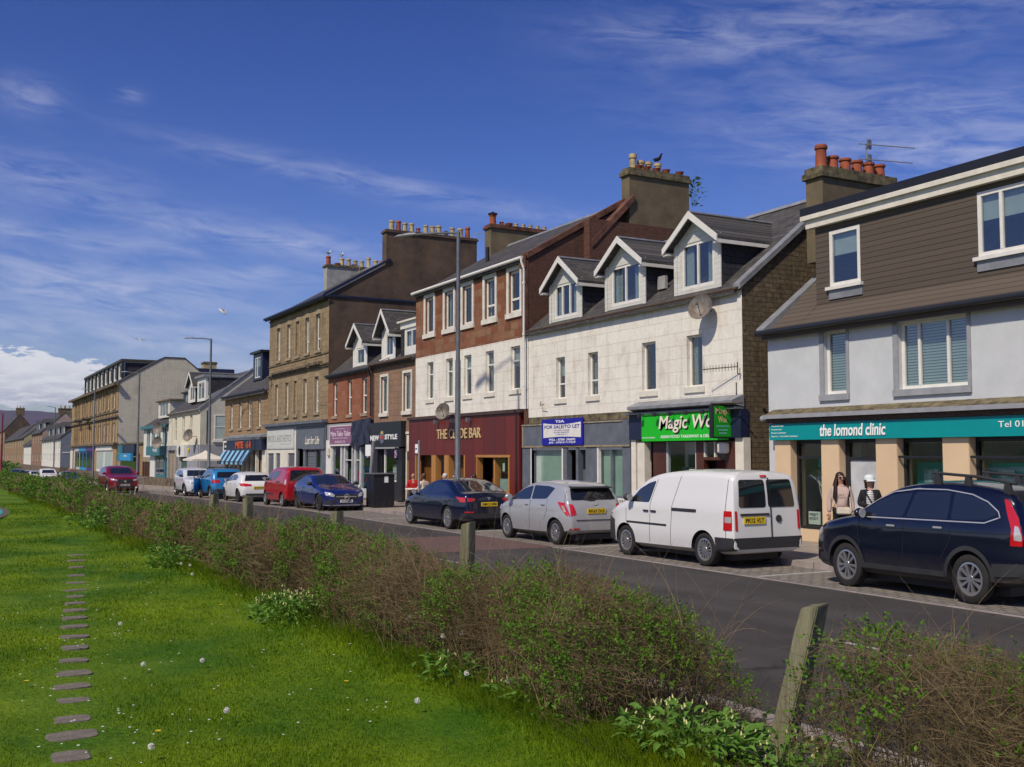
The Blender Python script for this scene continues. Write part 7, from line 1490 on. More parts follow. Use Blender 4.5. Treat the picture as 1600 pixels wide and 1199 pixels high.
# chalk boards
def board(label, x, y, w, h, mat, pr, yaw=0.):
 t = thing('pavement_sign', label, 'pavement sign', (x, y, gz(x) + .12)); z = gz(x) + .12
 f = MB().add([(x - w, y - .18, z), (x + w, y - .18, z), (x + w, y, z + h), (x - w, y, z + h), (x - w, y - .15, z), (x + w, y - .15, z), (x + w, y + .03, z + h), (x - w, y + .03, z + h)], [(0, 1, 2, 3), (7, 6, 5, 4), (0, 4, 5, 1), (1, 5, 6, 2), (2, 6, 7, 3), (3, 7, 4, 0)]).build('front_leaf', mat, t)
 k = .06; MB().add([(x - w + k, y - .185 + .02, z + .1), (x + w - k, y - .165, z + .1), (x + w - k, y - .02, z + h - k), (x - w + k, y - .02, z + h - k)], [(0, 1, 2, 3)]).build('print', pr, t, fix=False)
 MB().add([(x - w, y + .3, z), (x + w, y + .3, z), (x + w, y + .035, z + h), (x - w, y + .035, z + h), (x - w, y + .33, z), (x + w, y + .33, z), (x + w, y + .065, z + h), (x - w, y + .065, z + h)], [(0, 1, 2, 3), (7, 6, 5, 4), (0, 4, 5, 1), (1, 5, 6, 2), (2, 6, 7, 3), (3, 7, 4, 0)]).build('rear_leaf', mat, t)
 return t
MT['purpleprint'] = plain('purple_print', (.10, .02, .16), .5, var=.4, scale=4, var2=(.32, .06, .10)); MT['paleprint'] = plain('pale_print', (.5, .48, .40), .6, var=.2)
t = board('purple and red pavement sign leaning open outside the bar doorway', -33.8, 16.7, .42, 1.2, 'trim', 'purpleprint'); text('LIVE', -33.75, -33.5, 1.12, 1.2, 16.52, 'pinkt', t, depth=.003)
board('small wooden pavement sign with pale sheet in front of the teal house', -104.8, 16.2, .55, 1.3, 'timberd', 'paleprint')
# low railing beside the teal house
t = thing('guard_rail', 'long low pale guard rail on the pavement before the cream and teal houses', 'railing', (-98, 14.8, 0)); b = MB()
for i in range(6): x = -106 + i * 3.4; b.tube([(x, 14.8, gz(x) + .1), (x, 14.8, gz(x) + .95)], .035, 6)
b.tube([(-106 + i * 3.4, 14.8, gz(-106 + i * 3.4) + .93) for i in range(6)], .035, 6); b.build('rails', 'lead', t)
t = thing('litter_bin', 'dark red litter bin on the pavement far down the street', 'bin', (-150, 15, gz(-150))); MB().lathe((-139, 14.6, gz(-139)), [(.45, 0), (.5, .9), (.55, 1.35), (.5, 1.5), (.2, 1.6)], 12).build('bin_body', 'paint_red', t, smooth=40)
t.location = (-139, 14.6, gz(-139));
for c in t.children: c.data.transform(Matrix.Translation(Vector((-150, 15, gz(-150))) - Vector((-139, 14.6, gz(-139)))))
# caravan-like white van at the far left
t = thing('box_trailer', 'long white box trailer with grey lower side beyond the hedge at the far left', 'trailer', (-165, 7, gz(-165))); z = gz(-165)
MB().box(-172, 3.9, z + .5, -165, 6.7, z + 3.0).build('trailer_box', 'white', t, bevel=.15); MB().box(-172.05, 3.85, z + .5, -164.95, 6.75, z + 1.7).build('lower_panel', 'metal', t)
for x in (-170, -167): MB().lathe((x, 4.2, z + .4), [(.4, -.1), (.4, .1)], 14, 'y').build('wheel', 'tyre', t)
# scooter-like dark shape and furniture outside the bar
def stool_table(x, y):
 t = thing('cafe_table', 'small round pavement table with pale top among the drinkers outside the bar', 'table', (x, y, .12)); MB().lathe((x, y, .12), [(.22, 0), (.22, .02), (.03, .05), (.03, .70)], 14).build('pedestal', 'trim', t, smooth=40); MB().lathe((x, y, .82), [(.36, 0), (.36, .03), (.001, .032)], 20).build('table_top', 'pure', t)
stool_table(-37.75, 16.3)
def chair_(x, y, yaw, label):
 t = thing('bistro_chair', label, 'chair', (0, 0, 0), 'chairs outside the bar'); local(t); t.location = (x, y, .12); t.rotation_euler = (0, 0, yaw)
 MB().box(-.2, -.2, .43, .2, .2, .46).build('seat', 'trim', t, bevel=.01); MB().tube([(-.19, .2, .46), (-.19, .26, .88), (.19, .26, .88), (.19, .2, .46)], .014, 6).box(-.16, .235, .6, .16, .26, .8).build('backrest', 'trim', t)
 for a in (-.18, .18):
  for c in (-.18, .18): MB().tube([(a, c, .44), (a * 1.1, c * 1.1, 0)], .013, 6).build('leg', 'metal', t)
# ------------------------------------------------------------------ people
MT['skin'] = plain('skin', (.48, .27, .19), .55, var=.06); MT['hair_d'] = plain('dark_brown_hair', (.035, .014, .008), .45, var=.3, scale=30); MT['hair_w'] = plain('white_hair', (.55, .52, .48), .6, var=.1); MT['hair_b'] = plain('brown_hair', (.09, .04, .02), .5, var=.2)
MT['pinksweat'] = plain('dusty_pink_knit', (.50, .38, .34), .95, var=.06, bump=.3); MT['blackcloth'] = plain('black_cloth', (.012, .012, .015), .9, var=.1); MT['redcloth'] = plain('red_cloth', (.42, .012, .015), .9, var=.08); MT['creamcloth'] = plain('cream_cloth', (.62, .55, .45), .9, var=.06); MT['denim'] = plain('dark_denim', (.03, .04, .07), .9, var=.1); MT['cap'] = plain('pale_cap', (.62, .68, .68), .8, var=.04)
m_, nt_, b__ = newmat('striped_top'); g_ = N(nt_, 'ShaderNodeTexCoord'); s_ = N(nt_, 'ShaderNodeSeparateXYZ'); Lk(nt_, g_.outputs['Object'], s_.inputs[0]); Lk(nt_, ramp(nt_, mth(nt_, 'FRACT', mth(nt_, 'DIVIDE', s_.outputs[2], .034)), [(0, (.7, .7, .7)), (.6, (.7, .7, .7)), (.62, (.03, .03, .05)), (1, (.03, .03, .05))]), b__.inputs['Base Color']); MT['stripes'] = m_
def skin_mesh(nodes, edges, sub=2):
 """nodes: list of (pos, radius); returns verts, faces of one smooth skinned surface"""
 me = bpy.data.meshes.new('s'); me.from_pydata([n[0] for n in nodes], edges, []); o = bpy.data.objects.new('s', me); COL.objects.link(o)
 o.modifiers.new('k', 'SKIN'); m = o.modifiers.new('u', 'SUBSURF'); m.levels = m.render_levels = sub
 sv = me.skin_vertices[0].data
 for i, n in enumerate(nodes): r = n[1]; sv[i].radius = r if isinstance(r, tuple) else (r, r)
 sv[0].use_root = True
 dg = bpy.context.evaluated_depsgraph_get(); dg.update(); m2 = bpy.data.meshes.new_from_object(o.evaluated_get(dg))
 vs = [tuple(v.co) for v in m2.vertices]; fs = [tuple(p.vertices) for p in m2.polygons]
 bpy.data.objects.remove(o); bpy.data.meshes.remove(me); bpy.data.meshes.remove(m2); return vs, fs
def hand(b, wrist, d, s=1.):
 """palm with four unequal bent fingers and a thumb"""
 wrist = Vector(wrist); d = Vector(d).normalized(); a = d.orthogonal().normalized(); c = d.cross(a)
 v, f = skin_mesh([(tuple(wrist), .026 * s), (tuple(wrist + d * .05 * s), (.042 * s, .018 * s)), (tuple(wrist + d * .09 * s), (.040 * s, .016 * s))], [(0, 1), (1, 2)], 1); b.add(v, f)
 for k, L in enumerate((.070, .080, .075, .058)):
  o = wrist + d * .085 * s + a * (k - 1.5) * .020 * s; b.tube([o, o + d * L * .45 * s, o + d * L * .8 * s + c * .018 * s, o + d * L * s * .9 + c * .04 * s], [.0095 * s, .009 * s, .008 * s, .006 * s], 6)
 o = wrist + d * .03 * s + a * .035 * s; b.tube([o, o + (d + a * .9).normalized() * .04 * s, o + (d * 1.4 + a * .5).normalized() * .07 * s + c * .01], [.012 * s, .011 * s, .008 * s], 6)
def person(label, x, y, z, yaw, J, top, legs, hairf=None, hat=None, glasses=False, group=None, jacket=None, shoes='blackcloth'):
 """J: joints dict in local metres, facing -y"""
 t = thing('person', label, 'person', (0, 0, 0), group); local(t); t.location = (x, y, z); t.rotation_euler = (0, 0, yaw)
 order = ['pelvis', 'waist', 'chest', 'neck0', 'neck', 'headb', 'headm', 'headt']; rad = dict(pelvis=(.145, .115), waist=(.125, .095), chest=(.15, .105), neck0=(.085, .07), neck=.05, headb=(.062, .072), headm=(.078, .095), headt=(.055, .065))
 nodes = [(J[k], rad[k]) for k in order]; edges = [(i, i + 1) for i in range(7)]; idx = {k: i for i, k in enumerate(order)}
 def addn(k, p, r, par): nodes.append((p, r)); idx[k] = len(nodes) - 1; edges.append((idx[par], idx[k]))
 for s in 'LR':
  addn('sh' + s, J['sh' + s], .058, 'chest'); addn('el' + s, J['el' + s], .040, 'sh' + s); addn('wr' + s, J['wr' + s], .027, 'el' + s)
  addn('hip' + s, J['hip' + s], .095, 'pelvis'); addn('kn' + s, J['kn' + s], .062, 'hip' + s); addn('an' + s, J['an' + s], .040, 'kn' + s); addn('to' + s, J['to' + s], .035, 'an' + s)
 b = MB(); v, f = skin_mesh(nodes, edges, 2); b.add(v, f)
 for s in 'LR': w = Vector(J['wr' + s]); hand(b, w, w - Vector(J['el' + s]) * 1.0 if True else 0)
 hd = Vector(J['headm']); fw = Vector(J.get('face', (0, -1, 0))).normalized(); rt = fw.cross(Vector((0, 0, 1))).normalized()
 b.tube([hd + fw * .085 + Vector((0, 0, .01)), hd + fw * .118 - Vector((0, 0, .025)), hd + fw * .09 - Vector((0, 0, .035))], [.010, .014, .010], 6)
 for s in (-1, 1): b.ball(hd + rt * s * .078 - Vector((0, 0, .01)), .024, (.45, .8, 1.2), 8, 6)
 b.build('body', 'skin', t, smooth=70)
 MB().ball(hd + fw * .090 - Vector((0, 0, .058)), .016, (1.3, .6, .45), 8, 5).build('mouth', 'redcloth', t)
 if not glasses: MB().ball(hd + fw * .088 + rt * .03 + Vector((0, 0, .012)), .009, n=8, m=5).ball(hd + fw * .088 - rt * .03 + Vector((0, 0, .012)), .009, n=8, m=5).build('eyes', 'ink', t)
 # clothing
 def cloth(keys, ed, rr, mat, name):
  n = [(J[k], rr[k]) for k in keys]; e = [(keys.index(a), keys.index(c)) for a, c in ed]; v, f = skin_mesh(n, e, 2); return MB().add(v, f).build(name, mat, t, smooth=70)
 tr = dict(pelvis=(.155, .13), waist=(.145, .118), chest=(.158, .125), neck0=(.09, .08), shL=.066, shR=.066, elL=.060, elR=.060, wrL=.044, wrR=.044)
 te = [('pelvis', 'waist'), ('waist', 'chest'), ('chest', 'neck0'), ('chest', 'shL'), ('shL', 'elL'), ('elL', 'wrL'), ('chest', 'shR'), ('shR', 'elR'), ('elR', 'wrR')]
 cloth(list(tr), te, tr, top, 'jumper' if not jacket else 'jacket')
 lr = dict(pelvis=(.150, .122), hipL=.105, hipR=.105, knL=.074, knR=.074, anL=.055, anR=.055); le = [('pelvis', 'hipL'), ('hipL', 'knL'), ('knL', 'anL'), ('pelvis', 'hipR'), ('hipR', 'knR'), ('knR', 'anR')]
 cloth(list(lr), le, lr, legs, 'trousers')
 sb = MB()
 for s in 'LR': a, c = Vector(J['an' + s]), Vector(J['to' + s]); m = (a + c) / 2; sb.ball((m.x, m.y - .02, .045), .07, (.7, 1.75, .7), 10, 6)
 sb.build('shoes', shoes, t, smooth=60)
 if hairf: hairf(t, hd, fw, rt)
 if glasses: MB().ball(hd + fw * .088 + rt * .033 + Vector((0, 0, .012)), .026, (1, .6, .8), 10, 6).ball(hd + fw * .088 - rt * .033 + Vector((0, 0, .012)), .026, (1, .6, .8), 10, 6).tube([hd + rt * .08, hd + rt * .07 + fw * .08 + Vector((0, 0, .012)), hd - rt * .07 + fw * .08 + Vector((0, 0, .012)), hd - rt * .08], .005, 5).build('sunglasses', 'ink', t)
 if hat: hat(t, hd, fw, rt)
 return t
def standing(face=(0, -1, 0), armL=None, armR=None, H=1.66):
 k = H / 1.66; J = dict(pelvis=(0, 0, .90), waist=(0, .0, 1.05), chest=(0, .01, 1.25), neck0=(0, .02, 1.38), neck=(0, .015, 1.44), headb=(0, .0, 1.50), headm=(0, -.005, 1.56), headt=(0, .01, 1.63),
  shL=(.165, .02, 1.335), shR=(-.165, .02, 1.335), elL=(.215, .05, 1.06), elR=(-.215, .05, 1.06), wrL=(.225, -.03, .84), wrR=(-.225, -.03, .84),
  hipL=(.085, 0, .86), hipR=(-.085, 0, .86), knL=(.095, -.02, .48), knR=(-.09, .02, .48), anL=(.10, .02, .09), anR=(-.10, .05, .09), toL=(.11, -.11, .04), toR=(-.11, -.08, .04))
 if armL: J['elL'], J['wrL'] = armL
 if armR: J['elR'], J['wrR'] = armR
 J = {a: tuple(q * k for q in v) for a, v in J.items()}; J['face'] = face; return J
def hair_long(mat):
 def f(t, hd, fw, rt):
  b = MB().ball(hd - fw * .042 + Vector((0, 0, .024)), .102, (.92, .98, 1.02), 16, 10); rnd = random.Random(4)
  for k in range(46):
   a = rnd.uniform(-1.95, 1.95); o = hd - fw * math.cos(a) * .085 + rt * math.sin(a) * .09 + Vector((0, 0, .02)); L = rnd.uniform(.36, .52) if abs(a) < 1.9 else rnd.uniform(.42, .50)
   q = (o - hd); q.z = 0; q = q.normalized()
   b.tube([o, o + q * .035 - Vector((0, 0, L * .35)), o + q * .06 + fw * (.05 if abs(a) > 1.4 else -.02) - Vector((0, 0, L * .75)), o + q * .05 + fw * (.07 if abs(a) > 1.4 else -.03) - Vector((0, 0, L))], [.020, .026, .020, .005], 6)
  b.build1('hair', mat, t, smooth=70)
 return f
def hair_short(mat, back=.09):
 def f(t, hd, fw, rt):
  b = MB().ball(hd - fw * .044 + Vector((0, 0, .026)), .100, (.94, .98, 1.0), 16, 10)
  for k in range(14): a = -1.6 + 3.2 * k / 13; o = hd - fw * math.cos(a) * .085 + rt * math.sin(a) * .085; b.tube([o, o - fw * .01 - Vector((0, 0, back))], [.024, .010], 6)
  b.build1('hair', mat, t, smooth=70)
 return f
def cap(t, hd, fw, rt):
 c = hd + Vector((0, 0, .052)) - fw * .012; b = MB().lathe((c.x, c.y, c.z), [(.106, -.012), (.107, .02), (.098, .058), (.070, .085), (.035, .098), (.001, .101)], 18)
 v = []; n = 8
 for i in range(n + 1):
  a = -1.0 + 2.0 * i / n
  for L in (.10, .195): p = c + (fw * math.cos(a) + rt * math.sin(a) * .95) * (L if L < .12 else .10 + .085 * math.cos(a * .9)) + Vector((0, 0, -.005 if L < .12 else -.03)); v.append(tuple(p))
 m = len(v); v += [(p[0], p[1], p[2] - .008) for p in v]
 b.add(v, [(2 * i, 2 * i + 1, 2 * i + 3, 2 * i + 2) for i in range(n)] + [(m + 2 * i, m + 2 * i + 2, m + 2 * i + 3, m + 2 * i + 1) for i in range(n)] + [(2 * i + 1, m + 2 * i + 1, m + 2 * i + 3, 2 * i + 3) for i in range(n)])
 b.build('baseball_cap', 'cap', t, smooth=50)
# woman with long hair, seen three quarters looking right
J = standing(face=(.35, -.94, 0), armR=((-.235, .03, 1.06), (-.235, -.02, .84)), H=1.64)
w1 = person('woman with long dark hair, sunglasses and dusty pink jumper outside the clinic', -15.98, 16.45, .12, R(42), J, 'pinksweat', 'blackcloth', hair_long('hair_d'), glasses=True, group='two women outside the clinic')
text('DAY', -.07, .08, 1.17, 1.22, -.142, 'blackcloth', w1, depth=.004, shear=.1, name='jumper_print')
t = thing('handbag', 'cream handbag hanging at the hip of the woman in the pink jumper', 'handbag', (0, 0, 0)); local(t); t.location = (-15.98, 16.45, .12); t.rotation_euler = (0, 0, R(42))
MB().box(-.08, -.235, .80, .20, -.15, .95).build('bag_body', 'creamcloth', t, bevel=.025); MB().tube([(-.08, -.19, .93), (-.17, -.14, 1.15), (-.14, -.06, 1.38), (.02, .09, 1.40), (.17, .0, 1.2), (.2, -.19, .93)], .008, 6).build('strap', 'creamcloth', t)
# woman with cap
J = standing(face=(.55, -.83, 0), armR=((-.225, -.02, 1.08), (-.05, -.20, 1.05)), armL=((.22, .03, 1.07), (.10, -.21, 1.02)), H=1.56)
w2 = person('woman in pale baseball cap, black jacket and striped top outside the clinic', -15.48, 16.75, .12, R(44), J, 'blackcloth', 'denim', hair_short('hair_d', .13), hat=cap, glasses=True, group='two women outside the clinic', jacket=True)
v, f = skin_mesh([((0, -.055, .94), (.10, .09)), ((0, -.055, 1.05), (.095, .09)), ((0, -.055, 1.2), (.085, .095)), ((0, -.02, 1.31), (.06, .07))], [(0, 1), (1, 2), (2, 3)], 2); MB().add(v, f).build('striped_top', 'stripes', w2, smooth=70)
MB().tube([(-.11, -.10, 1.30), (.0, -.165, 1.1), (.12, -.14, .92)], .014, 6).build('bag_strap', 'blackcloth', w2)
def seated(face, lean=0.):
 J = dict(pelvis=(0, .05, .52), waist=(0, .06, .68), chest=(0, .06 - lean, .90), neck0=(0, .06 - lean * 1.3, 1.03), neck=(0, .05 - lean * 1.4, 1.09), headb=(0, .03 - lean * 1.5, 1.15), headm=(0, .02 - lean * 1.6, 1.215), headt=(0, .035 - lean * 1.6, 1.29),
  shL=(.18, .06 - lean, .98), shR=(-.18, .06 - lean, .98), elL=(.24, -.02 - lean, .74), elR=(-.24, -.02 - lean, .74), wrL=(.14, -.25 - lean, .72), wrR=(-.14, -.25 - lean, .72),
  hipL=(.09, .03, .50), hipR=(-.09, .03, .50), knL=(.12, -.42, .50), knR=(-.12, -.42, .50), anL=(.12, -.40, .09), anR=(-.12, -.44, .09), toL=(.13, -.55, .04), toR=(-.13, -.58, .04))
 J['face'] = face; return J
MT['skin2'] = MT['skin']
PP = [('bald man in a red top sitting outside the bar, leftmost of the drinkers', -38.55, 16.6, R(60), 'redcloth', 'denim', None), ('brown haired woman in a cream top sitting outside the bar beside the stop pole', -36.75, 16.25, R(-70), 'creamcloth', 'denim', hair_short('hair_b', .1)),
      ('white haired person sitting outside the bar, right of the woman in cream', -36.35, 16.95, R(-40), 'redcloth', 'blackcloth', hair_short('hair_w', .06)), ('dark haired person sitting outside the bar just left of the tall lamp', -35.35, 16.9, R(20), 'blackcloth', 'denim', hair_short('hair_d', .08)), ('grey haired person sitting outside the bar just right of the tall lamp', -34.65, 16.7, R(-20), 'creamcloth', 'denim', hair_short('hair_w', .05)), ('dark haired person in black sitting outside the bar near the doorway', -34.0, 17.0, R(-60), 'blackcloth', 'denim', hair_short('hair_d', .08))]
for lab, x, y, yw, tp_, lg, hf in PP:
 person(lab, x, y, .12, yw, seated((0, -1, 0), .04), tp_, lg, hf, group='drinkers outside the bar')
 chair_(x, y + .0, yw, 'black chair under the ' + lab.split(' outside')[0].replace(' sitting', '') + ' outside the bar' + (' left of the lamp' if 'left of the tall' in lab else ' right of the lamp' if 'right of the tall' in lab else ''))
# ------------------------------------------------------------------ birds
MT['gullw'] = plain('gull_white', (.75, .75, .75), .7, var=.03); MT['gullg'] = plain('gull_grey', (.32, .33, .35), .7, var=.05); MT['crow'] = plain('crow_black', (.012, .012, .016), .5, var=.05)
def perched(label, x, y, z, mat, wing, yaw, s=1., cat='gull'):
 t = thing('gull' if cat == 'gull' else 'crow', label, cat, (0, 0, 0), None); local(t); t.location = (x, y, z); t.rotation_euler = (0, 0, yaw); t.scale = (s, s, s)
 v, f = skin_mesh([((0, .20, .13), .012), ((0, .10, .14), .04), ((0, 0, .17), .075), ((0, -.10, .22), .06), ((0, -.15, .30), .038), ((0, -.17, .34), .040), ((0, -.20, .345), .025)], [(i, i + 1) for i in range(6)], 2)
 MB().add(v, f).build('body', mat, t, smooth=70)
 for sgn in (-1, 1): MB().ball((sgn * .055, .06, .185), .1, (.28, 1.6, .55), 10, 7).build('wing', wing, t, smooth=60)
 MB().cyl((0, -.205, .342), (0, -.265, .330), .012, .003, 6).build('beak', 'plate_y' if cat == 'gull' else 'crow', t)
 MB().cyl((.025, 0, .12), (.025, 0, 0), .006, n=5).cyl((-.025, 0, .12), (-.025, 0, 0), .006, n=5).build('legs', 'pot_y' if cat == 'gull' else 'crow', t)
perched('white gull perched on the red pot at the left end of the grey chimney stack', -63.99, 21.6, 14.77, 'gullw', 'gullg', R(200), 1.1)
perched('white gull perched on the third pot of the grey chimney stack', -63.99, 22.5, 14.71, 'gullw', 'gullg', R(230), 1.1)
perched('black crow perched on the buff pots of the bar chimney', -31.83, 23.66, 13.12, 'crow', 'crow', R(100), 1.0, 'crow')
def flying(label, p, yaw, roll, s, mat):
 t = thing('gull', label, 'gull', (0, 0, 0), 'gulls in flight'); local(t); t.location = p; t.rotation_euler = (roll, 0, yaw); t.scale = (s, s, s)
 v, f = skin_mesh([((0, .28, 0), .03), ((0, .1, 0), .06), ((0, -.08, .01), .07), ((0, -.2, .02), .045), ((0, -.27, .01), .02)], [(i, i + 1) for i in range(4)], 2); MB().add(v, f).build('body', 'gullw', t, smooth=70)
 for sg in (-1, 1):
  pts = [(0, .0, .03), (.28, -.06, .14), (.62, .05, .10)]; w = [.16, .14, .02]; v = []
  for (a, c, z), ww in zip(pts, w): v += [(sg * a, c - ww / 2, z), (sg * a, c + ww / 2, z), (sg * a, c, z + .018)]
  MB().add(v, [(0, 1, 4, 3), (1, 2, 5, 4), (2, 0, 3, 5), (3, 4, 7, 6), (4, 5, 8, 7), (5, 3, 6, 8), (6, 7, 8)]).build('wing', mat, t, smooth=60)
def raypt(px, py, dist):
 a, b = (px - 800) / 1650, (600 - py) / 1650; fh = cp - b * sp; return EYE + Vector((-.8779 * fh + a * .4789, .4789 * fh + a * .8779, sp + b * cp)) * dist
flying('white gull gliding with raised wings above the roofs', raypt(348, 488, 62), R(150), R(38), 1.05, 'gullw')
flying('small distant dark gull flying low over the far roofs', raypt(218, 532, 110), R(110), R(50), 1.0, 'gullg')
# shrub growing out of the bar chimney
# ------------------------------------------------------------------ vegetation
rng = np.random.default_rng(11)
def plantmat(name, c1, c2, scale=3., trans=.35, rough=.6):
 m = bpy.data.materials.new(name); m.use_nodes = True; nt = m.node_tree; nt.nodes.clear()
 g = N(nt, 'ShaderNodeTexCoord'); n = N(nt, 'ShaderNodeTexNoise', i_Scale=scale, i_Detail=4.0, i_Roughness=.7); Lk(nt, g.outputs['Object'], n.inputs[0])
 n2 = N(nt, 'ShaderNodeTexNoise', i_Scale=scale * 14, i_Detail=2.0); Lk(nt, g.outputs['Object'], n2.inputs[0])
 f = mth(nt, 'ADD', mth(nt, 'MULTIPLY', ramp(nt, n.outputs[0], [(.34, 0), (.66, 1)]), .65), mth(nt, 'MULTIPLY', ramp(nt, n2.outputs[0], [(.3, 0), (.7, 1)]), .35))
 col = mixc(nt, f, c1, c2)
 d = N(nt, 'ShaderNodeBsdfPrincipled', i_Roughness=rough); d.inputs['Specular IOR Level'].default_value = .25; Lk(nt, col, d.inputs['Base Color'])
 t = N(nt, 'ShaderNodeBsdfTranslucent'); Lk(nt, col, t.inputs[0]); mx = N(nt, 'ShaderNodeMixShader'); mx.inputs[0].default_value = trans; Lk(nt, d.outputs[0], mx.inputs[1]); Lk(nt, t.outputs[0], mx.inputs[2])
 o = N(nt, 'ShaderNodeOutputMaterial'); Lk(nt, mx.outputs[0], o.inputs[0]); return m
MT['blade'] = plantmat('grass_blade', (.055, .145, .002), (.245, .335, .004), .55, .4)
MT['twig'] = plantmat('twig_bark', (.088, .062, .030), (.25, .185, .095), 1.2, 0., .85)
MT['stem'] = plantmat('dry_stem', (.20, .13, .075), (.36, .26, .15), 2., 0., .8)
MT['leaf'] = plantmat('hedge_leaf', (.060, .150, .010), (.15, .31, .018), 1.6, .35)
MT['leaf2'] = plantmat('broad_leaf', (.07, .17, .02), (.17, .32, .05), 3., .3)
MT['leaf3'] = plantmat('bush_leaf', (.045, .11, .015), (.10, .22, .02), 2., .3)
MT['petal'] = plain('pale_petal', (.62, .60, .26), .6, var=.1); MT['daisy'] = plain('daisy_white', (.72, .72, .70), .7, var=.02); MT['dandy'] = plain('dandelion_yellow', (.72, .55, .02), .6, var=.05)
m_, nt_, b__ = newmat('seed_fluff'); setp(b__, Base_Color=(.75, .74, .70), Roughness=.9); MT['fluff'] = m_
MT['oldwood'] = plain('weathered_post', (.215, .200, .125), .9, var=.2, scale=5, bump=.8, bscale=30, var2=(.09, .09, .05))
nt_ = MT['oldwood'].node_tree
for n_ in nt_.nodes:
 if n_.type == 'TEX_NOISE':
  mp_ = nt_.nodes.new('ShaderNodeMapping'); mp_.inputs['Scale'].default_value = (3.5, 3.5, .25); g_ = [q for q in nt_.nodes if q.type == 'TEX_COORD'][0]; nt_.links.new(g_.outputs['Object'], mp_.inputs[0]); nt_.links.new(mp_.outputs[0], n_.inputs[0])
def lz(x, y): return .35 + .03 * np.sin(x * .35 + 1) * np.sin(y * .8) + .02 * np.sin(x * 1.1 + y * 1.7) - np.clip(y - 4.2, 0, None) * .33 + np.interp(-x, [0, 40, 47, 62, 76, 118, 200, 440, 2000], [0, 0, -.1, -.27, -.42, -1.0, -2.0, -3.4, -3.4]) * .62
def unit(v): return v / np.maximum(np.linalg.norm(v, axis=1, keepdims=True), 1e-9)
def strands(name, p0, d, L, w, bend, mat, par=None, seg=3, sides=3, grav=0.):
 """many thin tapering curved twigs as one mesh"""
 n = len(p0); d = unit(d); ref = rng.normal(size=(n, 3)); a = unit(np.cross(d, ref)); b = np.cross(d, a); pts = [p0]; cur = p0.copy(); dd = d.copy()
 for k in range(seg):
  cur = cur + dd * (L / seg)[:, None]; pts.append(cur.copy()); dd = dd + a * bend[:, None] / seg; dd[:, 2] -= grav / seg; dd = unit(dd)
 V_ = [];
 for k, p in enumerate(pts):
  r = w * (1 - .8 * k / seg)
  for q in range(sides): t = 2 * math.pi * q / sides; V_.append(p + (a * math.cos(t) + b * math.sin(t)) * r[:, None])
 V_ = np.stack(V_, 1).reshape(-1, 3); m = (seg + 1) * sides; base = (np.arange(n) * m)[:, None, None]
 F = np.array([[k * sides + q, k * sides + (q + 1) % sides, (k + 1) * sides + (q + 1) % sides, (k + 1) * sides + q] for k in range(seg) for q in range(sides)])[None]
 return npmesh(name, V_, (base + F).reshape(-1, 4), MT[mat], par), pts[-1], dd
def leaves(name, p, nrm, up, size, mat, par=None, asp=.5, fold=.25):
 """pointed leaf made of two folded halves"""
 n = len(p); up = unit(up); s = unit(np.cross(up, nrm)); q = np.cross(s, up); L = size[:, None]
 v = np.stack([p, p + up * L * .45 + s * L * asp * .5 + q * L * fold * .3, p + up * L, p + up * L * .45 - s * L * asp * .5 + q * L * fold * .3, p + up * L * .5], 1).reshape(-1, 3)
 b = (np.arange(n) * 5)[:, None, None]; F = np.array([[0, 1, 2, 4], [0, 4, 2, 3]])[None]
 return npmesh(name, v, (b + F).reshape(-1, 4), MT[mat], par)
def hedge_top(x): return .80 + .07 * np.sin(x * .9 + .5) + .05 * np.sin(x * 2.3) + .04 * np.sin(x * 5.1) - .16 * np.clip((-x - 14) / 40, 0, 1) - .15 * np.exp(-((x + 29) / 9) ** 2)
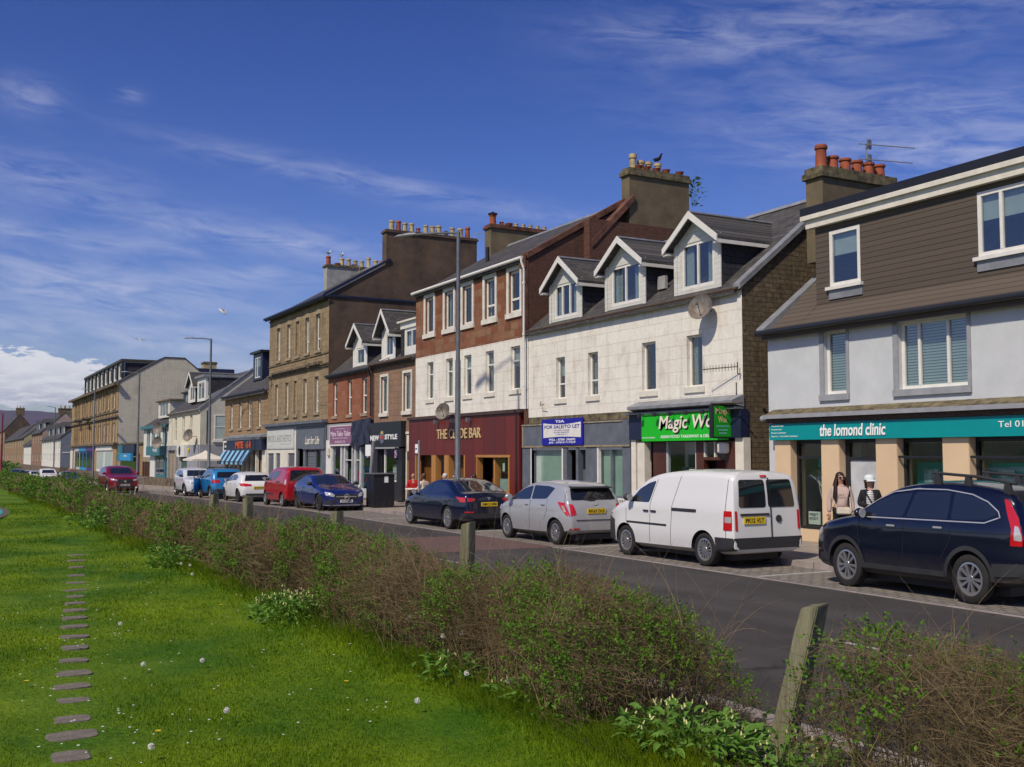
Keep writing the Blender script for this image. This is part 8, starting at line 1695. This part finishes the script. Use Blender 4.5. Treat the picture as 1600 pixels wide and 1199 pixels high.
def hedge(name, label, xa, xb, n, nl, nst, cut=None, hs=1.):
 H = thing(name, label, 'hedge', (0, 0, 0)); local(H)
 def pts(n, skinp=.6):
  u = rng.random(n)
  x = -(((-xb + 4) / (-xa + 4)) ** u * (-xa + 4) - 4) if xb < -30 else xa + (xb - xa) * u
  th = rng.random(n) * math.pi; rr = np.where(rng.random(n) < skinp, 1 - rng.random(n) ** 1.6 * .4, np.sqrt(rng.random(n)))
  e = .78 + .10 * np.sin(x * 1.3 + 2) ; yy = 4.42 - np.cos(th) * rr * e; h = hedge_top(x) * hs * np.sin(th) ** .45 * rr
  # lower and thinner towards the end beside the leaning post
  if cut is not None: f = np.clip(np.abs(x - cut) / .5, .3, 1); h *= f ** .6
  z = lz(x, yy) + h * (1 if True else 0); dist = np.abs(x) * .88 + yy * .48; return np.stack([x, yy, z], 1), th, dist
 p, th, dist = pts(n); sc = np.maximum(1, dist / 9)
 d = np.stack([rng.normal(size=n) * .75, -np.cos(th) * .55 + rng.normal(size=n) * .55, .55 + rng.normal(size=n) * .55], 1)
 low = (rng.random(n) < .3); d[low, 2] = np.abs(d[low, 2]) * .3 - .1
 L = rng.uniform(.12, .34, n) * sc ** .35
 o, tips, dd = strands('twigs', p - unit(d) * L[:, None] * .5, d, L, rng.uniform(.0013, .0028, n) * sc, rng.normal(size=n) * .7, 'twig', H)
 o['kind'] = 'stuff'
 # thicker old stems from the ground
 k = n // 14; q, th, dist = pts(k, .2); base = q.copy(); base[:, 2] = lz(q[:, 0], q[:, 1]); vec = q - base; vec[:, 0] += rng.normal(size=k) * .18; vec[:, 1] += rng.normal(size=k) * .12
 o = strands('old_stems', base, vec, np.linalg.norm(vec, axis=1), rng.uniform(.003, .006, k) * np.maximum(1, dist / 10), rng.normal(size=k) * .35, 'twig', H)[0]; o['kind'] = 'stuff'
 # leaf sprays in clumps
 k = nl; q, th, dist = pts(k, .85); cl = np.sin(q[:, 0] * 2.9 + 1.1) + np.sin(q[:, 0] * 1.37 + q[:, 2] * 5) + np.sin(q[:, 1] * 6 + q[:, 0] * 4.1) + rng.normal(size=k) * .8
 keep = cl > .3; q, th, dist = q[keep], th[keep], dist[keep]; k = len(q); m = 9
 sd_ = np.stack([rng.normal(size=k) * .6, -np.cos(th) * .7 + rng.normal(size=k) * .3, .6 + rng.normal(size=k) * .35], 1); sd_ = unit(sd_); SL = rng.uniform(.05, .13, k) * np.maximum(1, dist / 12) ** .5
 t = np.tile(np.linspace(0, 1, m), k); Q = np.repeat(q, m, 0) + np.repeat(sd_ * SL[:, None], m, 0) * t[:, None]; sc = np.maximum(1, np.repeat(dist, m) / 10)
 up = np.repeat(sd_, m, 0) * .5 + rng.normal(size=(k * m, 3)) * .75; nr = rng.normal(size=(k * m, 3)) * .6 + [0, -.3, 1.]
 o = leaves('leaves', Q + rng.normal(size=(k * m, 3)) * .006, nr, up, rng.uniform(.016, .030, k * m) * sc, 'leaf', H, .62); o['kind'] = 'stuff'
 # long dead wands above the top
 k = nst; q, th, dist = pts(k, 1); x = q[:, 0]; q[:, 2] = lz(x, q[:, 1]) + hedge_top(x) * hs * .75; d = np.stack([rng.normal(size=k) * .45 + .22, rng.normal(size=k) * .3, np.ones(k)], 1)
 o = strands('dead_wands', q, d, rng.uniform(.25, .85, k), rng.uniform(.0014, .0026, k) * np.maximum(1, dist / 9), rng.normal(size=k) * .8, 'stem', H, 6, 3, .9)[0]; o['kind'] = 'stuff'
 return H
hedge('hedge', 'long brown twiggy hedge between the lawn and the road, left of the leaning post', -5.8, -175, 125000, 52000, 1700, -5.7, 1.08)
hedge('hedge', 'short thorny hedge right of the leaning post at the lower right corner', -4.0, 3.5, 36000, 13000, 320, None, 1.25)
# grass blades over the near lawn, as seen from the sea side
n = 430000; u = rng.random(n); Z = 5.0 * (42 / 5.0) ** u; xr = rng.uniform(-.68, .42, n)
gx = Z * (-.8779 + .4789 * xr); gy = Z * (.4789 + .8779 * xr)
ok = (gy < 3.95) & (gy > -6)
ok &= ~((((gx + 37.2) / 6.8) ** 2 + ((gy - .3) / 1.85) ** 2) < 1)
SL_ = [(Zs * (-.8779 + .4789 * -.4085), Zs * (.4789 - .8779 * .4085)) for Zs in (5.95, 6.44, 6.94, 7.4, 7.96, 8.44, 8.9, 9.4, 9.93, 10.45, 11.0, 11.55, 12.1, 12.7, 13.35, 14.0, 14.8, 15.6, 16.6, 17.6, 18.8)]
fdir = np.array([-.8779 + .4789 * -.4085, .4789 - .8779 * .4085]); fdir /= np.linalg.norm(fdir); sdir = np.array([-fdir[1], fdir[0]])
for (sx_, sy_) in SL_:
 a = (gx - sx_) * fdir[0] + (gy - sy_) * fdir[1]; c = (gx - sx_) * sdir[0] + (gy - sy_) * sdir[1]; ok &= ~((np.abs(a) < .10) & (np.abs(c) < .125))
gx, gy, Z = gx[ok], gy[ok], Z[ok]; n = len(gx)
gz_ = lz(gx, gy) - .004; patchy = .75 + .3 * np.sin(gx * 1.7 + np.sin(gy * 2.3)) * np.sin(gy * 2.9 + gx * .7); edge = np.clip((gy - 3.1) / .6, 0, 1)
nearp = np.clip(1 - np.abs((gx * sdir[0] + gy * sdir[1]) - (SL_[0][0] * sdir[0] + SL_[0][1] * sdir[1])) / .5, 0, 1)
h = rng.uniform(.020, .040, n) * patchy * (1 + 2.2 * edge * rng.random(n)) * (1 - .45 * nearp) * np.maximum(1, Z / 16) ** .4; w = rng.uniform(.0016, .0030, n) * np.maximum(1, Z / 6.0)
az = rng.random(n) * 2 * math.pi; ln = rng.uniform(.1, .8, n) * h; la = rng.random(n) * 2 * math.pi
bx_, by_ = np.cos(az) * w, np.sin(az) * w; tx_, ty_ = np.cos(la) * ln, np.sin(la) * ln
v = np.stack([np.stack([gx - bx_, gy - by_, gz_], 1), np.stack([gx + bx_, gy + by_, gz_], 1), np.stack([gx + bx_ * .7 + tx_ * .4, gy + by_ * .7 + ty_ * .4, gz_ + h * .6], 1), np.stack([gx + tx_, gy + ty_, gz_ + h], 1), np.stack([gx - bx_ * .7 + tx_ * .4, gy - by_ * .7 + ty_ * .4, gz_ + h * .6], 1)], 1).reshape(-1, 3)
b = (np.arange(n) * 5)[:, None]
f1 = np.concatenate([b + [0, 1, 2], b + [0, 2, 4], b + [4, 2, 3]], 1).reshape(-1, 3)
tag(npmesh('grass', v, f1, MT['blade'], None, 3), 'fresh green lawn grass growing over the whole foreground', 'grass', kind='stuff')
# tall grass at the hedge foot
n = 26000; u = rng.random(n); X = -(((60) / 4.) ** u * 4.); Y = rng.normal(3.72, .16, n); d = np.stack([rng.normal(size=n) * .35, rng.normal(size=n) * .35 - .25, np.ones(n)], 1)
o, _, _ = strands('tall_grass', np.stack([X, Y, lz(X, Y)], 1), d, rng.uniform(.06, .22, n) * (.6 + .5 * np.sin(X * 2.1) ** 2), rng.uniform(.0016, .003, n) * np.maximum(1, -X / 9), rng.normal(size=n) * .7, 'blade', None, 3, 3, .6)
tag(o, 'longer uncut grass along the foot of the hedge', 'grass', kind='stuff')
# stepping stones
MT['stepstone'] = plain('stepping_stone', (.160, .140, .112), .9, var=.25, scale=9, bump=.4, var2=(.10, .085, .07))
ang = math.atan2(sdir[1], sdir[0])
for i, (sx_, sy_) in enumerate(SL_):
 zz_ = lawn_z(sx_, sy_); rnd = random.Random(i); hw, hl =   .142 + rnd.uniform(-.025, .02), .100 + rnd.uniform(-.02, .02)
 pl = rnd_poly([(-hw + rnd.uniform(0, .05), -hl), (0, -hl + rnd.uniform(-.02, .0)), (hw, -hl + rnd.uniform(-.01, .04)), (hw + rnd.uniform(-.03, .01), 0), (hw - rnd.uniform(0, .05), hl), (0, hl + rnd.uniform(-.01, .015)), (-hw, hl - rnd.uniform(0, .05))], .05)
 o = MB().prism(pl, 'z', -.05, .004).build('stepping_stone', 'stepstone', None, bevel=.005); o.location = (sx_, sy_, zz_ + .006); o.rotation_euler = (0, 0, ang + rnd.uniform(-.06, .06))
 tag(o, 'worn brown-grey slab, ' + 'first second third fourth fifth sixth seventh eighth ninth tenth eleventh twelfth thirteenth fourteenth fifteenth sixteenth seventeenth eighteenth nineteenth twentieth twenty-first'.split()[i] + ' of the stepping stones counted from the bottom edge', 'stepping stone', 'stepping stones in the lawn')
# wooden posts in the hedge
def post(label, x, y, top, lx, ly, w=.075, yaw=.3):
 z0 = lawn_z(x, y) - .25; t = MB(); h = top - z0; n = 7; vs = []
 for i in range(n + 1):
  u = i / n; k = 1 + .03 * math.sin(i * 2.3)
  for a, c in ((-1, -1), (1, -1), (1, 1), (-1, 1)): vs.append((lx * u + a * w * k, ly * u + c * w * k * .9, h * u + (a * .012 + c * .008) * (i == n)))
 t.add(vs, [(i * 4 + k, i * 4 + (k + 1) % 4, (i + 1) * 4 + (k + 1) % 4, (i + 1) * 4 + k) for i in range(n) for k in range(4)] + [(3, 2, 1, 0), (n * 4, n * 4 + 1, n * 4 + 2, n * 4 + 3)])
 o = t.build('wooden_post', 'oldwood', None, bevel=.007); o.location = (x, y, z0); o.rotation_euler = (0, 0, yaw)
 tag(o, label, 'post', 'wooden posts along the hedge')
post('thick weathered post leaning to the right in the gap between the hedges', -5.20, 4.68, 1.20, .30, .10, .066, .15)
post('pale square post sticking out of the hedge in front of the dark blue saloon', -9.42, 4.6, 1.47, .06, .0, .057, .35)
post('greyish post in the hedge in front of the royal blue coupe', -13.25, 4.6, 1.40, .05, .0, .066, .3)
post('post in the hedge in front of the bright red family car', -17.6, 4.6, 1.43, 0, .0, .066, .3)
post('leaning post in the hedge in front of the bright blue crossover', -20.4, 4.6, 1.40, .18, .0, .07, .3)
post('small distant post at the far left end of the hedge', -46.5, 4.6, 1.35, 0, .0, .09, .3)
# broad-leaved clumps
def clump(name, label, x, y, rad, h, nleaf, size, seed, mat='leaf2', flowers=0, fcol='petal', cat='plant', group=None, base=None):
 r = np.random.default_rng(seed); z0 = lawn_z(x, y) if base is None else base; T = thing(name, label, cat, (x, y, z0), group)
 n = nleaf; a = r.random(n) * 2 * math.pi; q = np.sqrt(r.random(n)) * rad; hh = r.random(n) ** .8 * h * (1 - .45 * (q / rad) ** 2)
 p = np.stack([np.cos(a) * q, np.sin(a) * q * .7, hh * .85], 1); up = np.stack([np.cos(a) * .9 + r.normal(size=n) * .4, np.sin(a) * .9 + r.normal(size=n) * .4, .55 + r.normal(size=n) * .35], 1)
 up = unit(up); nr = np.stack([r.normal(size=n) * .4, r.normal(size=n) * .4, np.ones(n)], 1); s = unit(np.cross(up, nr)); L = r.uniform(.55, 1.15, n) * size; V_ = []; prof = [(0, .12), (.25, .8), (.5, 1), (.75, .7), (1, .03)]
 cur = p.copy(); dd = up.copy()
 for k, (t, w) in enumerate(prof):
  if k: cur = cur + dd * (L * .25)[:, None]; dd[:, 2] -= .28; dd = unit(dd)
  nn = np.cross(s, dd); ww = (L * .17 * w)[:, None]; V_ += [cur - s * ww + nn * ww * .35, cur, cur + s * ww + nn * ww * .35]
 V_ = np.stack(V_, 1).reshape(-1, 3); F = np.array([[k * 3 + j, k * 3 + j + 1, k * 3 + j + 4, k * 3 + j + 3] for k in range(4) for j in range(2)])[None]
 npmesh('foliage', V_, ((np.arange(n) * 15)[:, None, None] + F).reshape(-1, 4), MT[mat], T)
 k = max(6, n // 14); a = r.random(k) * 2 * math.pi; q = r.random(k) * rad * .7; P0 = np.stack([np.cos(a) * q * .4, np.sin(a) * q * .3, np.zeros(k)], 1); P1 = np.stack([np.cos(a) * q, np.sin(a) * q * .7, r.uniform(.6, 1, k) * h], 1)
 strands('stalks', P0, P1 - P0, np.linalg.norm(P1 - P0, axis=1), np.full(k, .004 * max(1, size / .12)), r.normal(size=k) * .3, mat, T)
 if flowers:
  b = MB()
  for _ in range(flowers):
   a, q = r.random() * 6.28, math.sqrt(r.random()) * rad * .95; c = Vector((math.cos(a) * q, math.sin(a) * q * .7 , h * (1 - .4 * (q / rad) ** 2) * r.uniform(.75, 1.08)))
   b.cyl(c, c + Vector((r.normal() * .008, r.normal() * .008, -.022)), .003, .0065, 6)
  ORG[T.name] = Vector((0, 0, 0)); b.build1('flowers', fcol, T)['kind'] = 'stuff'
 return T
clump('leafy_plant', 'big leafy plant with pale bells at the bottom edge, left of the leaning post', -5.15, 4.0,   .50, .30, 420, .105, 1, flowers=34, group='comfrey-like plants at the hedge foot')
clump('leafy_plant', 'leafy plant crowding the foot of the leaning post', -4.75, 4.35, .40, .24, 260, .09, 2, flowers=20, group='comfrey-like plants at the hedge foot')
clump('leafy_plant', 'pale flowering leafy plant at the hedge foot in the middle of the lawn edge', -11.4, 3.42, .50, .36, 460, .09, 3, flowers=70, group='comfrey-like plants at the hedge foot')
clump('leafy_plant', 'dark leafy plant at the hedge foot, farther than the pale flowering one', -17.7, 3.4, .55, .42, 260, .13, 4, flowers=8, group='comfrey-like plants at the hedge foot')
clump('leafy_plant', 'leafy plant at the far hedge foot near the turquoise pad', -27.3, 3.5, .95, .6, 300, .17, 5, flowers=0, group='comfrey-like plants at the hedge foot')
clump('leafy_plant', 'low leafy plant under the hedge in front of the pale square post', -7.9, 3.75, .40, .22, 130, .11, 6, flowers=5, group='comfrey-like plants at the hedge foot')
clump('leafy_plant', 'low green plant under the hedge near the seed heads', -6.7, 3.85, .45, .22, 140, .10, 7, flowers=5, group='comfrey-like plants at the hedge foot')
clump('leafy_plant', 'leafy growth under the hedge at the bottom right corner', -3.9, 3.85, .5, .30, 200, .10, 8, flowers=4, group='comfrey-like plants at the hedge foot')
clump('bush', 'tall bright green bush on the verge in front of the wine red SUV', -43.5, 4.7, 1.5, 1.6, 2000, .17, 9, mat='leaf3', flowers=14, fcol='orange', cat='bush', group='bushes on the verge')
clump('bush', 'lower green bush on the verge just left of the tall one', -49, 4.7, 1.9, 1.3, 1400, .20, 10, mat='leaf3', flowers=8, fcol='orange', cat='bush', group='bushes on the verge')
clump('bush', 'dark green bush beside the white trailer at the far left', -140, 4.2, 7, 2.6, 1500, .6, 13, mat='leaf3', flowers=0, cat='bush', group='bushes on the verge')
clump('chimney_shrub', 'spindly shrub growing out behind the bar chimney', -31.6, 25.15, .45, 1.5, 90, .22, 14, mat='leaf3', cat='shrub', base=11.6)
t = MB().tube([(-31.2, 4.85, .2), (-31.0, 4.9, .8), (-30.6, 4.9, 1.25)], .022, 6).build('stake', 'white', None); tag(t, 'thin white stake leaning in the hedge before the wine red SUV', 'stake')
# daisies: countless specks of white in the grass
n = 230; cen = np.array([(130, 985), (190, 985), (235, 1095), (105, 1055), (50, 1000), (150, 915), (285, 935), (420, 1040), (125, 850), (225, 880), (330, 870), (430, 930), (560, 1100), (70, 1150), (240, 1170)])
b = MB(); rnd = random.Random(8)
def ground_at(px, py, z=.36):
 a, b_ = (px - 800) / 1650, (600 - py) / 1650; fh = cp - b_ * sp; d = Vector((-.8779 * fh + a * .4789, .4789 * fh + a * .8779, sp + b_ * cp)); t = (z - 2.13) / d.z; return EYE + d * t
MB_D = MB()
for i in range(n):
 c = cen[rnd.randrange(len(cen))]; g = ground_at(c[0] + rnd.gauss(0, 75), max(812, c[1] + rnd.gauss(0, 24)))
 if g.y > 3.5 or g.length > 60: continue
 z = lawn_z(g.x, g.y) + .04; r_ = rnd.uniform(.005, .010); MB_D.lathe((g.x, g.y, z), [(.001, 0), (r_, .002), (r_, .004), (.001, .004)], 7)
tag(MB_D.build('daisies', 'daisy'), 'tiny white daisies scattered through the lawn', 'daisies', kind='stuff')
# dandelion clocks and flowers
DL = ['tallest, leftmost at the hedge foot', 'beside the tallest ones at the hedge foot', 'at the hedge foot left of the pale square post', 'at the hedge foot just under the pale square post', 'low at the hedge foot under the post', 'by the fallen stems at the hedge foot', 'rightmost along the hedge foot', 'alone in the lawn below the hedge', 'between the daisies right of the stepping stones', 'largest, alone in the open lawn', 'farthest beside the stepping stones', 'lowest in the lawn near the bottom edge', 'small, in the middle of the open lawn', 'in the bottom right corner', 'leftmost of three at the far hedge foot', 'lowest of three at the far hedge foot', 'rightmost of three at the far hedge foot']
DY = ['near the bottom edge', 'at the far hedge foot', 'alone in front of the hedge', 'at the left edge of the lawn', 'high against the hedge', 'in the lawn before the flowering plant']
def dandelion(px, py, hgt, clock, i):
 g = ground_at(px, py, .37 + hgt); x, y = g.x, g.y; z = lawn_z(x, y)
 t = thing('dandelion_clock' if clock else 'dandelion', 'white dandelion seed head ' + DL[i] if clock else 'yellow dandelion flower ' + DY[i], 'dandelion', (x, y, z), 'dandelion seed heads by the hedge and lawn' if clock else 'yellow dandelions in the lawn')
 tz = z + .02 + hgt; MB().tube([(x, y, z), (x + .01, y, z + hgt * .6), (x, y, tz)], .0022, 5).build('stalk', 'stem' if hgt > .12 else 'blade', t)
 if clock:
  q = np.random.default_rng(i + 3); sb = MB(); c = Vector((x, y, tz + .012))
  for _ in range(150):
   d = Vector(q.normal(size=3)).normalized(); u_ = d.orthogonal().normalized(); w_ = d.cross(u_); e = c + d * .0185
   sb.add([c + d * .005 + u_ * .0004, c + d * .005 - u_ * .0004, e, e + u_ * .0042 + d * .002, e + w_ * .0042 + d * .002, e - u_ * .0042 + d * .002, e - w_ * .0042 + d * .002], [(0, 1, 2), (2, 3, 4), (2, 5, 6)])
  sb.build1('seed_head', 'fluff', t, fix=False); MB().ball(c, .0055, n=6, m=5).build('seed_core', 'stem', t)
 else:
  b = MB()
  for k in range(16): a = k * math.pi / 8; b.add([(x, y, tz), (x + .02 * math.cos(a - .15), y + .02 * math.sin(a - .15), tz + .008), (x + .02 * math.cos(a + .15), y + .02 * math.sin(a + .15), tz + .008), (x, y, tz + .004)], [(0, 1, 2), (3, 2, 1)])
  b.build('flower_head', 'dandy', t)
for i, (px, py, h_) in enumerate([(640, 967, .28), (661, 963, .26), (692, 994, .25), (721, 990, .24), (729, 1050, .10), (794, 1062, .12), (827, 1040, .15), (652, 1091, .06), (224, 1033, .05), (354, 1111, .06), (188, 977, .05), (236, 1169, .05), (316, 1029, .04), (1440, 1186, .12), (283, 884, .1), (300, 903, .08), (297, 888, .12)]): dandelion(px, py, h_, True, i)
for i, (px, py) in enumerate([(247, 1141), (296, 893), (541, 1064), (41, 1061), (724, 1003), (345, 945)]): dandelion(px, py, .03, False, i)
# ------------------------------------------------------------------ the air
hz = MB().box(-5200, -2600, -6, 300, 2600, 420).build('haze', 'dark'); hz['kind'] = 'stuff'; tag(hz, 'thin blue sea haze between the street and the hills', 'haze')
m = bpy.data.materials.new('haze_air'); m.use_nodes = True; nt = m.node_tree; nt.nodes.clear(); pv = N(nt, 'ShaderNodeVolumePrincipled', i_Density=6e-5, i_Anisotropy=.3); pv.inputs['Color'].default_value = (.62, .72, .95, 1)
o = N(nt, 'ShaderNodeOutputMaterial'); Lk(nt, pv.outputs[0], o.inputs['Volume']); hz.data.materials.clear(); hz.data.materials.append(m)
